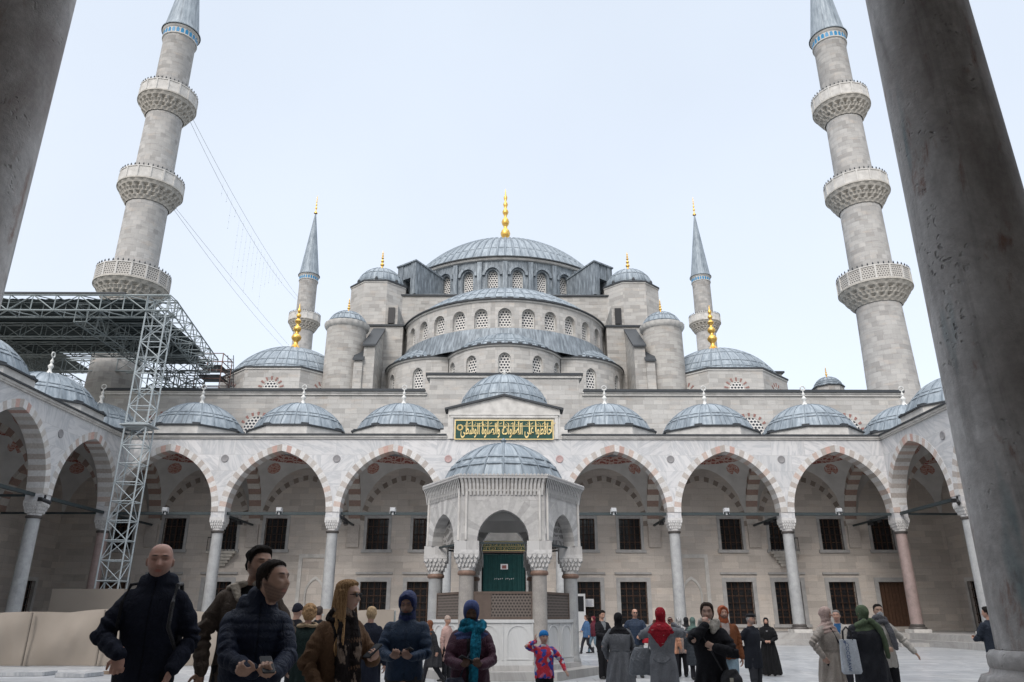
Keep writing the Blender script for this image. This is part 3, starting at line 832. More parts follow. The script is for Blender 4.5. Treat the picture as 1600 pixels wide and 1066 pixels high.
    for i in rng_i:
        xx = X0 + bay * i
        if not corner and i in (0, nb): continue
        mb = MB(); mb.box(xx - 0.06, xx + 0.06, 0.87, 6.7, 7.40, 7.52)
        mb.build('tie_beam', M['beam'], root)
        if is_far:
            mb = MB(); mb.box(xx - 0.12, xx + 0.12, 3.9, 4.3, 7.2, 7.4); mb.box(xx - 0.05, xx + 0.05, 2.6, 3.1, 7.25, 7.4)
            mb.build('cable_box', M['blackpl'], root)
    if corner:
        for s_ in (-1, 1):
            p, q = sorted((s_ * (L / 2 + 0.41), s_ * (L / 2 + 6.4)))
            mb = MB(); mb.box(p, q, 0.39, 0.51, 7.40, 7.52); mb.build('tie_beam', M['beam'], root)
            # the arch that closes the corner bay towards the side walk
            mb = MB(); voussoirs(mb, s_ * (L / 2 + 3.43), zs, 3.0, 3.62, 0.43, 0.05, 0.85, 12, stripes)
            o = mb.build('transverse_arch', M['tint'], root)
            mb = MB(); N = 24
            for q in range(N):
                u0 = -3.43 + 6.86 * q / N; u1 = -3.43 + 6.86 * (q + 1) / N
                xc = s_ * (L / 2 + 3.43)
                z0_, z1_ = zs + arcz(3.0, 3.62, 0.43, u0), zs + arcz(3.0, 3.62, 0.43, u1)
                for th in (0.08, 0.82): mb.face([(xc + u0, th, z0_), (xc + u1, th, z1_), (xc + u1, th, 12.1), (xc + u0, th, 12.1)])
            mb.build('spandrel', M['plaster'], o)
    # rear wall
    if not is_far:
        mb = MB()
        ops = []
        for k in range(nb):
            xc = X0 + bay * (k + 0.5)
            for dx in (-1.5, 1.5):
                ops.append((xc + dx - 0.85, xc + dx + 0.85, 1.05, 3.7))
        xe = 6.4 + 0.5 if corner else 7.35
        if not corner: ops.append((X0 - 5.0 if rz < 0 else L / 2 + 3.4, X0 - 3.4 if rz < 0 else L / 2 + 5.0, 0.66, 3.72))
        wall_grid(mb, X0 - xe + 0.3, -X0 + xe - 0.3, 0.65, 12.14, ops, 6.9, 0.35)
        mb.build('rear_wall', M['inner'], root)
        for o_ in ops:
            mb = MB(); mb.face([(o_[0], 7.2, o_[2]), (o_[1], 7.2, o_[2]), (o_[1], 7.2, o_[3]), (o_[0], 7.2, o_[3])])
            p = mb.build('window', M['glass'], root)
            mb = MB()
            for q in range(5):
                xq = o_[0] + (o_[1] - o_[0]) * q / 4; mb.box(xq - 0.03, xq + 0.03, 7.1, 7.15, o_[2], o_[3])
            for q in range(7):
                zq = o_[2] + (o_[3] - o_[2]) * q / 6; mb.box(o_[0], o_[1], 7.06, 7.1, zq - 0.025, zq + 0.025)
            mb.build('grille', M['bronze'], p)
            mb = MB()
            for (p0, p1, q0, q1) in ((o_[0] - 0.25, o_[0], o_[2], o_[3] + 0.25), (o_[1], o_[1] + 0.25, o_[2], o_[3] + 0.25), (o_[0], o_[1], o_[3], o_[3] + 0.25)):
                mb.box(p0, p1, 6.85, 6.95, q0, q1)
            mb.build('window_frame', M['trim'], p)
        mb = MB(); mb.box(X0 - xe + 0.3, -X0 + xe - 0.3, 6.86, 7.6, 12.14, 12.45)
        mb.build('parapet', M['stone'], root)
        # outer face of the courtyard wall
        mb = MB(); mb.face([(X0 - xe, 7.6, 0), (-X0 + xe, 7.6, 0), (-X0 + xe, 7.6, 12.4), (X0 - xe, 7.6, 12.4)])
        mb.build('outer_wall', M['stone_cool'], root)
    return root

far = arcade('far_arcade', 'marble arcade with striped arches running across the back of the courtyard under the mosque', (0, 46, 0), 0, 48.6, 7, True, True, skipdome=(3,))
arcade('side_arcade', 'marble arcade of striped arches along the left side of the courtyard', (-23.85, 25.275, 0), PI / 2, 42.35, 6)
arcade('side_arcade', 'marble arcade of striped arches along the right side of the courtyard', (23.85, 25.275, 0), -PI / 2, 42.35, 6)
far.name = 'courtyard_arcade'

# near arcade, where the photographer stands: the two columns in front of the lens belong to it
def big_column(x, y, label):
    c = thing('stone_column', label, 'column', (x, y, 0.65), group='old pitted columns of the near arcade')
    mb = MB()
    mb.box(-0.52, 0.52, -0.52, 0.52, 0, 0.26)
    mb.build('plinth', M['oldcol'], c)
    mb = MB()
    prof = [(r_ * 0.80, z_) for r_, z_ in [(0.60, 0.26), (0.62, 0.30), (0.62, 0.36), (0.585, 0.41), (0.53, 0.425), (0.515, 0.45), (0.53, 0.475), (0.555, 0.49), (0.56, 0.53), (0.535, 0.565), (0.49, 0.575), (0.475, 0.60), (0.485, 0.615), (0.485, 0.66), (0.46, 0.685), (0.43, 0.69)]]
    mb.lathe(prof, 64)
    mb.build('base', M['oldcol'], c, smooth=50)
    mb = MB()
    H = 5.1
    prof = [(0.338 - 0.046 * (k / 24) ** 1.2, 0.69 + H * k / 24) for k in range(25)]
    mb.lathe(prof, 64)
    mb.build('shaft', M['oldcol'], c, smooth=60)
    mb = MB(); mb.lathe([(0.29, 5.79), (0.35, 5.82), (0.35, 5.9), (0.29, 5.93)], 32); mb.build('collar', M['copper'], c, smooth=60)
    k = capital_mesh(0.30, 0.44, 0.57, 6, 3).build('capital', M['capital'], c); k.location = (0, 0, 5.93)
    mb = MB(); mb.box(-0.42, 0.42, -0.42, 0.42, 6.5, 6.85); mb.build('impost', M['marble'], c)
    return c
big_column(3.00, 4.08, 'old pitted grey column with moulded base close by at the right edge')
big_column(-3.31, 4.10, 'dark pitted column shaft cut off by the left edge of the picture')

# ================================================================ NEAR ARCADE (over the photographer)
root = thing('near_arcade', 'marble arcade with lead roof over the photographer on the near side', 'arcade', (0, 4.55, 0), PI)
X_ = [-24.3, -17.4, -10.5, -3.00, 3.31, 10.5, 17.4, 24.3]
for k in range(7):
    xa, xb = X_[k], X_[k + 1]; xc = (xa + xb) / 2; a_ = (xb - xa) / 2 - 0.42
    mb = MB(); voussoirs(mb, xc, 7.5, a_, 3.75, 0.41, -0.014, 0.914, 12, w_or_t); mb.build('arch', M['tint'], root)
    mb = MB(); N = 28
    for q in range(N):
        u0 = xa + (xb - xa) * q / N; u1 = xa + (xb - xa) * (q + 1) / N
        for y in (0.0, 0.9): mb.face([(u0, y, 7.5 + arcz(a_, 3.75, 0.41, u0 - xc)), (u1, y, 7.5 + arcz(a_, 3.75, 0.41, u1 - xc)), (u1, y, 12.0), (u0, y, 12.0)])
    mb.build('arched_wall', M['marble'], root)
    mb = MB(); mb.box(xa + 0.41, xb - 0.41, 0.38, 0.52, 7.40, 7.53); mb.build('tie_beam', M['beam'], root)
    if k not in (2, 3, 4) or True:
        bay_dome(root, xc, 3.9)
for i, xx in enumerate(X_):
    if i in (3, 4): continue
    make_column(root, (xx, 0.45, 0), M['granite'])
mb = MB(); mb.box(-24.7, 24.7, -0.2, 7.4, 12.0, 12.3); mb.build('lead_roof', M['leaddark'], root)
mb = MB(); mb.box(-24.5, 24.5, 6.9, 7.4, 0.65, 12.0); mb.build('rear_wall', M['inner'], root)

# ================================================================ MOSQUE
MO = (0, 53, 0)
mos = thing('mosque', 'grey stone mosque with cascading lead domes and gilded finials behind the courtyard', 'mosque', MO)
YW = 52.9
def mbuild(mb, name, mat, parent=None, **k): return mb.build(name, mat, parent or mos, off=MO, **k)
def L_(x, y, z): return (x - MO[0], y - MO[1], z - MO[2])
# courtyard front wall with its two rows of windows
low = [(s * x - 0.9, s * x + 0.9, 1.05, 3.75) for x in (5.65, 8.8, 16.0, 19.3, 23.0) for s in (-1, 1)] + [(s * 26.45 - 0.95, s * 26.45 + 0.95, 0.9, 3.75) for s in (-1, 1)]
upw = [(s * x - 0.75, s * x + 0.75, 5.85, 7.95) for x in (5.55, 8.75, 15.8, 22.8, 26.35) for s in (-1, 1)] + [(s * 19.25 - 0.78, s * 19.25 + 0.78, 5.85, 8.0) for s in (-1, 1)]
door = [(-1.5, 1.5, 0.66, 7.0)]
ops = low + upw + door
mb = MB(); wall_grid(mb, -31.2, 31.2, 0.65, 12.14, ops, YW, 0.4)
mbuild(mb, 'facade_wall', M['inner'])
mb = MB()
mb.face([(-29.3, YW, 12.14), (29.3, YW, 12.14), (29.3, YW, 17.0), (-29.3, YW, 17.0)])
for s in (-1, 1): mb.face([(s * 29.3, YW, 0), (s * 29.3, 104, 0), (s * 29.3, 104, 17.0), (s * 29.3, YW, 17.0)])
mb.face([(-29.3, 104, 0), (29.3, 104, 0), (29.3, 104, 17.0), (-29.3, 104, 17.0)])
mb.box(-5.55, 5.55, YW - 0.06, 54.0, 12.2, 18.35)
mbuild(mb, 'upper_wall', M['stone'])
mb = MB()
for a, b in ((-29.55, -5.75), (5.75, 29.55)):
    mb.box(a, b, YW - 0.12, YW + 0.5, 16.85, 17.0); mb.box(a, b, YW - 0.2, YW + 0.5, 17.0, 17.1)
mb.box(-5.75, 5.75, YW - 0.2, 54.1, 18.2, 18.38)
mbuild(mb, 'cornice', M['trim'])
mb = MB()
for a, b in ((-29.65, -5.85), (5.85, 29.65)): mb.box(a, b, YW - 0.3, YW + 0.5, 17.1, 17.3)
mb.box(-5.85, 5.85, YW - 0.3, 54.2, 18.38, 18.55)
mbuild(mb, 'lead_edge', M['leadedge'])
mb = MB(); mb.box(-29.4, 29.4, YW + 0.5, 104, 16.9, 17.05); mbuild(mb, 'lead_roof', M['leaddark'])

def facade_window(o_, hung=False, lower=False):
    x0, x1, z0, z1 = o_; y = YW
    mb = MB(); mb.face([(x0, y + 0.36, z0), (x1, y + 0.36, z0), (x1, y + 0.36, z1), (x0, y + 0.36, z1)])
    w = mbuild(mb, 'window', M['glass'])
    mb = MB()
    for q in range(5):
        xq = x0 + (x1 - x0) * q / 4; ww = 0.05 if q in (0, 2, 4) else 0.03
        mb.box(max(xq - ww, x0), min(xq + ww, x1), y + 0.28, y + 0.33, z0, z1)
    nz = 7 if lower else 5
    for q in range(nz):
        zq = z0 + (z1 - z0) * q / (nz - 1); mb.box(x0, x1, y + 0.245, y + 0.28, max(zq - 0.025, z0), min(zq + 0.025, z1))
    mbuild(mb, 'casement', M['bronze'], w)
    mb = MB()
    for q in range(1, 6):
        xq = x0 + (x1 - x0) * q / 6; mb.tube([(xq, y + 0.17, z0), (xq, y + 0.17, z1)], 0.016, 5)
    m = 8 if lower else 6
    for q in range(1, m):
        zq = z0 + (z1 - z0) * q / m; mb.tube([(x0, y + 0.17, zq), (x1, y + 0.17, zq)], 0.016, 5)
    mbuild(mb, 'iron_grille', M['irongrille'], w)
    f = 0.27 if lower else 0.2
    mb = MB()
    mb.box(x0 - f, x0, y - 0.05, y + 0.1, z0, z1); mb.box(x1, x1 + f, y - 0.05, y + 0.1, z0, z1); mb.box(x0 - f, x1 + f, y - 0.05, y + 0.1, z1, z1 + f)
    if lower: mb.box(x0 - f - 0.08, x1 + f + 0.08, y - 0.13, y + 0.1, z1 + f + 0.22, z1 + f + 0.34)
    mbuild(mb, 'window_frame', mat_frame, w)
    mb = MB(); mb.box(x0 - f - 0.1, x1 + f + 0.1, y - 0.14, y + 0.1, z0 - 0.2, z0)
    mbuild(mb, 'sill', mat_frame, w)
    return w
mat_frame = mat_plain('blue_grey_marble_surround', (0.38, 0.375, 0.37), 0.6, nscale=3, amt=0.35)
for o_ in low:
    if abs(abs(o_[0] + 0.95) - 26.45) < 0.02:     # plank doors in the end bays
        mb = MB(); 
        for q in range(8):
            a = o_[0] + 1.9 * q / 8; mb.box(a + 0.01, a + 1.9 / 8 - 0.01, YW + 0.25 + 0.01 * (q % 2), YW + 0.36, o_[2], o_[3])
        d = mbuild(mb, 'door', M['bronze'])
        mb = MB(); f = 0.28
        mb.box(o_[0] - f, o_[0], YW - 0.05, YW + 0.1, o_[2], o_[3]); mb.box(o_[1], o_[1] + f, YW - 0.05, YW + 0.1, o_[2], o_[3]); mb.box(o_[0] - f, o_[1] + f, YW - 0.05, YW + 0.1, o_[3], o_[3] + f)
        mbuild(mb, 'door_frame', mat_frame, d)
    else: facade_window(o_, lower=True)
for o_ in upw:
    w = facade_window(o_)
    if abs(abs(o_[0] + 0.78) - 19.25) < 0.02:    # small balcony on carved corbels
        xm = (o_[0] + o_[1]) / 2
        mb = MB(); mb.box(xm - 1.0, xm + 1.0, YW - 0.55, YW - 0.14, 5.55, 5.72)
        for q in range(4):
            ww = 0.8 - 0.16 * q; mb.box(xm - ww, xm + ww, YW - 0.48 + 0.1 * q, YW, 5.55 - 0.2 * (q + 1), 5.55 - 0.2 * q)
        mbuild(mb, 'balcony', M['muq'], w)
        mb = MB()
        for q in range(9):
            xq = xm - 0.95 + 1.9 * q / 8; mb.tube([(xq, YW - 0.5, 5.72), (xq, YW - 0.5, 6.6)], 0.02, 5)
        mb.tube([(xm - 0.97, YW - 0.5, 6.6), (xm + 0.97, YW - 0.5, 6.6)], 0.03, 5)
        mbuild(mb, 'railing', M['irongrille'], w)
# prayer niches between the windows
for s in (-1, 1):
    x = s * 12.75
    mb = MB()
    for (a, b, c, d) in ((-1.25, -1.0, 0.65, 5.3), (1.0, 1.25, 0.65, 5.3), (-1.25, 1.25, 5.3, 5.55)): mb.box(x + a, x + b, YW - 0.07, YW, c, d)
    I = arc(0.55, 0.9, 0, 6); O = arc(0.68, 1.1, 0, 6)
    for k in range(12): mb.prism([(x + I[k][0], 3.0 + I[k][1]), (x + O[k][0], 3.0 + O[k][1]), (x + O[k + 1][0], 3.0 + O[k + 1][1]), (x + I[k + 1][0], 3.0 + I[k + 1][1])], YW - 0.07, YW, 'y')
    for sx_ in (-0.62, 0.62): mb.tube([(x + sx_, YW - 0.06, 0.65), (x + sx_, YW - 0.06, 3.0)], 0.07, 8)
    mbuild(mb, 'prayer_niche', M['trim'])
# portal: grey frame, arched head, gilded band, green curtain
mb = MB()
mb.box(-2.6, -1.95, YW - 0.35, YW, 0.65, 9.4); mb.box(1.95, 2.6, YW - 0.35, YW, 0.65, 9.4); mb.box(-2.6, 2.6, YW - 0.35, YW, 9.4, 10.0)
mb.box(-1.95, -1.5, YW - 0.2, YW, 0.65, 7.0); mb.box(1.5, 1.95, YW - 0.2, YW, 0.65, 7.0)
pt = mbuild(mb, 'portal', mat_frame)
mb = MB(); 
for k in range(7):
    zz = 7.05 + 0.3 * k; ww = 1.95 * math.sqrt(max(1 - (k / 7.3) ** 2, 0.02))
    n_ = max(2, int(ww / 0.16))
    for q in range(2 * n_ + 1):
        xq = -ww + ww * q / n_
        mb.prism([(xq - 0.09, zz + 0.3), (xq + 0.09, zz + 0.3), (xq, zz)], YW - 0.24 + 0.02 * k, YW - 0.02, 'y')
mbuild(mb, 'stalactite_hood', M['trim'], pt)
mb = MB(); mb.box(-1.5, 1.5, YW - 0.06, YW + 0.02, 5.72, 6.42); mbuild(mb, 'inscription_panel', M['green'], pt)
mb = MB()
mb.box(-1.46, 1.46, YW - 0.075, YW - 0.06, 6.34, 6.38); mb.box(-1.46, 1.46, YW - 0.075, YW - 0.06, 5.76, 5.80); mb.box(-1.46, 1.46, YW - 0.075, YW - 0.06, 6.06, 6.085)
r2 = random.Random(3)
for row in (5.93, 6.21):
    xx = -1.4
    while xx < 1.36:
        w_ = r2.uniform(0.07, 0.13); k_ = r2.random()
        if k_ < 0.35: mb.tube([(xx, YW - 0.07, row - 0.1), (xx + 0.02, YW - 0.07, row + 0.1)], 0.018, 4)
        elif k_ < 0.7:
            mb.tube([(xx, YW - 0.07, row), (xx + w_ * .4, YW - 0.07, row + 0.07), (xx + w_, YW - 0.07, row), (xx + w_ * .6, YW - 0.07, row - 0.08), (xx, YW - 0.07, row - 0.05)], 0.016, 4)
        else:
            mb.tube([(xx, YW - 0.07, row + 0.05), (xx + w_ * .5, YW - 0.07, row - 0.07), (xx + w_, YW - 0.07, row + 0.06)], 0.018, 4)
        xx += w_ + 0.02
mbuild(mb, 'gilded_lettering', M['goldpaint'], pt)
mb = MB(); mb.box(-1.5, 1.5, YW - 0.02, YW + 0.1, 6.42, 7.0); mbuild(mb, 'pierced_transom', M['trim'], pt)
mb = MB()
N = 36
for q in range(N):
    x0_, x1_ = -1.42 + 2.84 * q / N, -1.42 + 2.84 * (q + 1) / N
    y0_, y1_ = YW + 0.05 + 0.04 * math.sin(q * 1.5), YW + 0.05 + 0.04 * math.sin((q + 1) * 1.5)
    mb.face([(x0_, y0_, 0.7), (x1_, y1_, 0.7), (x1_, y1_, 5.6), (x0_, y0_, 5.6)])
cu = mbuild(mb, 'curtain', M['curtain'], pt, smooth=60)
mb = MB(); mb.box(-0.22, 0.28, YW - 0.035, YW - 0.02, 4.55, 4.9); mbuild(mb, 'notice', M['paper'], cu)
mb = MB(); mb.box(-0.12, 0.18, YW - 0.045, YW - 0.035, 4.6, 4.82); mbuild(mb, 'emblem', mat_plain('faded_red_print', (0.25, 0.10, 0.09)), cu)
mb = MB()
for k, g in enumerate('abcdefghijk'):
    if k == 5: continue
    xx = -0.62 + 0.125 * k; zz = 3.93 + 0.02 * math.sin(k * 2.1)
    mb.tube([(xx, YW - 0.03, zz - 0.04), (xx + 0.03, YW - 0.03, zz + 0.045), (xx + 0.06, YW - 0.03, zz)], 0.014, 4)
mbuild(mb, 'small_lettering', M['paper'], cu)
mb = MB(); mb.box(-1.5, 1.5, YW - 0.04, YW + 0.1, 5.6, 5.72); mbuild(mb, 'lintel', M['copper'], pt)

# half-round plaster windows with red and white voussoirs between the bay domes
def lunette(xc, y, zc, a, h, parent=None, red=True, spikes=9):
    mb = MB(); archpane(mb, xc, a, zc - h, zc, a * 1.05, y - 0.02)
    w = mbuild(mb, 'window', M['lattice'], parent)
    mb = MB()
    for k in range(16):
        A0, A1 = PI * k / 16, PI * (k + 1) / 16
        p = [(xc + r_ * math.cos(q), zc + r_ * math.sin(q) * 1.05) for r_, q in ((a * 1.0, A0), (a * 1.12, A0), (a * 1.12, A1), (a * 1.0, A1))]
        mb.prism(p, y - 0.03, y + 0.02, 'y', (0.5, 0.48, 0.45))
    for k in range(spikes):
        A = PI * (k + 0.5) / spikes
        ca, sa = math.cos(A), math.sin(A)
        r0, r1 = a * 1.08, a * 1.34
        p = [(xc + r_ * ca - q * sa, zc + r_ * sa * 1.05 + q * ca) for r_, q in ((r0, -a * 0.06), (r1, -a * 0.09), (r1, a * 0.09), (r0, a * 0.06))]
        mb.prism(p, y - 0.035, y + 0.02, 'y', (0.30, 0.16, 0.14))
    mbuild(mb, 'voussoirs', M['tint'], w)
    return w
for x in (17.45, 24.3): 
    for s in (-1, 1): lunette(s * x * 1.03, YW, 14.2, 0.98, 1.2)

# raised centre of the far arcade: gable with the long inscription
mb = MB()
gab = [(-3.55, 12.0), (3.55, 12.0), (3.55, 13.95), (0, 14.82), (-3.55, 13.95)]
mb.prism(gab, -0.06, 0.9, 'y')
g = mb.build('gable', M['trim'], far)
mb = MB()
for s in (-1, 1):
    q = [(s * 3.78, 13.86), (0, 14.8), (0, 14.93), (s * 3.78, 13.99)]
    mb.prism(q, -0.24, 0.95, 'y')
mb.build('lead_edge', M['leadedge'], g)
mb = MB()
for (a, b, c, d, y) in ((-3.42, 3.42, 13.36, 13.52, -0.16), (-3.42, -3.22, 12.0, 13.36, -0.14), (3.22, 3.42, 12.0, 13.36, -0.14), (-3.5, 3.5, 13.52, 13.6, -0.2)): mb.box(a, b, y, 0, c, d)
for s in (-1, 1):
    for k in range(4):
        p, q = sorted((s * (3.55 + 0.0), s * (3.62 + 0.2 * (4 - k)))); mb.box(p, q, -0.03, 0.9, 12.0 + 0.2 * k, 12.2 + 0.2 * k)
mb.build('moulding', M['trim'], g)
mb = MB(); mb.box(-3.1, 3.1, -0.13, -0.06, 11.97, 13.2)
pn = mb.build('inscription_panel', M['green'], g)
mb = MB()
for (a, b, c, d) in ((-3.12, 3.12, 13.16, 13.22), (-3.12, 3.12, 11.95, 12.0), (-3.12, -3.06, 12.0, 13.16), (3.06, 3.12, 12.0, 13.16)): mb.box(a, b, -0.16, -0.12, c, d)
mb.box(-2.55, 3.0, -0.150, -0.132, 12.80, 12.835)
mb.build('gilded_border', M['goldpaint'], pn)
words = ['\ufea3\ufe8e\ufed3\ufec8\ufeee\ufe8d', '\ufecb\ufee0\ufef0', '\ufe8d\ufedf\ufebc\ufee0\ufeee\ufe8d\ufe95', '\ufeed\ufe8d\ufedf\ufebc\ufee0\ufeee\ufe93', '\ufe8d\ufedf\ufeee\ufeb3\ufec4\ufef0']
line = ' '.join(w[::-1] for w in words[::-1])
tx = text_mesh('gilded_lettering', line, 0.62, M['goldpaint'], pn, (0.14, -0.15, 12.22), sx=1.0, sy=1.0, ext=0.012, offset=0.008)
bb = [v.co for v in tx.data.vertices]
wd = max(v.x for v in bb) - min(v.x for v in bb); hh_ = max(v.y for v in bb) - min(v.y for v in bb)
tx.scale = (5.75 / wd, 0.98 / hh_ * 0.98, 1)
tx.location.x = 0.02 - 0.5 * (max(v.x for v in bb) + min(v.x for v in bb)) * tx.scale[0] + 0.12
tx.location.z = 12.05 - min(v.y for v in bb) * tx.scale[1]
mb = MB()
r3 = random.Random(11)
for k in range(17):     # the tall shafts and the small marks of the upper line
    x = -2.35 + 5.3 * k / 16 + r3.uniform(-0.05, 0.05)
    if k % 3 != 2: mb.prism([(x - 0.022, 12.45), (x + 0.022, 12.45), (x + 0.035, 13.12), (x - 0.02, 13.13)], -0.15, -0.13, 'y')
    x += 0.16
    if k % 2: mb.tube([(x - 0.07, -0.14, 12.95), (x + 0.02, -0.14, 12.88), (x + 0.09, -0.14, 12.99), (x + 0.03, -0.14, 13.06)], 0.02, 4)
    else: mb.tube([(x - 0.06, -0.14, 12.93), (x + 0.1, -0.14, 13.03)], 0.024, 4)
for k in range(26):
    a = k * 2 * PI / 13; r_ = 0.13 if k % 2 else 0.21
    mb.tube([(-2.78 + r_ * math.cos(a), -0.14, 12.72 + r_ * math.sin(a)), (-2.78 + 0.2 * math.cos(a + 1.1), -0.14, 12.72 + 0.2 * math.sin(a + 1.1))], 0.016, 4)
mb.build('upper_strokes', M['goldpaint'], pn)
# raised portal dome behind the gable
n = 12
oc = [(3.3 * math.cos(PI / 12 + k * PI / 6), 3.3 * math.sin(PI / 12 + k * PI / 6)) for k in range(n)]
mb = MB(); mb.prism(oc, 12.28, 14.55, 'z'); d = mb.build('portal_drum', M['trim'], far, loc=(0, 3.6, 0))
mb = MB(); mb.prism([(a * 1.04, b * 1.04) for a, b in oc], 14.55, 14.66, 'z'); mb.build('lead_edge', M['leadedge'], d)
dm = dome('portal_dome', 3.08, 2.6, 26, d, (0, 0, 14.68), tier=0.28)
finial('finial', 0.7, 0.34, dm, (0, 0, 2.55), gold=False)
for x in (-0.95, 0.95): outlet(d, (x, -3.22, 14.68), PI / 2)

# ---- exedra tier: three bulging bays of windows under small half domes
CX = [(0, 58.8, 200, 340, (270, 237, 303, 208.5, 331.5)), (-5.4, 61.9, 172, 280, (250, 213, 181)), (5.4, 61.9, 260, 368, (290, 327, 359))]
def cylT(cx, cy, Rr, th):
    return lambda p: (cx + (Rr - p[1]) * math.cos(th + p[0] / Rr), cy + (Rr - p[1]) * math.sin(th + p[0] / Rr), p[2])
def cyl_wall(cx, cy, Rr, a0, a1, wins, z0, z1, wa, sill, spring, rise, depth, mat, name, wname='window', recess=None):
    """curved wall with arched windows; each window is its own object with its own frame"""
    mb = MB()
    ws = sorted(wins)
    half = (wa + 0.22) / Rr
    edges = []
    cur = R(a0)
    for w in ws:
        t0, t1 = R(w) - half, R(w) + half
        t0 = max(t0, cur)
        n_ = max(1, int((t0 - cur) * Rr / 0.6))
        for k in range(n_):
            u0, u1 = cur + (t0 - cur) * k / n_, cur + (t0 - cur) * (k + 1) / n_
            if u1 - u0 < 1e-5: continue
            P = lambda u, z: (cx + Rr * math.cos(u), cy + Rr * math.sin(u), z)
            mb.face([P(u0, z0), P(u1, z0), P(u1, z1), P(u0, z1)], uv=[(u0 * Rr, z0), (u1 * Rr, z0), (u1 * Rr, z1), (u0 * Rr, z1)])
        mb.T = cylT(cx, cy, Rr, R(w)); opening(mb, 0, 2 * (R(w) - t0) * Rr if False else 2 * half * Rr, z0, z1, wa, sill, spring, rise, depth); mb.T = None
        cur = t1
    n_ = max(1, int((R(a1) - cur) * Rr / 0.6))
    for k in range(n_):
        u0, u1 = cur + (R(a1) - cur) * k / n_, cur + (R(a1) - cur) * (k + 1) / n_
        if u1 - u0 < 1e-5: continue
        P = lambda u, z: (cx + Rr * math.cos(u), cy + Rr * math.sin(u), z)
        mb.face([P(u0, z0), P(u1, z0), P(u1, z1), P(u0, z1)], uv=[(u0 * Rr, z0), (u1 * Rr, z0), (u1 * Rr, z1), (u0 * Rr, z1)])
    wall = mbuild(mb, name, mat)
    for w in ws:
        mb = MB(T=cylT(cx, cy, Rr, R(w)))
        archpane(mb, 0, wa, sill, spring, rise, depth - 0.02)
        o = mbuild(mb, wname, M['lattice'])
        mb = MB(T=cylT(cx, cy, Rr, R(w)))
        I = arc(wa - 0.07, rise * 0.93, 0, 8); O = arc(wa, rise, 0, 8)
        for k in range(16):
            mb.prism([(I[k][0], spring + I[k][1]), (O[k][0], spring + O[k][1]), (O[k + 1][0], spring + O[k + 1][1]), (I[k + 1][0], spring + I[k + 1][1])], depth - 0.09, depth - 0.02, 'y')
        mb.box(-wa, -wa + 0.07, depth - 0.09, depth - 0.02, sill, spring); mb.box(wa - 0.07, wa, depth - 0.09, depth - 0.02, sill, spring)
        mbuild(mb, 'window_frame', M['whitefin'], o)
    return wall
for cx, cy, a0, a1, ws in CX:
    cyl_wall(cx, cy, 4.8, a0, a1, ws, 16.9, 21.2, 0.50 if cx == 0 else 0.46, 18.5 if cx == 0 else 18.2, 20.1 if cx == 0 else 19.95, 0.56, 0.3, M['stone'], 'exedra_wall')
    n_ = 40
    mb = MB(); mb.lathe([(4.6, 21.17), (4.9, 21.17), (4.95, 21.27), (4.6, 21.31)], n_, cx, cy, R(a0 + 0.4), R(a1 - 0.4)); mbuild(mb, 'cornice', M['trim'], smooth=40)
    mb = MB(); mb.lathe([(4.5, 21.30), (5.02, 21.28), (5.02, 21.38), (4.5, 21.42)], n_, cx, cy, R(a0 + 0.6), R(a1 - 0.6)); mbuild(mb, 'lead_edge', M['leadedge'], smooth=40)
    dome('exedra_dome', 4.78, 2.3, 34, mos, L_(cx, cy, 21.43), a0=R(a0 - 6), a1=R(a1 + 6), tier=0.2, lip=0.0)
    mb = MB()      # snow guards: little dark and white dashes round the rim
    for k in range(14):
        A = R(a0 + (a1 - a0) * (k + 0.5) / 14)
        mb.T = Matrix.Translation((cx + 4.72 * math.cos(A), cy + 4.72 * math.sin(A), 21.5)) @ Matrix.Rotation(A, 4, 'Z')
        mb.box(-0.05, 0.05, -0.17, 0.17, -0.03, 0.07)
    mbuild(mb, 'snow_guards', M['leadedge'])
# lead apron between the exedra domes and the half-dome drum
mb = MB(); mb.lathe([(9.9, 21.42), (9.6, 22.5), (9.33, 23.34)], 60, 0, 65, R(183), R(357))
mbuild(mb, 'lead_apron', M['leaddark'], smooth=40)
# ---- half dome
cyl_wall(0, 65, 9.3, 180, 360, [270 + 12 * k for k in range(-7, 8)], 22.3, 25.72, 0.56, 23.42, 24.5, 0.60, 0.42, M['stone'], 'semi_dome_wall')
mb = MB(); mb.lathe([(9.0, 25.66), (9.38, 25.66), (9.44, 25.78), (9.0, 25.82)], 60, 0, 65, PI, 2 * PI); mbuild(mb, 'cornice', M['trim'], smooth=40)
mb = MB(); mb.lathe([(9.0, 25.82), (9.55, 25.80), (9.55, 25.92), (9.0, 25.96)], 60, 0, 65, PI, 2 * PI); mbuild(mb, 'lead_edge', M['leadedge'], smooth=40)
dome('semi_dome', 9.1, 3.9, 64, mos, L_(0, 65, 25.96), a0=PI, a1=2 * PI, tier=0.12, lip=0.0, n=18, lift=0.05)
mb = MB()
for k in range(30):
    A = R(180 + 180 * (k + 0.5) / 30)
    mb.T = Matrix.Translation((9.1 * math.cos(A), 65 + 9.1 * math.sin(A), 26.08)) @ Matrix.Rotation(A, 4, 'Z')
    mb.box(-0.05, 0.05, -0.25, 0.25, -0.03, 0.08)
mbuild(mb, 'snow_guards', M['leadedge'])
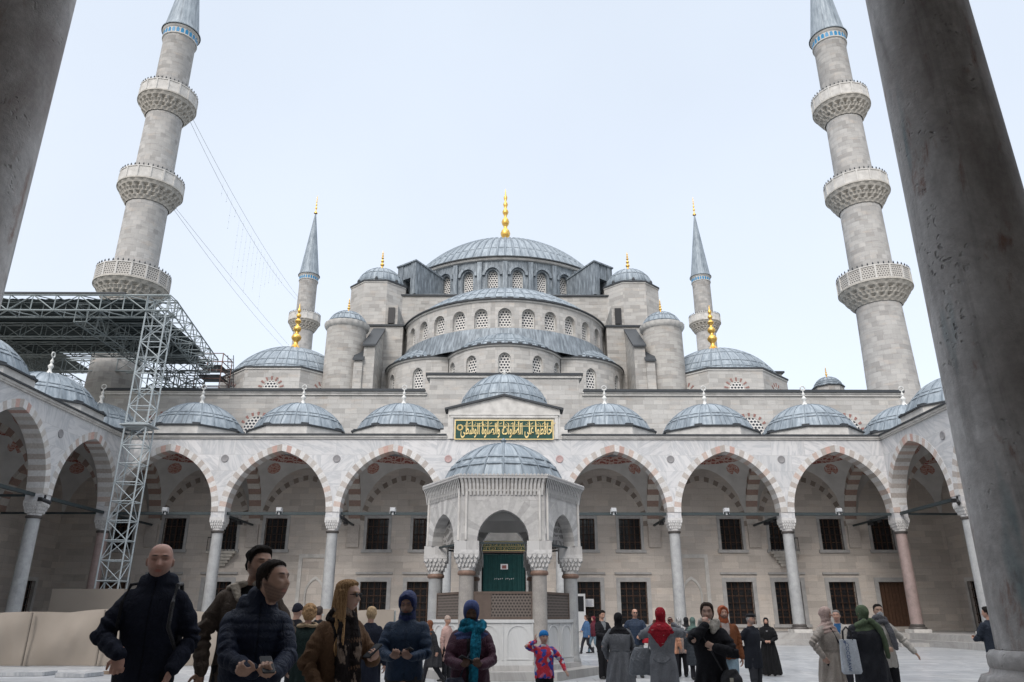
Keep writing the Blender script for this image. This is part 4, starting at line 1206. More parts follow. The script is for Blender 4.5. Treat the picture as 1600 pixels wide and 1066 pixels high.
# ---- great arch wall and square base under the main dome
mb = MB()
mb.box(-12.2, 12.2, 65.0, 67.5, 17, 30.2)
for s in (-1, 1):
    p, q = sorted((s * 12.2, s * 9.6)); mb.box(p, q, 67.5, 92, 17, 30.2)
    # stepped masonry beside the half dome
    p, q = sorted((s * 9.0, s * 14.6)); mb.box(p, q, 61.2, 65.0, 17, 25.6)
    p, q = sorted((s * 10.6, s * 11.5)); mb.prism([(61.2, 17), (61.2, 25.2), (57.2, 22.3), (57.2, 17)], p, q, 'x')
    p, q = sorted((s * 11.5, s * 12.2)); mb.prism([(58.4, 17), (58.4, 22.3), (57.0, 21.0), (57.0, 17)], p, q, 'x')
mbuild(mb, 'pier_masonry', M['stone_cool'])
mb = MB()
mb.box(-12.35, 12.35, 64.85, 67.6, 30.2, 30.36)
for s in (-1, 1):
    p, q = sorted((s * 8.9, s * 14.7)); mb.box(p, q, 61.05, 65.0, 25.6, 25.76)
    p, q = sorted((s * 10.5, s * 11.6)); mb.prism([(61.05, 25.2), (61.05, 25.36), (57.0, 22.42), (57.0, 22.25)], p, q, 'x')
    p, q = sorted((s * 11.4, s * 12.3)); mb.prism([(58.4, 22.3), (58.4, 22.45), (56.85, 21.1), (56.85, 20.95)], p, q, 'x')
mbuild(mb, 'lead_edge', M['leadedge'])
mb = MB(); mb.box(-12.3, 12.3, 66.0, 90.0, 30.36, 30.9); mbuild(mb, 'lead_base', M['leaddark'])
# dark slit window in the side blocks
for s in (-1, 1):
    mb = MB(); mb.box(s * 10.1 - 0.28, s * 10.1 + 0.28, 61.12, 61.3, 25.9, 27.4); mbuild(mb, 'slit_opening', M['blackpl'])
    mb = MB(); mb.box(s * 10.1 - 0.55, s * 10.1 + 0.55, 61.3, 65.0, 25.76, 27.7); mbuild(mb, 'pier_masonry', M['stone_cool'])
# ---- main drum (lead clad, arched windows under lead hoods) and main dome
cyl_wall(0, 78, 11.9, 178, 362, [270 + 6 + 12 * k for k in range(-7, 7)], 30.4, 34.6, 0.55, 30.95, 33.0, 0.62, 0.5, M['leaddark'], 'drum_wall')
mb = MB()
for k in range(-7, 7):
    mb.T = cylT(0, 78, 11.9, R(276 + 12 * k))
    I = arc(0.72, 0.78, 0, 8); O = arc(0.98, 1.04, 0, 8)
    for q in range(16):
        mb.prism([(I[q][0], 33.0 + I[q][1]), (O[q][0], 33.0 + O[q][1]), (O[q + 1][0], 33.0 + O[q + 1][1]), (I[q + 1][0], 33.0 + I[q + 1][1])], -0.22, 0.0, 'y')
    mb.T = cylT(0, 78, 11.9, R(270 + 12 * k))
    mb.box(-0.22, 0.22, -0.3, 0.0, 30.9, 34.4)
mb.T = None
mbuild(mb, 'window_hoods', M['leaddark'], smooth=40)
mb = MB(); mb.lathe([(11.6, 34.55), (12.15, 34.6), (12.25, 34.78), (11.6, 34.85)], 96, 0, 78); mbuild(mb, 'cornice', M['trim'], smooth=40)
mb = MB(); mb.lathe([(11.4, 34.84), (12.38, 34.80), (12.38, 34.92), (11.4, 34.98)], 96, 0, 78); mbuild(mb, 'lead_edge', M['leadedge'], smooth=40)
dm = dome('main_dome', 11.6, 6.75, 84, mos, L_(0, 78, 34.97), tier=0.07, lip=0.0, n=24, lift=0.06)
finial('finial', 8.6, 1.0, dm, (0, 0, 6.6), gold=True)
mb = MB()
for k in range(60):
    A = 2 * PI * (k + 0.5) / 60
    mb.T = Matrix.Translation((11.65 * math.cos(A), 78 + 11.65 * math.sin(A), 35.12)) @ Matrix.Rotation(A, 4, 'Z')
    mb.box(-0.06, 0.06, -0.32, 0.32, -0.05, 0.1)
mbuild(mb, 'snow_guards', M['leadedge'])
# lead-covered flying buttresses from drum to weight towers
for s in (-1, 1):
    for ang, r0, r1, w, zt0, zt1 in ((232, 11.6, 15.6, 1.25, 33.3, 33.9), (211, 11.6, 15.0, 1.25, 33.6, 33.8)):
        A = R(ang) if s < 0 else R(540 - ang)
        T = Matrix.Translation((0, 78, 0)) @ Matrix.Rotation(A, 4, 'Z')
        mb = MB(T=T)
        for yy in ((-w, -w * 0.45), (w * 0.45, w)):
            mb.prism([(r0, 30.5), (r1, 30.5), (r1, zt1), (r0, zt0)], yy[0], yy[1], 'y')
        mb.prism([(r0 + 0.1, 32.4), (r1 - 0.1, 32.4), (r1 - 0.1, zt1 - 0.02), (r0 + 0.1, zt0 - 0.02)], -w * 0.45, w * 0.45, 'y')
        mb.prism([(r0, zt0), (r1 + 0.12, zt1), (r1 + 0.12, zt1 + 0.14), (r0, zt0 + 0.2)], -w - 0.1, w + 0.1, 'y')
        mbuild(mb, 'flying_buttress', M['leaddark'])
# ---- octagonal weight towers
def octower(x, y, r, z0, z1, dr, rise, fin, ribs=24, mat='stone', n=8, ph=PI / 8):
    oc = [(r * math.cos(ph + k * 2 * PI / n), r * math.sin(ph + k * 2 * PI / n)) for k in range(n)]
    mb = MB(); mb.prism([(x + a, y + b) for a, b in oc], z0, z1, 'z'); t = mbuild(mb, 'weight_tower', M[mat])
    mb = MB(); mb.prism([(x + a * 1.02, y + b * 1.02) for a, b in oc], z1 - 0.02, z1 + 0.1, 'z'); mbuild(mb, 'cornice', M['trim'], t)
    mb = MB(); mb.prism([(x + a * 1.045, y + b * 1.045) for a, b in oc], z1 + 0.1, z1 + 0.24, 'z'); mbuild(mb, 'lead_edge', M['leadedge'], t)
    d = dome('dome', dr, rise, ribs, t, L_(x, y, z1 + 0.26), tier=0.15)
    finial('finial', fin, fin * 0.16, d, (0, 0, rise - 0.05))
    for k in range(n):
        A = ph + k * 2 * PI / n + PI / n; rr = r * 0.9
        mb = MB(T=Matrix.Translation((x + rr * math.cos(A), y + rr * math.sin(A), z1 + 0.25)))
        mb.lathe([(0.13, 0), (0.15, 0.2), (0.1, 0.36), (0.01, 0.42)], 8)
        mbuild(mb, 'lead_knob', M['leadedge'], t)
    return t
for s in (-1, 1):
    octower(s * 12.15, 66.3, 2.82, 17, 31.05, 2.35, 2.25, 2.2)
    octower(s * 13.0, 92, 2.82, 17, 31.05, 2.35, 2.25, 2.2)
# ---- round stair turrets with scalloped cornice
for s in (-1, 1):
    x, y, r = s * 13.35, 58.7, 1.66
    mb = MB(); mb.lathe([(r * 1.02, 16.9), (r, 20), (r * 0.985, 24.25)], 48, x, y, uvr=r); t = mbuild(mb, 'stair_turret', M['stone_cool'], smooth=60)
    mb = MB(); mb.lathe([(r * 0.98, 24.15), (r * 1.03, 24.22), (r * 1.1, 24.42), (r * 1.12, 24.62), (r * 1.0, 24.66)], 96, x, y, rfun=lambda rr, a, j: rr + (0.05 * abs(math.sin(a * 12)) if j > 0 else 0))
    mbuild(mb, 'scalloped_cornice', M['trim'], t, smooth=50)
    d = dome('dome', r * 0.98, 1.25, 20, t, L_(x, y, 24.66), tier=0.12)
    finial('finial', 1.35, 0.24, d, (0, 0, 1.22))
# ---- corner domes
for s in (-1, 1):
    x, y = s * 18.55, 62.0
    n = 8; r = 5.75
    oc = [(x + r * math.cos(PI / 8 + k * PI / 4), y + r * math.sin(PI / 8 + k * PI / 4)) for k in range(n)]
    mb = MB(); mb.prism(oc, 17, 20.15, 'z'); t = mbuild(mb, 'corner_drum', M['stone'])
    mb = MB(); mb.prism([(x + (a - x) * 1.012, y + (b - y) * 1.012) for a, b in oc], 20.1, 20.24, 'z'); mbuild(mb, 'cornice', M['trim'], t)
    mb = MB(); mb.prism([(x + (a - x) * 1.025, y + (b - y) * 1.025) for a, b in oc], 20.24, 20.36, 'z'); mbuild(mb, 'lead_edge', M['leadedge'], t)
    d = dome('corner_dome', 5.2, 3.2, 36, t, L_(x, y, 20.38), tier=0.12, n=18)
    finial('finial', 4.6, 0.78, d, (0, 0, 3.1))
    ap = r * math.cos(PI / 8)
    for ang in (-90, -45, -135):
        T = Matrix.Translation((x, y, 0)) @ Matrix.Rotation(R(ang + 90), 4, 'Z')
        mb = MB(T=T); archpane(mb, 0, 0.62, 17.2, 18.5, 0.62, -ap - 0.02); w = mbuild(mb, 'window', M['lattice'])
        mb = MB(T=T)
        for k in range(12):
            A0, A1 = PI * k / 12, PI * (k + 1) / 12
            mb.prism([(r_ * math.cos(q), 18.5 + r_ * math.sin(q)) for r_, q in ((0.62, A0), (0.72, A0), (0.72, A1), (0.62, A1))], -ap - 0.03, -ap, 'y', (0.5, 0.48, 0.45))
        for k in range(7):
            A = PI * (k + 0.5) / 7; ca, sa = math.cos(A), math.sin(A)
            mb.prism([(r_ * ca - q * sa, 18.5 + r_ * sa + q * ca) for r_, q in ((0.68, -0.05), (1.02, -0.075), (1.02, 0.075), (0.68, 0.05))], -ap - 0.035, -ap, 'y', (0.30, 0.17, 0.15))
        mbuild(mb, 'voussoirs', M['tint'], w)
    mb = MB(); p, q = sorted((s * 23.4, s * 24.6)); mb.box(p, q, 62.6, 75, 17, 21.8); mb.box(*sorted((s * 19, s * 23.4)), 66, 75, 17, 21.8); mbuild(mb, 'side_gallery', M['stone'])
    mb = MB(); mb.box(*sorted((s * 18.9, s * 24.8)), 62.4, 75.2, 21.8, 21.95); mbuild(mb, 'lead_edge', M['leadedge'])
# small far cupola at the right
oc8 = lambda x, y, r: [(x + r * math.cos(PI / 8 + k * PI / 4), y + r * math.sin(PI / 8 + k * PI / 4)) for k in range(8)]
for s in (1,):
    mb = MB(); mb.prism(oc8(30.1, 66, 1.35), 12, 21.4, 'z'); t = mbuild(mb, 'cupola_drum', M['stone'])
    mb = MB(); mb.prism(oc8(30.1, 66, 1.45), 21.4, 21.52, 'z'); mbuild(mb, 'lead_edge', M['leadedge'], t)
    d = dome('cupola', 1.25, 0.95, 16, t, L_(30.1, 66, 21.54)); finial('finial', 1.1, 0.2, d, (0, 0, 0.92))

# ================================================================ MINARETS
def minaret(x, y, label):
    t = thing('minaret', label, 'minaret', (x, y, 0), group='stone minarets of the mosque')
    mb = MB(); mb.prism([(2.5 * math.cos(PI / 8 + k * PI / 4), 2.5 * math.sin(PI / 8 + k * PI / 4)) for k in range(8)], 0, 13.5, 'z'); mb.build('base', M['minaret'], t)
    mb = MB()
    mb.lathe([(2.10, 13.5), (1.98, 17), (1.85, 22), (1.76, 26.0), (1.74, 27)], 20, uvr=1.9)
    mb.lathe([(1.72, 27), (1.67, 35.3), (1.66, 36.4)], 20, uvr=1.8)
    mb.lathe([(1.60, 36.4), (1.54, 44.6), (1.53, 45.6)], 20, uvr=1.7)
    mb.lathe([(1.44, 45.6), (1.42, 52.6), (1.47, 52.7), (1.47, 52.95)], 20, uvr=1.5)
    mb.build('shaft', M['minaret'], t, smooth=30)
    for zm, zf, zp, Rb, rs, pierced in ((25.7, 27.15, 28.4, 2.86, 1.82, True), (34.95, 36.45, 37.6, 2.62, 1.74, False), (44.2, 45.65, 46.85, 2.46, 1.62, False)):
        mb = MB()
        prof = []
        T4 = 5
        for k in range(T4):
            r0 = rs + (Rb - rs) * (k / T4) ** 0.9; r1 = rs + (Rb - rs) * ((k + 1) / T4) ** 0.9
            za = zm + (zf - zm) * k / T4; zb = zm + (zf - zm) * (k + 1) / T4
            prof += [(r0 + 0.02, za), (r0 + (r1 - r0) * 0.75, za + (zb - za) * 0.55), (r1, zb - 0.05), (r1, zb)]
        def rf(r, a, j, N=22):
            k = j // 4; q = j % 4
            if q in (0,): return r - 0.02
            ph = PI * (k % 2)
            return r - (0.16, 0.34, 0.2, 0.38, 0.1)[k % 5] * (0.5 + 0.5 * math.cos((N if k != 2 else 2 * N) * a + ph)) * (1.0 if q == 1 else 0.7 if q == 2 else 0.15)
        mb.lathe(prof, 176, rfun=rf)
        mb.lathe([(Rb - 0.25, zf - 0.02), (Rb + 0.06, zf), (Rb + 0.06, zf + 0.12), (Rb - 0.12, zf + 0.14)], 48)
        b = mb.build('balcony', M['muq'], t, smooth=35)
        mb = MB(); mb.lathe([(rs, zf + 0.1), (Rb - 0.1, zf + 0.1)], 32); mb.build('balcony_floor', M['trim'], b)
        mb = MB()
        mb.lathe([(Rb - 0.12, zf + 0.14), (Rb, zf + 0.14), (Rb, zp), (Rb - 0.12, zp), (Rb - 0.12, zf + 0.14)], 16, uvr=Rb)
        mb.build('parapet', M['pierced'] if pierced else M['trim'], b, smooth=20)
        mb = MB()
        mb.lathe([(Rb - 0.16, zp), (Rb + 0.05, zp), (Rb + 0.05, zp + 0.1), (Rb - 0.16, zp + 0.1)], 16)
        for k in range(16):
            A = 2 * PI * k / 16
            mb.T = Matrix.Rotation(A, 4, 'Z')
            mb.box(Rb - 0.14, Rb + 0.05, -0.07, 0.07, zf + 0.14, zp)
        mb.T = None
        mb.build('parapet_posts', M['trim'], b)
        mb = MB()
        for k in range(44):
            A = 2 * PI * k / 44
            mb.T = Matrix.Translation(((Rb - 0.03) * math.cos(A), (Rb - 0.03) * math.sin(A), zp + 0.1))
            mb.lathe([(0.035, 0), (0.07, 0.1), (0.03, 0.22), (0.005, 0.26)], 6)
        mb.T = None
        mb.build('lamp_studs', M['leadedge'], b)
    mb = MB(); mb.lathe([(1.48, 52.95), (1.56, 53.0), (1.56, 53.1), (1.50, 53.12), (1.50, 53.72), (1.6, 53.8), (1.66, 53.95), (1.5, 53.98)], 40)
    mb.build('collar', M['trim'], t, smooth=40)
    mb = MB()
    for k in range(24):
        mb.T = Matrix.Rotation(2 * PI * k / 24, 4, 'Z') @ Matrix.Translation((1.5, 0, 53.14))
        mb.prism([(-0.13, 0), (0.13, 0), (0.13, 0.4), (0, 0.55), (-0.13, 0.4)], 0.0, 0.02, 'x')
    mb.T = None
    mb.build('blue_tiles', M['tile'], t)
    mb = MB()
    mb.lathe([(1.74, 53.97), (1.76, 54.06), (1.66, 54.12), (1.50, 54.6), (0.06, 66.0)], 48, rfun=lambda r, a, j: r * (1 + (0.02 if int(round(a / (2 * PI) * 48)) % 3 == 0 and j > 1 else 0)), uvr=1.5)
    c = mb.build('lead_spire', M['lead'], t, smooth=25)
    finial('finial', 3.6, 0.3, c, (0, 0, 65.8))
    return t
M['pierced'] = mat_lattice('pierced_stone_parapet', 0.2, 0.19, 0.33, (0.46, 0.44, 0.41), (0.12, 0.115, 0.11))
minaret(-31.25, 57, 'tall grey stone minaret with three balconies rising behind the steel canopy at the left')
minaret(31.25, 57, 'tall grey stone minaret with three balconies between the courtyard and the right column')
minaret(-32.3, 111, 'distant minaret with pointed lead spire just left of the domes')
minaret(32.2, 111, 'distant minaret with pointed lead spire just right of the domes')
# ================================================================ FOUNTAIN
FY = 22.55
M['steel2'] = mat_plain('pale_galvanised_steel', (0.38, 0.42, 0.435), 0.45, nscale=4, amt=0.25)
M['lamp'] = mat_plain('grey_white_lamp_housing', (0.45, 0.46, 0.47), 0.5, amt=0.15)
M['copper2'] = mat_plain('fountain_screen_frame', (0.12, 0.09, 0.075), 0.6)
fo = thing('ablution_fountain', 'six-sided marble fountain kiosk with ribbed lead dome in the middle of the courtyard', 'fountain', (0.04, FY, 0))
def hexp(r, ph=0.0): return [(r * math.cos(ph + k * PI / 3), r * math.sin(ph + k * PI / 3)) for k in range(6)]
mb = MB(); mb.prism(hexp(2.72), 0, 0.21, 'z'); mb.build('step', M['step'], fo)
mb = MB(); mb.prism(hexp(2.2), 0.21, 0.34, 'z'); mb.build('plinth', M['fmarble'], fo)
RC = 1.95
for k in range(6):
    A = k * PI / 3
    p = (RC * math.cos(A), RC * math.sin(A), 0)
    c = MB(); c.lathe([(0.23, 0.34), (0.24, 0.4), (0.205, 0.46), (0.2, 0.5), (0.2, 2.52), (0.2, 2.56)], 20)
    co_ = c.build('column', M['fcol'] if k in (4, 5, 1, 2) else M['granite'], fo, smooth=60, loc=p)
    c = MB(); c.lathe([(0.2, 2.54), (0.245, 2.57), (0.245, 2.63), (0.21, 2.67)], 20); c.build('collar', M['copper'], co_, smooth=60)
    c = capital_mesh(0.21, 0.335, 0.52, 5, 3).build('capital', M['capital'], co_); c.location = (0, 0, 2.67); c.rotation_euler = (0, 0, A + PI / 2 if k in (0, 3) else PI / 2 * 0)
    c = MB(); c.box(-0.33, 0.33, -0.33, 0.33, 3.185, 3.42); c.build('impost', M['fmarble'], co_)
def fcol(k, N):
    g = rng.uniform(0.86, 1.08); return (0.52 * g, 0.51 * g, 0.495 * g) if k % 2 else (0.44 * g, 0.43 * g, 0.42 * g)
for k in range(6):
    # face between column k and k+1; local frame: x along the face, y inwards
    Am = (k + 0.5) * PI / 3
    ap = RC * math.cos(PI / 6) + 0.27
    T = Matrix.Rotation(Am + PI / 2, 4, 'Z') @ Matrix.Translation((0, -ap, 0))
    hw = ap * math.tan(PI / 6)
    hwi = (ap - 0.42) * math.tan(PI / 6)
    mb = MB(T=T); voussoirs(mb, 0, 3.42, 0.70, 0.83, 0.44, -0.012, 0.43, 9, fcol); f = mb.build('arch', M['tint'], fo)
    mb = MB(T=T)
    for y in (0.0, 0.42):
        N = 24; h_ = hw if y == 0 else hwi
        for q in range(N):
            u0, u1 = -h_ + 2 * h_ * q / N, -h_ + 2 * h_ * (q + 1) / N
            mb.face([(u0, y, 3.42 + arcz(0.70, 0.83, 0.43, u0)), (u1, y, 3.42 + arcz(0.70, 0.83, 0.43, u1)), (u1, y, 4.86), (u0, y, 4.86)])
    mb.face([(-hw, 0, 3.42), (-hwi, 0.42, 3.42), (-1.08, 0.42, 3.42), (-1.08, 0, 3.42)]); 
    mb.build('arched_wall', M['fmarble'], fo)
    # thin corner shafts and frame lines carved on the face
    mb = MB(T=T)
    for sx_ in (-1, 1):
        mb.tube([(sx_ * (hw - 0.13), -0.02, 3.45), (sx_ * (hw - 0.13), -0.02, 4.84)], 0.035, 8)
    mb.box(-hw + 0.16, hw - 0.16, -0.03, 0, 4.74, 4.80)
    mb.build('corner_shafts', M['trim'], f)
    # iron tie
    mb = MB(T=T); mb.box(-0.75, 0.75, 0.18, 0.23, 3.36, 3.41); mb.build('tie_bar', M['beam'], fo)
    # parapet of carved marble with blind pointed arches
    ap2 = RC * math.cos(PI / 6)
    T2 = Matrix.Rotation(Am + PI / 2, 4, 'Z') @ Matrix.Translation((0, -ap2, 0))
    mb = MB(T=T2); mb.box(-0.82, 0.82, -0.10, 0.10, 0.34, 1.44); pz = mb.build('parapet_panel', M['fpanel'], fo)
    mb = MB(T=T2)
    mb.box(-0.82, 0.82, -0.135, -0.10, 1.36, 1.44); mb.box(-0.82, 0.82, -0.13, -0.10, 0.34, 0.44)
    for q in range(2):
        xc = -0.4 + 0.8 * q
        I = arc(0.27, 0.26, 0, 6); O = arc(0.30, 0.30, 0.0, 6)
        for w in range(12): mb.prism([(xc + I[w][0], 1.02 + I[w][1]), (xc + O[w][0], 1.02 + O[w][1]), (xc + O[w + 1][0], 1.02 + O[w + 1][1]), (xc + I[w + 1][0], 1.02 + I[w + 1][1])], -0.118, -0.10, 'y')
        for sx_ in (-1, 1): mb.box(xc + sx_ * 0.285 - 0.015, xc + sx_ * 0.285 + 0.015, -0.118, -0.10, 0.5, 1.02)
        mb.box(xc - 0.3, xc + 0.3, -0.118, -0.10, 0.47, 0.5)
    for xx in (-0.78, 0, 0.78): mb.box(xx - 0.02, xx + 0.02, -0.12, -0.10, 0.46, 1.35)
    mb.build('carving', M['fpanel'], pz)
    # bronze lattice above it
    mb = MB(T=T2); mb.box(-0.76, 0.76, -0.02, 0.02, 1.5, 2.08); gr = mb.build('lattice_screen', M['bgrille'], fo)
    mb = MB(T=T2)
    mb.box(-0.82, 0.82, -0.04, 0.04, 2.08, 2.14); mb.box(-0.82, 0.82, -0.04, 0.04, 1.44, 1.5)
    for xx in (-0.79, 0.79): mb.box(xx - 0.035, xx + 0.035, -0.04, 0.04, 1.5, 2.08)
    if k == 4: mb.box(-0.37, -0.31, -0.035, 0.035, 1.5, 2.08); mb.box(-0.76, -0.37, -0.03, 0.03, 1.5, 2.08)
    mb.build('screen_frame', M['copper2'], gr)
    # pierced tympanum inside the side arches
    if k in (0, 3, 5, 2):
        mb = MB(T=T); archpane(mb, 0, 0.66, 3.42, 3.421, 0.79, 0.3); mb.build('filigree_screen', M['filigree'], fo)
    # fluted cove, eaves slab and scalloped edge
    mb = MB(T=T)
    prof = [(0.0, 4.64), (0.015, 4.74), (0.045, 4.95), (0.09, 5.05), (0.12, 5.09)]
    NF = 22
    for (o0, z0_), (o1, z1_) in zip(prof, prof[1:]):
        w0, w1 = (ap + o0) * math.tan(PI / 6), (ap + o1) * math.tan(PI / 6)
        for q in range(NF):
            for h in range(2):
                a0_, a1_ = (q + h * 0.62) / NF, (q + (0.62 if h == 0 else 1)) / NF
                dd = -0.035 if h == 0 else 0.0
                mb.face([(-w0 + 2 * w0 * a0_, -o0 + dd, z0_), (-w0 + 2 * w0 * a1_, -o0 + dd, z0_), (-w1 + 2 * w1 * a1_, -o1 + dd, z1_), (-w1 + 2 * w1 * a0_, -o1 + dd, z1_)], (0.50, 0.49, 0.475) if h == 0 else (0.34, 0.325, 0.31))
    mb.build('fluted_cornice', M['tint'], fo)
    mb = MB(T=T)
    oo = 0.15; w0 = (ap + oo) * math.tan(PI / 6)
    mb.face([(-w0, -oo, 5.09), (w0, -oo, 5.09), (ap * math.tan(PI / 6) * 0.8, 0.3, 5.09), (-ap * math.tan(PI / 6) * 0.8, 0.3, 5.09)])
    mb.face([(-w0, -oo, 5.15), (w0, -oo, 5.15), (w0 * 0.72, 0.75, 5.20), (-w0 * 0.72, 0.75, 5.20)])
    mb.face([(-w0, -oo, 5.09), (w0, -oo, 5.09), (w0, -oo, 5.15), (-w0, -oo, 5.15)])
    ns = 24
    for q in range(ns):
        xc = -w0 + 2 * w0 * (q + 0.5) / ns; rr = w0 / ns * 0.95
        mb.prism([(xc + rr * math.cos(t_), 5.15 + rr * 1.25 * math.sin(t_)) for t_ in np.linspace(0, PI, 7)], -oo - 0.012, -oo + 0.03, 'y')
    mb.build('eaves', M['fmarble'], fo)
dm = dome('lead_dome', 1.84, 1.26, 20, fo, (0, 0, 5.20), tier=0.33, lift=0.025, n=16)
mb = MB(); mb.lathe([(0.2, 0), (0.14, 0.06), (0.06, 0.1), (0.09, 0.17), (0.02, 0.24)], 12); mb.build('finial', M['lead'], dm, smooth=50, loc=(0, 0, 1.24))
mb = MB(); mb.lathe(cap_profile(1.6, 1.2, 10, 4.0)[:-1], 32); mb.build('inner_dome', M['plaster'], fo, smooth=60)

# ================================================================ STEEL CANOPY, TOWER, SCAFFOLD
def truss(mb, p0, p1, up, side, n, w=0.055, faces=4, hw=0.8, hh=0.8):
    """box truss from p0 to p1 (centre line): four chords, posts and alternating diagonals"""
    p0, p1, up, side = Vector(p0), Vector(p1), Vector(up), Vector(side)
    ax = p1 - p0
    cs = [side * sx_ * hw + up * sy_ * hh for sx_, sy_ in ((-1, -1), (1, -1), (1, 1), (-1, 1))]
    for c in cs: mb.bar(p0 + c, p1 + c, w * 1.45)
    for k in range(n + 1):
        q = p0 + ax * (k / n)
        for i in range(4): mb.bar(q + cs[i], q + cs[(i + 1) % 4], w)
    for k in range(n):
        q0, q1 = p0 + ax * (k / n), p0 + ax * ((k + 1) / n)
        for i in range(4):
            j = (i + 1) % 4
            if (k + i) % 2: mb.bar(q0 + cs[i], q1 + cs[j], w * 0.85)
            else: mb.bar(q0 + cs[j], q1 + cs[i], w * 0.85)
X, Y, Z = (1, 0, 0), (0, 1, 0), (0, 0, 1)
ZT = 20.75
can = thing('steel_canopy', 'grey-green steel lattice canopy carried by a lattice tower over the left arcade', 'canopy', (-22.2, 44.0, 0))
CO = (-22.2, 44.0, 0)
def cb(mb, name, mat, parent=None, **k): return mb.build(name, mat, parent or can, off=CO, **k)
mb = MB(); truss(mb, (-22.1, 44.2, 1.2), (-22.1, 44.2, 12.2), Y, X, 10, 0.052, hw=0.64, hh=0.5); cb(mb, 'lower_tower', M['steel2'])
mb = MB(); truss(mb, (-22.1, 44.2, 12.45), (-22.1, 44.2, ZT), Y, X, 8, 0.052, hw=0.64, hh=0.5)
mb.box(-23.0, -21.2, 43.5, 44.9, 12.3, 12.36); cb(mb, 'upper_tower', M['steel2'])
mb = MB(); mb.box(-24.6, -20.7, 42.9, 45.2, 0, 2.95); cb(mb, 'tower_boarding', M['tarp'])
mb = MB(); truss(mb, (-21.3, 44.2, ZT - 0.52), (-46.0, 44.2, ZT - 0.52), Z, Y, 17, 0.06, hw=0.6, hh=0.52); cb(mb, 'front_truss', M['steel'])
mb = MB(); truss(mb, (-22.0, 44.4, ZT - 0.52), (-23.6, 56.3, ZT - 0.52), Z, X, 9, 0.055, hw=0.72, hh=0.52); cb(mb, 'side_truss', M['steel'])
for yy in (48.0, 51.8, 55.6):
    mb = MB(); truss(mb, (-23.2, yy, ZT - 0.75), (-46.0, yy, ZT - 0.75), Z, Y, 16, 0.05, hw=0.25, hh=0.5); cb(mb, 'cross_truss', M['steel'])
for xx in (-27.2, -36.5, -41.5):
    mb = MB(); truss(mb, (xx, 44.4, ZT - 0.9), (xx, 62, ZT - 0.9), Z, X, 14, 0.05, hw=0.4, hh=0.6); cb(mb, 'long_truss', M['steel'])
for yy, zz in ((62, ZT - 2.0), (66, ZT - 2.2), (70, ZT - 2.4)):
    mb = MB(); truss(mb, (-36.0, yy, zz), (-62.0, yy, zz), Z, Y, 20, 0.05, hw=0.8, hh=1.2); cb(mb, 'rear_truss', M['steel'])
# corrugated deck on the trusses (open round the minaret)
def deck(x0, x1, y0, y1):
    mb = MB(); N = int((x1 - x0) / 0.3)
    for k in range(N):
        a, b = x0 + (x1 - x0) * k / N, x0 + (x1 - x0) * (k + 1) / N
        z0_ = ZT + (0.06 if k % 2 else 0.0); z1_ = ZT + (0.0 if k % 2 else 0.06)
        mb.face([(a, y0, z0_), (b, y0, z1_), (b, y1, z1_), (a, y1, z0_)])
    cb(mb, 'roof_deck', M['deck'])
deck(-46, -23.3, 44.3, 54.0); deck(-28.2, -24.2, 54.0, 57.5); deck(-46, -34.4, 54.0, 60.0)
mb = MB()
for k in range(26):
    yy = 44.9 + 0.38 * k; mb.box(-46, -23.3, yy - 0.05, yy + 0.05, ZT - 0.14, ZT - 0.02)
cb(mb, 'purlins', M['deck'])
mb = MB(); mb.box(-46, -24.2, 43.55, 43.9, ZT + 0.08, ZT + 0.2); cb(mb, 'gutter', M['leadedge'])
# legs that stand on the mosque roof, with their footing
for xx in (-27.0, -24.6):
    mb = MB(); truss(mb, (xx, 56, 17.6), (xx, 56, ZT - 1.2), Y, X, 3, 0.055, hw=0.7, hh=0.7); cb(mb, 'rear_leg', M['steel'])
mb = MB(); mb.prism([(-28.4, 17.3), (-23.2, 17.3), (-23.8, 18.0), (-27.8, 18.0)], 54.8, 57.2, 'y'); cb(mb, 'footing', M['deck'])
# tube scaffold with ladder at the right end of the canopy
SX = -2.5
SO = (-20.9 + SX, 57, 17.3)
sc = thing('tube_scaffold', 'rusty tube scaffold with ladder standing on the mosque roof beside the canopy', 'scaffold', SO)
mb = MB()
for x in (-21.9, -19.9):
    for y in (56.0, 58.0): mb.tube([(x, y, 17.3), (x, y, 21.6 if x < -21 else 21.2)], 0.045, 6)
for k in range(6):
    z = 17.7 + 0.7 * k
    for y in (56.0, 58.0): mb.tube([(-21.9, y, z), (-19.9, y, z)], 0.04, 5)
    for x in (-21.9, -19.9): mb.tube([(x, 56.0, z), (x, 58.0, z)], 0.04, 5)
mb.build('frame', M['rust'], sc, off=(-20.9, 57, 17.3))
mb = MB()
for x in (-19.5, -19.05): mb.tube([(x + 0.5, 55.9, 17.3), (x, 55.9, 21.0)], 0.03, 5)
for k in range(12): mb.tube([(-19.0 - 0.04 * k, 55.9, 17.6 + 0.28 * k), (-18.58 - 0.04 * k, 55.9, 17.6 + 0.28 * k)], 0.022, 5)
mb.build('ladder', M['blackpl'], sc, off=(-20.9, 57, 17.3))
for z in (18.0, 19.4, 20.2):
    mb = MB(); mb.box(-21.8, -20.0, 56.05, 57.95, z, z + 0.06); mb.build('plank', M['blackpl'], sc, off=(-20.9, 57, 17.3))

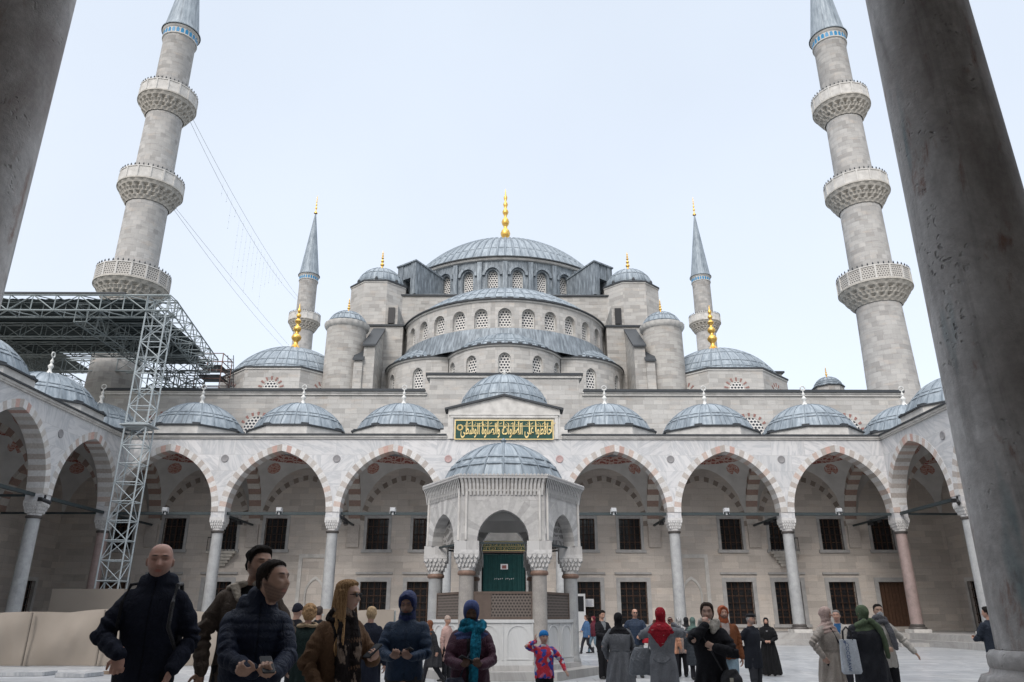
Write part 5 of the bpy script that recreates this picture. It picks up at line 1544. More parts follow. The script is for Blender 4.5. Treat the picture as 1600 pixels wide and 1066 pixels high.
# ================================================================ HOARDING AND SMALL THINGS
HO = (-13, 26.4, 0)
ho = thing('site_hoarding', 'long low site fence wrapped in beige tarpaulin along the left of the courtyard', 'hoarding', HO)
mb = MB()
r5 = random.Random(5)
N, Mz = 150, 8
def hz(x): return 1.66 + 0.05 * math.sin(x * 0.9) + 0.06 * abs(math.sin(x * PI / 2.4))
ids = []
for i in range(N + 1):
    x = -22.6 + 19.0 * i / N
    col = []
    for j in range(Mz + 1):
        v = j / Mz
        ph = (x / 2.4) * PI
        cr_ = abs(((x / 2.375) % 1.0) - 0.5) * 2
        dy = 0.05 * abs(math.sin(9 * cr_ * (1.2 - v) + 2 * v + math.floor(x / 2.375) * 1.7)) * (0.3 + v * (1 - v) * 2) + 0.03 * math.sin(x * 13 + 9 * v * math.sin(x)) * v * (1 - v) * 3 + 0.10 * math.sin(PI * v) * (0.6 + 0.4 * math.cos(2 * ph)) + 0.035 * math.sin(x * 5.1 + 4 * v) * (1 - v) + 0.03 * math.sin(x * 2.3 - 7 * v)
        col.append(mb.vert((x, 26.4 - dy, 0.02 + (hz(x) - 0.02) * v)))
    ids.append(col)
for i in range(N):
    for j in range(Mz): mb.fi([ids[i][j], ids[i + 1][j], ids[i + 1][j + 1], ids[i][j + 1]])
mb.build('tarpaulin', M['tarp'], ho, off=HO, smooth=70)
mb = MB()
for k in range(9):
    x = -22.6 + 19.0 * k / 8; mb.box(x - 0.04, x + 0.04, 26.45, 26.53, 0, hz(x) - 0.02)
    mb.box(x - 0.04, x + 0.04, 26.45, 27.2, 0, 0.06)
mb.box(-22.6, -3.6, 26.42, 26.46, 1.55, 1.6)
mb.build('posts', M['steel'], ho, off=HO)
for k in range(1, 8):
    x = -22.6 + 19.0 * k / 8
    mb = MB(); mb.box(x - 0.02, x + 0.02, 26.16, 26.22, 0.03, hz(x) - 0.03); mb.build('seam', mat_plain('tarpaulin_seam', (0.19, 0.165, 0.14)), ho, off=HO)
for (x, y, a, lb, w) in ((-12.9, 22.3, 0.15, 'loose white marble slab lying flat in front of the hoarding at the far left', 1.2), (-11.3, 21.9, -0.1, 'loose marble slab with a chipped corner lying nearest the bald man', 0.95)):
    mb = MB(); mb.prism([(-w / 2, -0.35), (w / 2 - 0.1, -0.38), (w / 2, 0.3), (-w / 2 + 0.05, 0.36)], 0.004, 0.11, 'z')
    o = mb.build('marble_slab', M['floor'], None, loc=(x, y, 0)); o.rotation_euler.z = a; tag(o, lb, 'stone slab', 'loose paving slabs by the hoarding')
mb = MB(); mb.prism([(-0.4, -0.1), (0.35, -0.14), (0.4, 0.12), (-0.35, 0.1)], 0.004, 0.09, 'z')
o = mb.build('timber_offcut', mat_plain('old_brown_timber', (0.20, 0.15, 0.11)), None, loc=(-10.7, 22.8, 0)); tag(o, 'brown timber offcut on the paving between the slabs and the hoarding', 'timber')
mb = MB(); mb.box(-0.9, 0.9, -0.3, 0.3, 0.0, 0.2)
o = mb.build('stone_block', M['step'], None, loc=(22.2, 43.0, 0)); tag(o, 'low pale stone block at the foot of the steps near the right arcade', 'stone block')

names = ['first floodlight from the left on the back arcade beam, above the bald man', 'second floodlight from the left on the back arcade beam', 'third floodlight from the left on the back arcade beam, left of the fountain', '', 'white floodlight on the back arcade beam just right of the fountain', 'second floodlight right of the fountain on the back arcade beam', 'rightmost floodlight on the back arcade beam']
for k in range(7):
    if k == 3: continue
    x = -24.3 + 6.943 * (k + 0.5) + (0.15 if k < 3 else -0.2)
    f = thing('floodlight', names[k], 'floodlight', (x, 46.35, 7.53), group='white floodlights on the arcade tie beams')
    mb = MB(); mb.box(-0.16, 0.16, -0.16, 0.1, 0.02, 0.26); mb.box(-0.13, 0.13, -0.2, -0.16, 0.05, 0.23); mb.build('housing', M['lamp'], f)
    mb = MB(); mb.box(-0.05, 0.05, -0.05, 0.15, -0.16, 0.02); mb.box(-0.19, -0.165, -0.03, 0.03, -0.1, 0.18); mb.box(0.165, 0.19, -0.03, 0.03, -0.1, 0.18); mb.build('bracket', M['lamp'], f)
for x, y, rz, lb in ((-9.8, 46.5, 0.3, 'black security camera on the column left of the fountain'), (23.7, 39.0, 0.0, 'black spotlight pair under the beam of the right side arcade'), (-23.7, 39.0, 0.0, 'black spotlight under the beam of the left side arcade')):
    f = thing('spotlight', lb, 'spotlight', (x, y, 7.2), rz, 'black spotlights on the arcade beams')
    mb = MB(); mb.tube([(-0.1, -0.1, 0), (0.2, 0.25, -0.15)], 0.1, 8); mb.box(-0.3, -0.12, -0.1, 0.1, -0.1, 0.1); mb.build('housing', M['blackpl'], f)
    mb = MB(); mb.box(-0.04, 0.04, -0.04, 0.04, 0, 0.22); mb.build('bracket', M['blackpl'], f)
# white booth and paper notice by the facade
f = thing('white_cabinet', 'narrow white glazed booth against the wall behind the fountain', 'cabinet', (4.95, 52.3, 0.65))
mb = MB(); mb.box(-0.45, 0.45, -0.35, 0.35, 0.0, 2.3); mb.build('body', M['whitepl'], f)
mb = MB(); mb.box(-0.3, 0.34, -0.37, -0.35, 1.2, 2.15); mb.build('pane', M['glass'], f)
f = thing('paper_notice', 'white printed sheet taped to the window right of the fountain', 'notice', (5.78, 52.84, 2.15))
mb = MB(); mb.box(-0.28, 0.28, -0.01, 0.01, 0, 0.5); mb.build('sheet', M['paper'], f)
mb = MB()
for k in range(5): mb.box(-0.2, 0.2 - 0.06 * (k % 2), -0.016, -0.01, 0.08 + 0.07 * k, 0.10 + 0.07 * k)
mb.build('printed_lines', mat_plain('blue_print', (0.10, 0.14, 0.25)), f)

# cables from the left minaret, and the little lamps that hang from them
def cable(name, lb, p, q, sag, r=0.017, grp='steel cables slung between the minarets'):
    mb = MB(); p, q = Vector(p), Vector(q)
    pts = [p + (q - p) * t - Vector((0, 0, 4 * sag * t * (1 - t))) for t in np.linspace(0, 1, 24)]
    mb.tube([v - p for v in pts], r, 4)
    return tag(mb.build(name, M['cable'], None, loc=p), lb, 'cable', grp)
cable('cable', 'upper thin cable running from the top balcony of the left minaret to the distant one', (-29.2, 57.2, 45.2), (-33.2, 109.0, 49.5), 1.0)
cable('cable', 'thin cable just below the upper one from the top balcony of the left minaret', (-29.4, 58.0, 44.8), (-33.4, 109.0, 49.0), 1.6)
cable('cable', 'lower thin cable from the middle balcony of the left minaret towards the corner dome', (-29.3, 57.4, 35.3), (-34.6, 109.5, 41.0), 0.6)
cable('cable', 'faint second cable from the middle balcony of the left minaret', (-29.3, 57.4, 35.6), (-33.9, 109.5, 41.4), 0.2)
ls = MB()
r9 = random.Random(4)
for k in range(18):
    t = 0.22 + 0.6 * k / 18
    P = Vector((-29.3, 57.4, 45.0)).lerp(Vector((-33.2, 109.0, 49.2)), t) - Vector((0, 0, 4 * 1.3 * t * (1 - t)))
    hgt = r9.uniform(3.0, 9.5) if 3 < k < 14 else r9.uniform(1, 4)
    P = P - Vector((-29.3, 57.4, 45.0))
    ls.tube([P, P - Vector((0, 0, hgt))], 0.004, 3)
    z = 0.5
    while z < hgt:
        if r9.random() < 0.7: ls.box(P.x - 0.022, P.x + 0.022, P.y - 0.022, P.y + 0.022, P.z - z - 0.05, P.z - z)
        z += 0.8
tag(ls.build('hanging_lights', M['cable'], None, loc=(-29.3, 57.4, 45.0)), 'faint net of tiny unlit lamps hanging from the upper cable', 'string lights')
# ================================================================ PEOPLE
def cloth_mat(name, rough=0.85, nscale=60.0, spec=0.15, bump=0.25):
    t = NT(name)
    a = t.n('Attribute'); a.attribute_name = 'Col'
    ob = obn(t)
    f = t.noise(ob, nscale, 3); g = t.noise(ob, 5.0, 4)
    c = t.mix(0.3, a.outputs['Color'], t.ramp(f, [(0.3, 0.6), (0.7, 1.35)]), 'MULTIPLY')
    c = t.mix(0.4, c, t.ramp(g, [(0.3, 0.6), (0.7, 1.25)]), 'MULTIPLY')
    w = t.noise(t.mapping(ob, (1.6, 1.6, 1.0)), 7.0, 5, 0.6, 1.6)
    cr = t.math('ABSOLUTE', t.math('SUBTRACT', w, 0.5))
    nb = t.bump(t.ramp(cr, [(0.0, 0.0), (0.12, 1.0)]), 0.55, 0.012)
    return t.out(c, rough, t.bump(f, bump, 0.003, nb), spec=spec)
M['cloth'] = cloth_mat('woven_cloth')
M['nylon'] = cloth_mat('padded_nylon', 0.55, 25.0, 0.22, 0.1)
M['hair'] = cloth_mat('hair_strands', 0.75, 90.0, 0.06, 0.5)
M['leather'] = cloth_mat('dark_leather', 0.4, 30.0, 0.4, 0.15)
def skin_mat():
    t = NT('skin'); a = t.n('Attribute'); a.attribute_name = 'Col'
    f = t.noise(obn(t), 45, 4)
    c = t.mix(0.15, a.outputs['Color'], t.ramp(f, [(0.3, 0.7), (0.7, 1.2)]), 'MULTIPLY')
    t.b.inputs['Subsurface Weight'].default_value = 0.08
    t.b.inputs['Subsurface Radius'].default_value = (0.01, 0.004, 0.002)
    return t.out(c, 0.5, t.bump(f, 0.1, 0.002), spec=0.3)
M['skin'] = skin_mat()
M['eye'] = mat_plain('eye_white', (0.30, 0.27, 0.255), 0.4, amt=0.0, bump=0)
M['iris'] = mat_plain('dark_iris', (0.02, 0.012, 0.01), 0.2, amt=0.0, bump=0)

M['phonescreen'] = mat_plain('dark_phone_screen', (0.02, 0.022, 0.026), 0.5, spec=0.15, amt=0.0, bump=0)
class PM:
    """closed overlapping solids, fused into one skin by a voxel remesh"""
    def __init__(s): s.V = []; s.F = []; s.n = 0
    def add(s, v, f):
        s.V.append(np.asarray(v, float)); s.F += [[i + s.n for i in q] for q in f]; s.n += len(v)
    def ell(s, c, r, rot=None, nu=14, nv=9):
        v = [(0, 0, 1)]; 
        for j in range(1, nv):
            t = PI * j / nv
            for i in range(nu): v.append((math.sin(t) * math.cos(2 * PI * i / nu), math.sin(t) * math.sin(2 * PI * i / nu), math.cos(t)))
        v.append((0, 0, -1))
        f = [[0, 1 + i, 1 + (i + 1) % nu] for i in range(nu)]
        for j in range(nv - 2):
            for i in range(nu):
                a = 1 + j * nu; f.append([a + i, a + nu + i, a + nu + (i + 1) % nu, a + (i + 1) % nu])
        L = len(v) - 1; f += [[L, L - nu + (i + 1) % nu, L - nu + i] for i in range(nu)]
        v = np.array(v) * np.array(r)
        if rot is not None: v = v @ np.array(rot).T
        s.add(v + np.array(c), f)
    def limb(s, P, rr, nu=12, flat=None):
        """chain of discs along P with rounded ends; flat=(direction, factor) squashes the section"""
        P = [np.array(p, float) for p in P]
        # extend into hemispheres
        d0 = P[0] - P[1]; d0 /= np.linalg.norm(d0) + 1e-9
        d1 = P[-1] - P[-2]; d1 /= np.linalg.norm(d1) + 1e-9
        pts, rad = [], []
        for t in (0.05, 0.5, 0.85): pts.append(P[0] + d0 * rr[0] * math.sqrt(1 - t * t)); rad.append(rr[0] * t)
        pts += P; rad += list(rr)
        for t in (0.85, 0.5, 0.05): pts.append(P[-1] + d1 * rr[-1] * math.sqrt(1 - t * t)); rad.append(rr[-1] * t)
        v = []; u0 = None
        for k, p in enumerate(pts):
            d = pts[min(k + 1, len(pts) - 1)] - pts[max(k - 1, 0)]; d /= np.linalg.norm(d) + 1e-9
            if u0 is None:
                h = np.array([0, 1, 0]) if abs(d[1]) < 0.9 else np.array([1, 0, 0]); u0 = np.cross(d, h)
            u = u0 - d * (u0 @ d); u /= np.linalg.norm(u) + 1e-9; u0 = u; w = np.cross(d, u)
            for i in range(nu):
                q = (u * math.cos(2 * PI * i / nu) + w * math.sin(2 * PI * i / nu)) * rad[k]
                if flat is not None:
                    fd = np.array(flat[0], float); fd /= np.linalg.norm(fd); q = q - fd * (q @ fd) * (1 - flat[1])
                v.append(p + q)
        f = []
        for k in range(len(pts) - 1):
            for i in range(nu):
                a, b = k * nu + i, k * nu + (i + 1) % nu
                f.append([a, b, b + nu, a + nu])
        f.append(list(range(nu))[::-1]); L = (len(pts) - 1) * nu; f.append([L + i for i in range(nu)])
        s.add(v, f)
    def loft(s, secs, nu=28, sq=2.3):
        """stack of super-ellipses (cx, cy, z, rx, ry), closed at both ends"""
        v = []
        for (cx, cy, z, rx, ry) in secs:
            for i in range(nu):
                t = 2 * PI * i / nu; c, q = math.cos(t), math.sin(t)
                v.append((cx + rx * math.copysign(abs(c) ** (2 / sq), c), cy + ry * math.copysign(abs(q) ** (2 / sq), q), z))
        f = []
        for k in range(len(secs) - 1):
            for i in range(nu):
                a, b = k * nu + i, k * nu + (i + 1) % nu; f.append([a, b, b + nu, a + nu])
        f.append(list(range(nu))[::-1]); L = (len(secs) - 1) * nu; f.append([L + i for i in range(nu)])
        s.add(v, f)
    def fuse(s, vox, smooth=3):
        me = bpy.data.meshes.new('tmp'); me.from_pydata(np.concatenate(s.V).tolist(), [], s.F)
        o = bpy.data.objects.new('tmp', me); COL.objects.link(o)
        m = o.modifiers.new('r', 'REMESH'); m.mode = 'VOXEL'; m.voxel_size = vox
        if smooth:
            q = o.modifiers.new('s', 'SMOOTH'); q.factor = 0.5; q.iterations = smooth
        dg = bpy.context.evaluated_depsgraph_get()
        out = bpy.data.meshes.new_from_object(o.evaluated_get(dg))
        bpy.data.objects.remove(o); bpy.data.meshes.remove(me)
        return out
def mco(me):
    v = np.zeros(len(me.vertices) * 3); me.vertices.foreach_get('co', v); return v.reshape(-1, 3)
def mno(me):
    v = np.zeros(len(me.vertices) * 3); me.vertices.foreach_get('normal', v); return v.reshape(-1, 3)
def paint(me, col):
    """col: (r,g,b) or an array per vertex"""
    n = len(me.vertices)
    c = np.ones((n, 4), dtype=np.float32)
    c[:, :3] = np.clip(np.asarray(col, dtype=np.float32), 0, 1)
    if 'Col' in me.color_attributes: me.color_attributes.remove(me.color_attributes['Col'])
    a = me.color_attributes.new('Col', 'FLOAT_COLOR', 'POINT'); a.data.foreach_set('color', c.ravel())
def wavy(P, f, seed):
    r = np.random.RandomState(seed); s = np.zeros(len(P))
    for k in range(5):
        d = r.normal(size=3) * f * (0.6 + 0.5 * k); s += np.sin(P @ d + r.uniform(0, 6)) / (1 + 0.5 * k)
    return s / 2.5
def objm(name, me, mat, parent, smooth=True):
    me.name = name
    me.materials.clear(); me.materials.append(mat)
    if smooth: me.polygons.foreach_set('use_smooth', [True] * len(me.polygons))
    o = bpy.data.objects.new(name, me); COL.objects.link(o); o.parent = parent
    return o

def smooth_step(x, a, b):
    t = np.clip((x - a) / (b - a), 0, 1); return t * t * (3 - 2 * t)
def head_shape(d, k=1.0, fem=False):
    """head surface point for unit directions d (face looks along -Y); metres, centre of the skull at 0"""
    d = d / (np.abs(d) ** 2.35).sum(1)[:, None] ** (1 / 2.35)
    x, y, z = d[:, 0], d[:, 1], d[:, 2]
    X_ = x * 0.074; Y_ = y * 0.095 + 0.008; Z_ = z * 0.116
    low = np.clip(-z, 0, 1)
    X_ = X_ * (1 - (0.34 if fem else 0.26) * low ** 1.6)
    Y_ = np.where(y < 0, Y_ * (1 - 0.02 * low), Y_ * (1 - 0.42 * low ** 1.2))
    X_ = X_ * (1 + 0.10 * np.clip(z - 0.1, 0, 1))
    Z_ = np.where(Z_ > 0, Z_ * 0.95, Z_)
    fr = smooth_step(-y, 0.15, 0.75)
    Y_ = Y_ + fr * 0.006 * (1 - np.abs(x))             # flatter face
    g = lambda cx, sx_, cz, sz: np.exp(-((np.abs(X_) - cx) / sx_) ** 2 - ((Z_ - cz) / sz) ** 2)
    nose = np.exp(-(X_ / (0.0095 + 0.006 * smooth_step(-Z_, -0.01, 0.03))) ** 2) * np.clip((0.022 - Z_) / 0.05, 0, 1) * smooth_step(Z_, -0.042, -0.030)
    dy = -0.030 * nose
    dy += 0.014 * g(0.031, 0.017, 0.009, 0.011)          # eye sockets
    dy -= 0.009 * g(0.028, 0.026, 0.031, 0.009)          # brow
    dy -= 0.006 * g(0.040, 0.018, -0.018, 0.02)          # cheekbones
    dy -= 0.007 * np.exp(-(X_ / 0.022) ** 2 - ((Z_ + 0.056) / 0.006) ** 2)
    dy -= 0.006 * np.exp(-(X_ / 0.018) ** 2 - ((Z_ + 0.069) / 0.006) ** 2)
    dy += 0.003 * np.exp(-(X_ / 0.026) ** 2 - ((Z_ + 0.062) / 0.0025) ** 2)
    dy -= 0.008 * np.exp(-(X_ / 0.018) ** 2 - ((Z_ + 0.096) / 0.013) ** 2)
    dy += 0.004 * np.exp(-(X_ / 0.02) ** 2 - ((Z_ + 0.080) / 0.006) ** 2)
    Y_ = Y_ + dy * fr
    return np.stack([X_, Y_, Z_], 1) * k
def dirs(nu, nv):
    v = [(0, 0, 1)]
    for j in range(1, nv):
        t = PI * j / nv
        for i in range(nu): v.append((math.sin(t) * math.cos(2 * PI * i / nu), math.sin(t) * math.sin(2 * PI * i / nu), math.cos(t)))
    v.append((0, 0, -1))
    f = [[0, 1 + i, 1 + (i + 1) % nu] for i in range(nu)]
    for j in range(nv - 2):
        for i in range(nu):
            a = 1 + j * nu; f.append([a + i, a + nu + i, a + nu + (i + 1) % nu, a + (i + 1) % nu])
    L = len(v) - 1; f += [[L, L - nu + (i + 1) % nu, L - nu + i] for i in range(nu)]
    return np.array(v), f
def rotz(a): return np.array([[math.cos(a), -math.sin(a), 0], [math.sin(a), math.cos(a), 0], [0, 0, 1]])
def rotx(a): return np.array([[1, 0, 0], [0, math.cos(a), -math.sin(a)], [0, math.sin(a), math.cos(a)]])
def hairline(y, kind='short'):
    """lowest hair height for the depth y (-1 face .. 1 nape)"""
    xs = [-1.2, -0.75, -0.45, -0.1, 0.1, 0.35, 0.7, 1.2]
    zs_ = {'short': [0.090, 0.082, 0.066, -0.004, 0.016, -0.03, -0.060, -0.065],
           'bob': [0.074, 0.066, 0.045, -0.05, -0.09, -0.10, -0.11, -0.11],
           'hood': [0.070, 0.055, -0.03, -0.13, -0.14, -0.14, -0.14, -0.14],
           'beanie': [0.035, 0.033, 0.02, 0.01, 0.005, -0.01, -0.02, -0.02],
           'cap': [0.045, 0.045, 0.045, 0.04, 0.04, 0.035, 0.03, 0.03]}[kind]
    return np.interp(y, xs, zs_)
def shell(kind, thick, k=1.0, rough=0.0, seed=1, nu=40, nv=28, fem=False):
    """hair, hood or cap as a closed shell over the skull; pulled under the skin where the face is open"""
    d, f = dirs(nu, nv)
    P = head_shape(d, 1.0, fem)
    P[:, 1] = np.where(P[:, 1] < -0.08, -0.082, P[:, 1])
    yn = d[:, 1]
    if kind == 'bob':
        e = np.sqrt((P[:, 0] / 0.067) ** 2 + ((P[:, 2] + 0.035) / 0.118) ** 2)
        m = np.where(yn < 0.0, smooth_step(e + 0.05 * wavy(P, 130, seed), 0.96, 1.06) * smooth_step(P[:, 2], -0.115, -0.09), smooth_step(P[:, 2], -0.115, -0.095))
    elif kind in ('hijab',):
        face = ((P[:, 0] / 0.057) ** 2 + ((P[:, 2] + 0.018) / 0.078) ** 2 < 1) & (yn < -0.1)
        m = np.where(face, 0.0, 1.0)
        e = np.sqrt((P[:, 0] / 0.057) ** 2 + ((P[:, 2] + 0.018) / 0.078) ** 2)
        m = np.where(yn < -0.1, smooth_step(e, 0.9, 1.08), 1.0)
    else:
        hl = hairline(yn, kind)
        m = smooth_step(P[:, 2] - hl + (0.005 * wavy(P, 130, seed) if kind in ('short', 'bob') else 0), -0.006, 0.008)
        if kind == 'hood':
            e = np.sqrt((P[:, 0] / 0.066) ** 2 + ((P[:, 2] + 0.03) / 0.100) ** 2)
            m = np.where(yn < -0.1, smooth_step(e, 0.95, 1.08), 1.0)
    if kind == 'short': thick = thick * (0.30 + 0.85 * smooth_step(P[:, 2], 0.02, 0.085))
    off = -0.014 + m * (thick + 0.014)
    if rough: off = off + m * rough * wavy(P, 60, seed)
    P = P + d * off[:, None]
    return P * k, f

def hand(pm, W_, dr, nrm, s=1.0, curl=0.6, thumb=1, fine=True):
    """palm, four curled fingers and a thumb. dr = direction of the fingers, nrm = side the fingers curl towards"""
    d = np.array(dr, float); d /= np.linalg.norm(d)
    n = np.array(nrm, float); n = n - d * (n @ d); n /= np.linalg.norm(n) + 1e-9
    t = np.cross(d, n) * thumb
    Wp = np.array(W_, float)
    rot = np.stack([t, d, n], 1)
    pm.ell(Wp + d * 0.045 * s, (0.042 * s, 0.052 * s, 0.019 * s), rot)
    pm.limb([Wp - d * 0.03, Wp + d * 0.02], [0.028 * s, 0.028 * s], 10)
    if not fine:
        pm.ell(Wp + d * 0.095 * s + n * 0.02 * s * curl, (0.038 * s, 0.04 * s, 0.016 * s), rot)
        pm.limb([Wp + d * 0.03 * s + t * 0.03 * s, Wp + d * 0.07 * s + t * 0.055 * s + n * 0.015], [0.012 * s, 0.009 * s], 8)
        return
    ln = [0.072, 0.080, 0.075, 0.060]
    for i in range(4):
        b = Wp + (d * (0.088 - 0.004 * abs(i - 1)) + t * (0.030 - 0.0205 * i)) * s
        P = [b - d * 0.02 * s, b]; a = 0.0; L = ln[i] * s
        for q, fr in enumerate((0.42, 0.32, 0.26)):
            a += curl * (0.75 if q == 0 else 0.95)
            P.append(P[-1] + (d * math.cos(a) + n * math.sin(a) + t * 0.06 * (1 - i)) * L * fr)
        pm.limb(P, [0.0105 * s, 0.0105 * s, 0.0095 * s, 0.0088 * s, 0.0072 * s], 8)
    b = Wp + (d * 0.025 + t * 0.030) * s
    v1 = d * 0.62 + t * 0.68 + n * 0.35; v1 /= np.linalg.norm(v1); v2 = d * 0.85 + t * 0.15 + n * 0.55; v2 /= np.linalg.norm(v2)
    pm.limb([b - v1 * 0.01, b + v1 * 0.036 * s, b + v1 * 0.036 * s + v2 * 0.036 * s], [0.015 * s, 0.012 * s, 0.0085 * s], 8)

def ik(Sh, Wt, L1, L2, pole):
    Sh, Wt, pole = np.array(Sh, float), np.array(Wt, float), np.array(pole, float)
    v = Wt - Sh; D = np.linalg.norm(v)
    if D > (L1 + L2) * 0.995: Wt = Sh + v / D * (L1 + L2) * 0.995; v = Wt - Sh; D = np.linalg.norm(v)
    u = v / D; a = (L1 * L1 - L2 * L2 + D * D) / (2 * D); h = math.sqrt(max(L1 * L1 - a * a, 0))
    p = pole - u * (pole @ u); p /= np.linalg.norm(p) + 1e-9
    return Sh + u * a + p * h, Wt

ARMS = {   # wrist target (x outward, y forward negative, z) at 1.75 m height, elbow pole, hand direction, curl, palm normal
    'down': ((0.27, -0.02, 0.86), (0.3, 1, 0), (0.02, -0.1, -1), 0.45, (-1, 0, 0)),
    'phone': ((0.10, -0.34, 1.10), (0.8, 0.35, -1), (-0.45, -0.75, 0.35), 0.9, (-0.4, 0.1, 0.9)),
    'phone_low': ((0.11, -0.33, 1.02), (0.9, 0.3, -1), (-0.5, -0.7, 0.2), 0.9, (-0.4, 0.1, 0.9)),
    'pocket': ((0.23, -0.09, 0.93), (1, 0.8, 0), (-0.25, -0.25, -1), 0.3, (-1, 0, 0)),
    'face': ((0.07, -0.20, 1.40), (0.8, -0.1, -1), (-0.45, -0.05, 0.9), 0.6, (0, 1, 0)),
    'photo': ((0.10, -0.30, 1.55), (0.9, -0.3, -0.8), (-0.3, -0.3, 1), 0.9, (-0.6, 0.5, 0)),
    'back': ((0.10, 0.20, 0.98), (1, 0.6, 0), (-0.8, 0.1, -0.6), 0.6, (0, -1, 0)),
    'belly': ((0.10, -0.24, 1.02), (1, 0.3, -0.6), (-0.95, -0.3, 0.0), 0.7, (0, 1, 0)),
    'chest': ((0.06, -0.24, 1.22), (1, 0.1, -0.8), (-0.8, -0.2, 0.35), 0.7, (0, 1, 0)),
    'hip': ((0.25, -0.08, 1.00), (1, 0.7, 0.0), (-0.6, -0.4, -0.5), 0.6, (-1, 0.3, 0)),
    'reach': ((0.20, -0.46, 1.15), (0.6, 0.3, -1), (-0.1, -1, 0.1), 0.5, (0, 0, -1)),
    'out': ((0.42, -0.20, 0.98), (0.4, 0.8, 0.2), (0.5, -0.3, -0.7), 0.3, (0, 0.3, -1)),
    'up': ((0.24, -0.12, 1.62), (1, -0.2, -0.5), (-0.4, 0.0, 0.9), 0.5, (-1, 0, 0)),
}
def person(label, x, y, z0, H, face=0.0, head=0.0, pitch=0.0, skin=(0.42, 0.27, 0.20), fem=False, build=1.0,
           arms=('down', 'down'), stance='stand', hair='short', haircol=(0.03, 0.022, 0.018), beard=None,
           coat=None, coatcol=(0.02, 0.025, 0.04), hem=0.80, flare=1.0, quilt=0.0, coatmat='cloth', collar=None, collarcol=None,
           pants=(0.02, 0.02, 0.025), shoe=(0.02, 0.02, 0.02), lod=0, extras=None, group=None, inner=None, sleeve=1.0, seed=1, lean=0.0, boots=False, mask=False, glasses=False, headk=1.0, hoff=(0, 0)):
    """face: degrees the body turns from facing the lens (+ = towards picture right); head: extra head turn"""
    s = H / 1.75
    root = thing('person', label, 'person', (x, y, z0), R(face), group)
    vb, vc = [(0.0044, 0.009), (0.0070, 0.012), (0.010, 0.014)][lod]
    sw = (0.165 if fem else 0.188) * build
    J = {}
    ly = -lean
    J['hipc'] = np.array((0, 0.0, 0.93)); J['neck'] = np.array((0, ly, 1.47)); J['head'] = np.array((0, ly - 0.022, 1.632))
    J['head'] = J['head'] + np.array((hoff[0], hoff[1], 0)); J['neck'] = J['neck'] + np.array((hoff[0], hoff[1], 0)) * 0.45
    feet = {'stand': ((0.10, 0.0), (0.10, -0.04)), 'walk': ((0.08, -0.30), (0.08, 0.26)), 'wide': ((0.15, -0.02), (0.13, 0.02)), 'close': ((0.075, 0.01), (0.075, -0.02))}[stance]
    legs = []
    for i, sg in enumerate((-1, 1)):
        fx, fy = feet[i]
        hip = np.array((sg * 0.092, 0, 0.91)); an = np.array((sg * fx, fy, 0.085 + (0.05 if stance == 'walk' and fy > 0 else 0)))
        kn, an = ik(hip, an, 0.43, 0.43, (0, -1, 0)) if stance == 'walk' else ((hip + an) / 2 + np.array((0, -0.02, 0.03)), an)
        legs.append((hip, kn, an))
    arms_j = []
    for i, sg in enumerate((-1, 1)):
        spec = ARMS[arms[i]] if isinstance(arms[i], str) else arms[i]
        tgt, pole, hd, curl, pn = spec
        m = np.array((sg, 1, 1))
        Sh = np.array((sg * (sw - 0.012), ly * 0.95, 1.385))
        El, Wr = ik(Sh, np.array(tgt) * m, 0.285, 0.255, np.array(pole) * m)
        arms_j.append((Sh, El, Wr, np.array(hd) * m, curl, np.array(pn) * m, sg))
    # ---- body: one continuous surface with head, ears, hands and five-fingered hands
    pm = PM()
    HR = rotz(R(head)) @ rotx(R(pitch))
    d_, f_ = dirs(*[(56, 40), (40, 30), (28, 20)][lod])
    hk = (1.0 if not fem else 0.96) * headk
    if headk > 1: J['head'] = J['head'] + np.array((0, 0, 0.118 * (headk - 1) * 0.3))
    pm.add((head_shape(d_, hk, fem) @ HR.T) + J['head'], f_)
    hc = J['head']
    for sg in (-1, 1):
        pm.ell(hc + HR @ np.array((sg * 0.078 * hk, 0.012, -0.006)), (0.009, 0.017, 0.030), HR @ rotz(sg * 0.35))
    pm.limb([J['neck'] + np.array((0, 0.02, -0.03)), hc + HR @ np.array((0, 0.022, -0.07))], [0.062 if not fem else 0.052, 0.055 if not fem else 0.047], 16)
    b = build
    pm.loft([(0, 0, 0.84, 0.12 * b, 0.09 * b), (0, 0, 0.93, 0.158 * b, 0.105 * b), (0, 0, 1.06, 0.135 * b, 0.092 * b), (0, ly * 0.5, 1.2, 0.15 * b, 0.10 * b), (0, ly * 0.8, 1.33, 0.155 * b, 0.095 * b), (0, ly, 1.40, 0.12 * b, 0.07), (0, ly, 1.475, 0.055, 0.052)], 20)
    for hip, kn, an in legs:
        pm.limb([hip, kn, an], [0.082 * b, 0.055 * b, 0.04], 12)
        pm.limb([an + np.array((0, 0.02, -0.045)), an + np.array((0, -0.13, -0.055))], [0.036, 0.03], 10)
    for Sh, El, Wr, hd, curl, pn, sg in arms_j:
        pm.limb([Sh + np.array((-sg * 0.02, 0, -0.02)), (Sh + El) / 2, El], [0.042 * b, 0.042 * b, 0.038], 12); pm.limb([El, (El * 0.55 + Wr * 0.45), Wr], [0.040, 0.037, 0.026], 12)
        hand(pm, Wr, hd, pn, 1.0 if not fem else 0.92, curl, sg, lod < 2)
    me = pm.fuse(vb, 2 if lod else 3)
    P = mco(me); Q = (P - J['head']) @ HR / hk
    c = np.tile(np.array(skin), (len(P), 1)); sk = np.array(skin)
    g = lambda cx, sx_, cz, sz: (np.exp(-((np.abs(Q[:, 0]) - cx) / sx_) ** 4 - ((Q[:, 2] - cz) / sz) ** 4) * (Q[:, 1] < -0.03))[:, None]
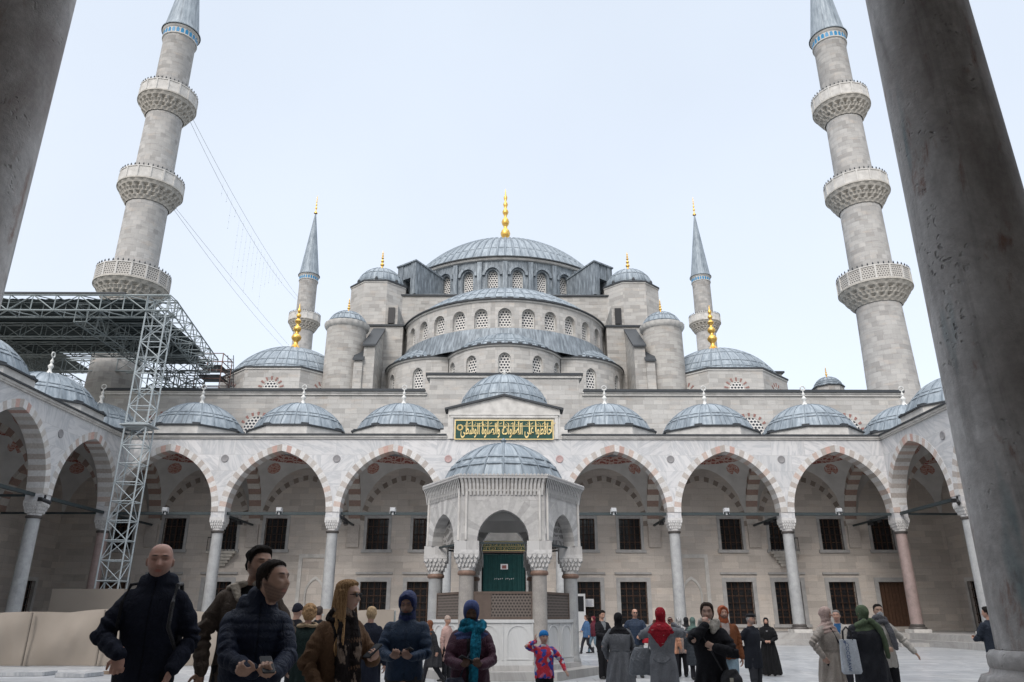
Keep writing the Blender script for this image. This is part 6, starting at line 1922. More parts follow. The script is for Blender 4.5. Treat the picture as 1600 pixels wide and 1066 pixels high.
    k = g(0.0, 0.023, -0.062, 0.011); c = c * (1 - k) + np.array((sk[0] * 0.82, sk[1] * 0.55, sk[2] * 0.55)) * k
    if beard is not None:
        zb_ = np.interp(Q[:, 1], [-0.085, -0.06, -0.01, 0.01], [0.036, 0.040, -0.002, -0.01])
        jaw = (smooth_step(-Q[:, 2] - zb_, -0.006, 0.020) * smooth_step(-Q[:, 1], -0.022, -0.010) * smooth_step(Q[:, 2], -0.125, -0.11)) * 1.0
        lip = np.exp(-(Q[:, 0] / 0.02) ** 4 - ((Q[:, 2] + 0.062) / 0.008) ** 4)
        dist = np.linalg.norm(Q, axis=1) < 0.15
        k = (np.clip(jaw * (0.85 + 0.25 * wavy(Q, 260, seed)) - lip, 0, 1) * dist * beard[3])[:, None]; c = c * (1 - k) + np.array(beard[:3]) * k
    k = g(0.031, 0.019, 0.031, 0.0055) * 0.9; c = c * (1 - k) + np.array(haircol if hair != 'hijab' else (0.05, 0.035, 0.03)) * 1.0 * k
    k = g(0.030, 0.016, 0.010, 0.011) * 0.45; c = c * (1 - k) + sk * 0.35 * k  # shade of the eye sockets, painted into the skin colour
    if hair == 'bald':
        k = (smooth_step(Q[:, 2] - hairline(Q[:, 1] / 0.098, 'short'), -0.004, 0.01) * (Q[:, 2] < 0.075) * (Q[:, 1] > -0.045) * (np.linalg.norm(Q, axis=1) < 0.16))[:, None] * 0.35
        c = c * (1 - k) + np.array((0.10, 0.08, 0.07)) * k
    if hair in ('short', 'thick', 'bob', 'long', 'curly', 'cap'):
        hl = hairline(Q[:, 1] / 0.098, 'short')
        k = (smooth_step(Q[:, 2] - hl + 0.004 * wavy(Q, 220, seed), -0.012, 0.008) * (np.linalg.norm(Q, axis=1) < 0.17))[:, None] * 0.9
        c = c * (1 - k) + np.array(haircol if not callable(haircol) else (0.03, 0.02, 0.02)) * k
    paint(me, c)
    me.transform(Matrix.Scale(s, 4))
    body = objm('body', me, M['skin'], root)
    if lod < 2:
        for sg in (-1, 1):
            fk = head_shape(d_, 1.0, fem); j_ = np.argmin((fk[:, 0] - sg * 0.030) ** 2 + (fk[:, 2] - 0.009) ** 2 + (fk[:, 1] > 0) * 1.0); ys = fk[j_, 1]
            p = (hc + HR @ (np.array((sg * 0.030, ys + 0.0095, 0.009)) * hk)) * s
            q = PM(); q.ell(p, (0.0125 * s, 0.0125 * s, 0.0085 * s), HR, 10, 7); e = bpy.data.meshes.new('eye'); e.from_pydata(np.concatenate(q.V).tolist(), [], q.F)
            eo = objm('eye', e, M['eye'], root)
            p2 = (hc + HR @ (np.array((sg * 0.030, ys - 0.0005, 0.0085)) * hk)) * s
            q = PM(); q.ell(p2, (0.0058 * s, 0.0035 * s, 0.0055 * s), HR, 8, 6); e = bpy.data.meshes.new('iris'); e.from_pydata(np.concatenate(q.V).tolist(), [], q.F)
            objm('iris', e, M['iris'], eo)
    def headpart(name, kind, thick, col, mat, rough=0.0, extra=None, vox=None, k=1.0, sm=1):
        P_, F_ = shell(kind, thick, k * hk, rough, seed, *[(56, 40), (40, 28), (28, 20)][lod], fem=fem)
        pm = PM(); pm.add((P_ @ HR.T) + hc, F_)
        if extra: extra(pm)
        me = pm.fuse(vox or vb * 1.15, sm) if extra else None
        if me is None:
            me = bpy.data.meshes.new(name); me.from_pydata(np.concatenate(pm.V).tolist(), [], pm.F)
        P2 = mco(me)
        if callable(col): paint(me, col(P2))
        else:
            st = 1 + 0.22 * np.sin(P2[:, 0] * 900 + P2[:, 1] * 700 + 3 * np.sin(P2[:, 2] * 60)) if mat == 'hair' else np.ones(len(P2))
            paint(me, np.array(col)[None] * st[:, None])
        me.transform(Matrix.Scale(s, 4))
        return objm(name, me, M[mat], root)
    HP = lambda v: hc + HR @ np.array(v)
    if hair == 'short': headpart('hair', 'short', 0.010, haircol, 'hair', 0.004)
    elif hair == 'thick': headpart('hair', 'short', 0.020, haircol, 'hair', 0.010)
    elif hair == 'bob': headpart('hair', 'bob', 0.011, haircol, 'hair', 0.005)
    elif hair == 'curly':
        def ex(pm):
            r_ = random.Random(seed)
            for q in range(70):
                a, e_ = r_.uniform(-0.4, PI + 0.4), r_.uniform(-0.9, 1.3)
                p = (math.cos(a) * math.cos(e_) * 0.095, math.sin(a) * math.cos(e_) * 0.105 + 0.012, 0.02 + math.sin(e_) * 0.11)
                pm.ell(HP(p), (0.024, 0.024, 0.028), None, 7, 5)
        headpart('hair', 'bob', 0.022, haircol, 'hair', 0.01, ex, 0.008)
    elif hair == 'long':
        def ex(pm):
            r_ = random.Random(seed)
            for q in range(120):
                a = PI * (q + 0.5) / 120 * 1.26 - 0.13 * PI
                ca, sa = math.cos(a), math.sin(a)
                j = r_.uniform(-0.010, 0.012)
                L = r_.uniform(0.37, 0.47) if sa > -0.05 else r_.uniform(0.34, 0.44)
                w = r_.uniform(-0.02, 0.02)
                p0 = HP((ca * 0.045, sa * 0.05 + 0.0, 0.118 - 0.01 * r_.random()))
                p1 = HP((ca * (0.080 + j), sa * (0.092 + j) + 0.012, 0.045))
                p2 = HP((ca * (0.092 + j), sa * (0.100 + j) + 0.014, -0.06))
                base = hc + np.array((0, 0, 0))
                dd = HR @ np.array((ca, sa, 0))
                p3 = base + dd * (0.115 + j) + np.array((0, 0, -0.20)) + np.array((0, 0.012, 0))
                p4 = base + dd * (0.135 + j + w) + np.array((0, 0, -0.20 - L * 0.45))
                p5 = base + dd * (0.125 + j - w) + np.array((0, 0, -0.06 - L))
                pm.limb([p0, p1, p2, p3, p4, p5], [0.006, 0.011, 0.012, 0.013, 0.011, 0.003], 6)
        def colf(P2):
            st = np.sin(np.arctan2(P2[:, 1] - hc[1], P2[:, 0] - hc[0]) * 70 + 2 * np.sin(P2[:, 2] * 9))
            v = 0.75 + 0.35 * st + 0.15 * np.sin(P2[:, 0] * 400)
            v = v * (0.80 + 0.5 * smooth_step(1.65 - P2[:, 2], 0.0, 0.45))
            return np.array(haircol)[None] * v[:, None]
        headpart('hair', 'short', 0.016, colf, 'hair', 0.003, ex, 0.0055, sm=1)
    elif hair in ('hijab',):
        hc_ = haircol
        def ex(pm):
            a0 = J['head']; 
            pm.limb([HP((0, 0.02, -0.05)), HP((0, 0.01, -0.12)), a0 + np.array((0, 0.0, -0.19))], [0.078, 0.080, 0.095], 18)
            pm.loft([(0, ly, 1.325, 0.20 * b, 0.13), (0, ly, 1.40, 0.19 * b, 0.125), (0, ly, 1.46, 0.13, 0.10), (0, ly, 1.50, 0.085, 0.08)], 24)
            pm.ell(HP((0, 0.075, 0.01)), (0.055, 0.05, 0.06))
        o = headpart('headscarf', 'hijab', 0.014, hc_, 'cloth', 0.0, ex, vc * 0.8, sm=2)
        P2 = mco(o.data) / s; N2 = mno(o.data)
        w = smooth_step(1.60 - P2[:, 2], 0.0, 0.12)
        dsp = 0.006 * np.sin(P2[:, 2] * 95 + 9 * P2[:, 0] * np.sign(P2[:, 0] + 0.01) + 4 * P2[:, 1] * 6) * w
        P2 = (P2 + N2 * dsp[:, None]) * s; o.data.vertices.foreach_set('co', P2.ravel()); o.data.update()
    elif hair == 'hood':
        def ex(pm):
            pm.limb([HP((0, 0.04, -0.06)), J['head'] + np.array((0, 0.035, -0.15))], [0.085, 0.10], 18); pm.ell(HP((0, 0.05, 0.04)), (0.10, 0.10, 0.105)); pm.limb([HP((-0.075, -0.055, 0.0)), HP((-0.06, -0.06, 0.085)), HP((0, -0.065, 0.115)), HP((0.06, -0.06, 0.085)), HP((0.075, -0.055, 0.0))], [0.018] * 5, 10)
        headpart('hood', 'hood', 0.022, haircol, coatmat if not isinstance(haircol, str) else 'cloth', 0.004, ex, vc * 0.8, sm=2)
    elif hair == 'beanie':
        def ex(pm): pm.ell(HP((0, 0.02, 0.075)), (0.076, 0.09, 0.070))
        headpart('beanie', 'beanie', 0.016, haircol, 'cloth', 0.002, ex, vb * 1.3)
    elif hair == 'cap':
        def ex(pm):
            pm.ell(HP((0, -0.01, 0.088)), (0.094, 0.118, 0.036)); pm.ell(HP((0, -0.105, 0.060)), (0.058, 0.045, 0.010))
        headpart('flat_cap', 'cap', 0.012, (0.02, 0.02, 0.022), 'cloth', 0.0, ex, vb * 1.2)
        headpart('hair', 'short', 0.006, haircol, 'hair', 0.003)
    if glasses:
        pm = PM()
        for sg in (-1, 1):
            pm.ell(HP((sg * 0.031, -0.096, 0.010)), (0.027, 0.006, 0.020), HR @ rotz(-sg * 0.18))
            pm.limb([HP((sg * 0.058, -0.088, 0.014)), HP((sg * 0.082, 0.0, 0.010))], [0.0035, 0.0035], 6)
        pm.limb([HP((-0.012, -0.100, 0.014)), HP((0.012, -0.100, 0.014))], [0.0035, 0.0035], 6)
        me = pm.fuse(0.0035, 0); paint(me, (0.008, 0.008, 0.008)); me.transform(Matrix.Scale(s, 4)); objm('sunglasses', me, M['leather'], root)
    if mask:
        d2, f2 = dirs(30, 20); P_ = head_shape(d2, 1.0, fem)
        e = ((P_[:, 0] / 0.055) ** 2 + ((P_[:, 2] + 0.055) / 0.042) ** 2)
        off = np.where((e < 1) & (d2[:, 1] < 0), 0.010, -0.02)
        pm = PM(); pm.add(((P_ + d2 * off[:, None]) * hk) @ HR.T + hc, f2)
        me = bpy.data.meshes.new('m'); me.from_pydata(np.concatenate(pm.V).tolist(), [], pm.F); paint(me, (0.62, 0.63, 0.65)); me.transform(Matrix.Scale(s, 4)); objm('face_mask', me, M['cloth'], root)
    # ---- trousers and shoes
    pm = PM()
    pr_ = 0.02 if not boots else 0.012
    for hip, kn, an in legs:
        pm.limb([hip + np.array((0, 0, 0.0)), (hip + kn) / 2, kn, (kn + an) / 2, an + np.array((0, 0, -0.01))], [0.088 * b + pr_, 0.075 * b + pr_, 0.058 * b + pr_, 0.052 + pr_, 0.048 + pr_], 14)
    pm.loft([(0, 0, 0.86, 0.14 * b, 0.10 * b), (0, 0, 0.93, 0.168 * b, 0.115 * b), (0, 0, 1.02, 0.155 * b, 0.11 * b)], 20)
    me = pm.fuse(vc, 2); P = mco(me); N = mno(me)
    P = P + N * (0.006 * wavy(P * np.array((1, 1, 2.2)), 14, seed))[:, None]
    paint(me, pants); me.vertices.foreach_set('co', (P * s).ravel()); objm('trousers', me, M['cloth'], root)
    for hip, kn, an in legs:
        pm = PM(); pm.limb([an + np.array((0, 0.035, -0.035)), an + np.array((0, -0.06, -0.045)), an + np.array((0, -0.15, -0.055))], [0.046, 0.046, 0.034], 12, ((0, 0, 1), 0.8))
        pm.limb([an + np.array((0, 0.015, -0.04)), an + np.array((0, 0.015, 0.03 if not boots else 0.16))], [0.048, 0.050], 12)
        me = pm.fuse(vc * 0.8, 1); P = mco(me); P[:, 2] = np.maximum(P[:, 2], an[2] - 0.085)
        me.vertices.foreach_set('co', (P * s).ravel()); paint(me, shoe); objm('shoe', me, M['leather'], root)
    # ---- coat or jacket
    if coat:
        pm = PM(); t = 0.030 if quilt else 0.024
        secs = []
        hz_ = hem
        zz = [hz_, hz_ + (0.93 - hz_) * 0.5, 0.93] if hz_ < 0.90 else [hz_]
        hipr = 0.178 * b + t * 0.6
        for q in zz:
            k_ = (0.93 - q) / 0.6 * (flare - 1) + 1 if q < 0.93 else 1
            secs.append((0, 0.01 * (1 if stance != 'walk' else 0), q, hipr * k_, (0.125 * b + t * 0.6) * (k_ if stance != 'walk' else k_ * 1.15)))
        wst = 0.150 if fem else 0.163
        secs += [(0, ly * 0.3, 1.06, wst * b + t * (1.3 if quilt else 0.8), 0.108 * b + t * (1.3 if quilt else 0.8)), (0, ly * 0.6, 1.2, 0.165 * b + t, 0.115 * b + t), (0, ly * 0.75, 1.28, 0.174 * b + t, 0.116 * b + t), (0, ly * 0.85, 1.335, 0.178 * b + t * 0.9, 0.109 * b + t * 0.95),
                 (0, ly, 1.385, 0.168 * b + t * 0.7, 0.100 + t * 0.8), (0, ly, 1.425, 0.140 * b + t * 0.6, 0.082 + t * 0.6), (0, ly, 1.462, 0.092 + t * 0.5, 0.070 + t * 0.5), (0, ly, 1.492, 0.066 + t * 0.4, 0.064 + t * 0.4)]
        if collar == 'high': secs += [(0, ly, 1.52, 0.080, 0.082), (0, ly - 0.006, 1.548, 0.078, 0.082)]
        pm.loft(secs, 36, 2.25)
        for Sh, El, Wr, hd, curl, pn, sg in arms_j:
            M1 = (El + Wr) / 2
            pm.limb([Sh + np.array((-sg * 0.02, 0, -0.005)), (Sh + El) / 2, El, M1, Wr - (Wr - M1) * 0.06],
                    [0.057 * b + t * 0.55, 0.050 * b + t * 0.6 * sleeve, 0.043 + t * 0.65 * sleeve, 0.040 + t * 0.6 * sleeve, 0.033 + t * 0.5 * sleeve], 16)
        if collar == 'hooddown':
            ch = []
            for q in range(17):
                a = -0.30 * PI + 1.60 * PI * q / 16; ch.append((0.092 * math.cos(a), ly + 0.012 + 0.085 * math.sin(a), 1.515 + 0.012 * math.sin(a) - 0.03 * (a < 0 or a > PI)))
            pm.limb(ch, [0.016, 0.026] + [0.036] * 13 + [0.026, 0.016], 12)
            pm.limb([(v[0] * 1.12, v[1] + 0.01, v[2] - 0.04) for v in ch[1:-1]], [0.030] + [0.038] * 13 + [0.030], 12)
            pm.ell((0, ly + 0.11, 1.44), (0.12, 0.055, 0.085))
            pm.limb([(0, ly, 1.46), (0, ly, 1.535)], [0.088, 0.078], 16)
        me = pm.fuse(vc, 6)
        P = mco(me); N = mno(me)
        # nearest bone, for quilting and folds that follow the sleeves
        bones = [(np.array((0, 0, 0.5)), np.array((0, ly, 1.47)), 0.22)]
        for Sh, El, Wr, *_ in arms_j: bones += [(Sh, El, 0.09), (El, Wr, 0.08)]
        best = np.full(len(P), 1e9); par = np.zeros(len(P)); arm = np.zeros(len(P), int)
        for bi, (p0, p1, rr) in enumerate(bones):
            v = p1 - p0; L = np.linalg.norm(v); tt = np.clip((P - p0) @ v / L ** 2, 0, 1)
            dd = np.linalg.norm(P - (p0 + tt[:, None] * v), axis=1) / rr
            m_ = dd < best; best[m_] = dd[m_]; par[m_] = (tt * L)[m_] + (0.29 if bi in (2, 4) else 0); arm[m_] = bi
        dsp = np.zeros(len(P))
        if quilt:
            ph = (par + 0.003 * wavy(P, 8, seed)) * PI / quilt
            dsp += 0.0065 * (np.abs(np.sin(ph)) ** 0.5 - 0.7)
            dsp += 0.003 * wavy(P, 14, seed)
        fold = 0.009 if not quilt else 0.003
        el = np.exp(-((par - 0.285) / 0.10) ** 2) * (arm > 0)
        dsp += fold * (0.25 * (arm > 0) + 1.0 * el) * np.sin(par * 75 + 5.0 * wavy(P, 12, seed + 3)) + (0.007 if not quilt else 0.003) * wavy(P * np.array((1, 1, 0.55)), 17, seed + 11)
        sk_ = smooth_step(1.05 - P[:, 2], 0, 0.3) * (arm == 0)
        ang = np.arctan2(P[:, 1], P[:, 0])
        dsp += sk_ * 0.013 * np.sin(ang * 9 + seed + 1.5 * np.sin(P[:, 2] * 4)) * (1.5 if flare > 1.2 else 0.7)
        dsp += 0.006 * wavy(P, 9, seed + 7) * (arm == 0)
        frontz = (P[:, 1] < -0.02) & (arm == 0) & (P[:, 2] < 1.5)
        dsp -= 0.006 * np.exp(-((P[:, 0] - 0.012) / 0.006) ** 2) * frontz           # closing seam
        c = np.tile(np.array(coatcol, float), (len(P), 1))
        c *= (1 - 0.45 * np.exp(-((P[:, 0] - 0.012) / 0.005) ** 2) * frontz)[:, None]
        if inner is not None:
            w = 0.02 + 0.055 * smooth_step(P[:, 2], inner[3], 1.47)
            k = ((np.abs(P[:, 0]) < w) & frontz & (P[:, 2] > inner[3]))[:, None]; c = np.where(k, np.array(inner[:3]), c)
            dsp = np.where(k[:, 0], dsp - 0.012, dsp)
        if coat == 'pattern':
            rs_ = np.random.RandomState(4); cen = P[rs_.choice(len(P), 240)]
            pal = np.array([(0.50, 0.03, 0.05)] * 9 + [(0.04, 0.06, 0.30)] * 5 + [(0.50, 0.50, 0.55)] * 2 + [(0.55, 0.12, 0.20)] * 2)
            pc = pal[rs_.randint(0, len(pal), 240)]
            for q in range(0, len(P), 4000):
                dd = ((P[q:q + 4000, None, :] - cen[None]) ** 2).sum(2); c[q:q + 4000] = pc[dd.argmin(1)]
        if callable(extras): c = extras(P, c, arm, par)
        P = P + N * dsp[:, None]
        me.vertices.foreach_set('co', (P * s).ravel()); paint(me, c)
        objm('coat' if hem < 0.75 else 'jacket', me, M[coatmat], root)
        if collar == 'fur':
            pm = PM(); r_ = random.Random(seed)
            for q in range(21):
                a = -0.35 * PI + 1.7 * PI * q / 20
                rad = 0.105 + 0.03 * abs(math.cos(a)); 
                pm.ell((rad * math.cos(a), ly + 0.01 + 0.082 * math.sin(a), 1.485 - 0.02 * math.sin(a) - 0.03 * abs(math.cos(a))), (0.040, 0.036, 0.026))
            for sg in (-1, 1): pm.limb([(sg * 0.10, ly - 0.07, 1.46), (sg * 0.075, ly - 0.135, 1.38)], [0.038, 0.022], 10, ((0, 1, 0), 0.6))
            me = pm.fuse(0.008, 2); P = mco(me); P = P + mno(me) * (0.003 * wavy(P, 160, seed))[:, None]; paint(me, collarcol or (0.55, 0.48, 0.40)); me.vertices.foreach_set('co', (P * s).ravel()); objm('collar', me, M['cloth'], root)
    return root, dict(s=s, J=J, arms=arms_j, HP=HP, ly=ly, vc=vc, hc=hc, HR=HR)
def garment(name, root, info, build_fn, col, mat='cloth', vox=0.008, sm=2, fold=0.004, freq=40, seed=1):
    pm = PM(); build_fn(pm); me = pm.fuse(vox, sm); P = mco(me); N = mno(me)
    P2 = P + N * (fold * wavy(P, freq, seed))[:, None]
    paint(me, col(P) if callable(col) else col); me.vertices.foreach_set('co', (P2 * info['s']).ravel())
    return objm(name, me, M[mat], root)
def scarf(root, info, col, mat='cloth', r=0.042, tails=(), thick=1.0, name='scarf'):
    ly = info['ly']
    def f(pm):
        for q in range(16):
            a = 2 * PI * q / 16; pm.ell((0.085 * math.cos(a), ly - 0.005 + 0.078 * math.sin(a), 1.495 + 0.018 * math.sin(2 * a) - 0.015 * math.sin(a)), (r, r, r * 1.1))
        for q in range(16):
            a = 2 * PI * q / 16; pm.ell((0.10 * math.cos(a), ly - 0.015 + 0.09 * math.sin(a), 1.455 + 0.012 * math.sin(3 * a)), (r, r, r * 0.8))
        for tl in tails: pm.limb(tl[0], tl[1], 12, ((0, 1, 0), 0.42))
    return garment(name, root, info, f, col, mat, 0.008, 2, 0.007, 55)
def phone_at(label, root, info, i, cat='phone', fwd=0.085, upv=0.03, tilt=None, lod=0):
    """a telephone lying in the fingers of hand i: a thing of its own"""
    Sh, El, Wr, hd, curl, pn, sg = info['arms'][i]
    s = info['s']
    d = hd / np.linalg.norm(hd); n = pn - d * (pn @ d); n /= np.linalg.norm(n)
    p = (Wr + d * fwd + n * upv) * s
    mw = Matrix.Translation(root.location) @ Matrix.Rotation(root.rotation_euler[2], 4, 'Z')
    wp = mw @ Vector(p)
    ph = thing('phone', label, 'phone', wp)
    zax = Vector(n); yax = Vector(np.cross(n, d)); xax = yax.cross(zax)
    if tilt is not None: zax = Vector(tilt).normalized(); xax = Vector(np.cross((0, 0, 1), tilt)).normalized(); yax = zax.cross(xax)
    rot = Matrix((xax, yax, zax)).transposed()
    ph.rotation_euler = (Matrix.Rotation(root.rotation_euler[2], 3, 'Z') @ rot).to_euler()
    mb = MB(); 
    pts = [(sx_ * 0.036, sy_ * 0.075) for sx_, sy_ in ((-1, -0.9), (-0.85, -1), (0.85, -1), (1, -0.9), (1, 0.9), (0.85, 1), (-0.85, 1), (-1, 0.9))]
    mb.prism(pts, -0.005, 0.005, 'z'); mb.build('case', M['blackpl'], ph)
    mb = MB(); mb.box(-0.032, 0.032, -0.07, 0.07, 0.005, 0.0065); mb.build('screen', M['phonescreen'], ph)
    return ph
def bag(label, root, info, loc, size, col, strap=None, mat='leather', rz=0.0, name='handbag', flap=True):
    s = info['s']
    mw = Matrix.Translation(root.location) @ Matrix.Rotation(root.rotation_euler[2], 4, 'Z')
    b_ = thing(name, label, 'bag', mw @ Vector(np.array(loc) * s), root.rotation_euler[2] + rz)
    w, d, h = size
    pm = PM(); pm.loft([(0, 0, -h / 2, w * 0.46, d * 0.42), (0, 0, -h * 0.42, w * 0.52, d * 0.55), (0, 0, h * 0.05, w * 0.46, d * 0.5), (0, 0, h * 0.38, w * 0.33, d * 0.3), (0, 0, h / 2, w * 0.26, d * 0.18)], 20, 2.7)
    me = pm.fuse(0.01, 2); P = mco(me); P = P + mno(me) * (0.009 * wavy(P, 22, 3))[:, None]; me.vertices.foreach_set('co', P.ravel()); paint(me, col); objm('body', me, M[mat], b_)
    if strap:
        inv = (Matrix.Translation(b_.location) @ Matrix.Rotation(b_.rotation_euler[2], 4, 'Z')).inverted()
        mb = MB(); mb.tube([inv @ (mw @ Vector(np.array(p) * s)) for p in strap], 0.012, 6, col); mb.build('strap', M[mat], b_)
    if flap:
        mb = MB(); mb.box(-0.02, 0.02, -d * 0.56, -d * 0.5, -0.02, 0.02, (0.45, 0.42, 0.35)); mb.build('clasp', M['tint'], b_)
    return b_

def XW(px, Y): return 0.1 + (px - 789) / 1238.0 * Y
G = 0.004
NAVY = (0.016, 0.024, 0.048); BLACK = (0.013, 0.013, 0.016); DGREY = (0.03, 0.03, 0.034)
# ---- the four visitors closest to the lens, standing on the broad lower step
SK1 = (0.40, 0.235, 0.175); SK2 = (0.45, 0.28, 0.21); SKD = (0.085, 0.045, 0.03)
r, i = person('bald man in a dark navy coat with backpack straps, one elbow out', XW(240, 5.8), 5.8, 0.17, 1.84, face=6, head=14, skin=(0.52, 0.30, 0.235), build=1.0, headk=1.08,
              arms=(((0.085, -0.25, 1.03), (1, 0.35, 0.05), (0.0, -0.3, -1), 1.35, (0.2, 1, 0.2)), ((0.215, -0.13, 0.94), (0.6, 1, 0), (-0.3, -0.2, -1), 0.4, (-1, 0, 0))),
              hair='bald', haircol=(0.03, 0.022, 0.02), beard=(0.20, 0.16, 0.15, 0.4), coat=True, coatcol=(0.015, 0.018, 0.031), hem=0.66, collar='hooddown', seed=3, sleeve=1.25, stance='wide')
bp = bag('black backpack worn by the bald man, its straps over his shoulders', r, i, (0, 0.235, 1.2), (0.32, 0.16, 0.46), BLACK, [(-0.13, 0.17, 1.36), (-0.15, 0.05, 1.488), (-0.155, -0.06, 1.475), (-0.165, -0.145, 1.36), (-0.165, -0.165, 1.2), (-0.20, -0.06, 1.06), (-0.16, 0.18, 1.02)], name='backpack', flap=False, mat='cloth')
mw = Matrix.Translation(r.location) @ Matrix.Rotation(r.rotation_euler[2], 4, 'Z'); inv = (Matrix.Translation(bp.location) @ Matrix.Rotation(bp.rotation_euler[2], 4, 'Z')).inverted()
mb = MB(); mb.tube([inv @ (mw @ Vector(np.array(p) * i['s'])) for p in [(0.13, 0.17, 1.36), (0.15, 0.05, 1.488), (0.155, -0.06, 1.475), (0.165, -0.145, 1.36), (0.165, -0.165, 1.2), (0.20, -0.06, 1.06), (0.16, 0.18, 1.02)]], 0.015, 6, (0.03, 0.03, 0.034)); mb.build('strap', M['leather'], bp)

r, i = person('dark-haired man in a brown shearling coat with cream collar, half hidden behind the navy jacket', XW(386, 6.4), 6.4, 0.17, 1.86, hoff=(0.05, 0), face=18, head=30, skin=SK2, build=1.05, headk=1.08,
              arms=(((0.27, -0.06, 0.88), (1, 0.6, 0), (0.1, -0.1, -1), 0.5, (0.6, 0.8, 0)), 'pocket'), hair='thick', haircol=(0.02, 0.016, 0.014), beard=(0.05, 0.035, 0.03, 0.5),
              coat=True, coatcol=(0.105, 0.083, 0.068), hem=0.78, collar='fur', collarcol=(0.42, 0.37, 0.31), inner=(0.015, 0.015, 0.017, 1.28), seed=5, sleeve=1.3)
mb = MB()
r, i = person('bearded man in a navy quilted jacket looking right and holding a phone', XW(402, 5.15), 5.15, 0.17, 1.655, hoff=(0.085, -0.02), face=20, head=50, pitch=-8, skin=(0.48, 0.30, 0.225), build=1.02, headk=1.2,
              arms=(((0.00, -0.35, 1.08), (0.9, 0.3, -0.7), (0.72, -0.55, 0.10), 1.05, (0.3, 0.5, 0.8)), ((0.12, -0.38, 1.06), (0.9, 0.3, -1), (-0.55, -0.6, 0.35), 1.1, (-0.35, 0.1, 0.95))), hair='short', haircol=(0.026, 0.02, 0.017), beard=(0.06, 0.042, 0.036, 0.68),
              coat=True, coatcol=(0.009, 0.015, 0.036), hem=0.84, quilt=0.062, coatmat='nylon', collar='hooddown', seed=8)
phone_at('black phone held low in the hands of the navy quilted man', r, i, 1, fwd=0.07, upv=0.045, tilt=(0.1, -0.5, 0.8))

def camel(P, c, arm, par):
    w = 0.055 + 0.075 * smooth_step(P[:, 2], 0.7, 1.4)
    k = (np.abs(P[:, 0]) < w) & (P[:, 1] < 0) & (arm == 0)
    return np.where(k[:, None], np.array((0.02, 0.018, 0.018)), c)
r, i = person('blonde woman in a camel coat and sunglasses looking right, leopard scarf down her front', XW(534, 6.0), 6.0, 0.17, 1.58, hoff=(0.02, -0.03), face=42, head=30, skin=(0.52, 0.33, 0.26), fem=True, build=1.05, headk=1.14,
              arms=(((0.21, -0.12, 0.93), (0.9, 1, 0), (0.0, -0.4, -1), 0.5, (-1, 0, 0)), ((0.13, -0.33, 1.15), (0.8, 0.3, -1), (-0.35, -0.7, 0.45), 1.0, (-0.4, 0.2, 0.9))), hair='long', haircol=(0.54, 0.33, 0.17),
              coat=True, coatcol=(0.15, 0.088, 0.052), hem=0.52, flare=1.15, glasses=True, seed=11, extras=camel, collar='high')
def leo(P):
    a = wavy(P * np.array((1, 1, 0.6)), 60, 4); b_ = wavy(P * np.array((1, 1, 0.6)) + 2, 66, 9)
    c = np.tile(np.array((0.018, 0.014, 0.014)), (len(P), 1)); c[a > 0.30] = (0.26, 0.20, 0.16); c[b_ > 0.7] = (0.14, 0.085, 0.055); return c
scarf(r, i, leo, r=0.040, tails=(([(-0.04, -0.11, 1.44), (-0.055, -0.165, 1.25), (-0.06, -0.175, 1.0), (-0.06, -0.19, 0.72)], [0.055, 0.062, 0.068, 0.06]), ([(0.04, -0.11, 1.44), (0.05, -0.165, 1.25), (0.055, -0.175, 1.0), (0.06, -0.19, 0.78)], [0.055, 0.060, 0.062, 0.055])), name='leopard_scarf')
phone_at('dark phone held out by the blonde woman in camel', r, i, 1, fwd=0.08, upv=0.04, tilt=(-0.55, -0.1, 0.8))

# ---- middle distance
person('woman with curly blond hair seen from behind in a dark green coat', XW(483, 11.5), 11.5, G, 1.66, face=176, skin=SK1, fem=True, hair='curly', haircol=(0.34, 0.21, 0.11), coat=True, coatcol=(0.012, 0.022, 0.02), hem=0.50, collar='fur', collarcol=(0.30, 0.22, 0.14), lod=1, seed=2, build=1.1)
person('visitor in a dark knit cap just left of the curly blond hair', XW(464, 14), 14, G, 1.71, face=150, skin=SK1, hair='beanie', haircol=(0.02, 0.02, 0.03), coat=True, coatcol=BLACK, lod=2, seed=6)
person('short-haired man in black just right of the curly blond hair', XW(498, 16.5), 16.5, G, 1.71, face=185, skin=SK1, hair='short', haircol=(0.07, 0.055, 0.05), coat=True, coatcol=BLACK, lod=2, seed=7)
person('fair-haired woman in a navy coat seen from behind, next to the blonde in sunglasses', XW(580, 12.5), 12.5, G, 1.66, face=170, skin=SK1, fem=True, hair='bob', haircol=(0.42, 0.30, 0.18), coat=True, coatcol=(0.015, 0.018, 0.03), hem=0.55, lod=1, seed=9, build=1.05)
r, i = person('man in a blue jacket and blue hood reading his phone left of the fountain', XW(636, 8.8), 8.8, G, 1.745, face=0, head=-4, pitch=14, headk=1.06, skin=(0.24, 0.145, 0.11), build=1.12, arms=('phone', 'phone'), hair='hood', haircol=(0.012, 0.022, 0.085), beard=(0.05, 0.04, 0.035, 0.4),
              coat=True, coatcol=(0.010, 0.024, 0.052), hem=0.86, coatmat='nylon', pants=(0.045, 0.042, 0.04), collar='high', seed=12, sleeve=1.1, lod=1)
phone_at('dark phone held in both hands by the man in the blue hood', r, i, 1, fwd=0.08, upv=0.04)
r, i = person('hunched older woman in black coat and rust headscarf walking past the fountain', XW(680, 19.6), 19.6, G, 1.43, face=-62, skin=SK1, fem=True, hair='hijab', haircol=(0.16, 0.065, 0.035), coat=True, coatcol=DGREY, hem=0.45, flare=1.3, stance='walk', lean=0.16, lod=1, seed=13, build=1.15, arms=('belly', 'down'))
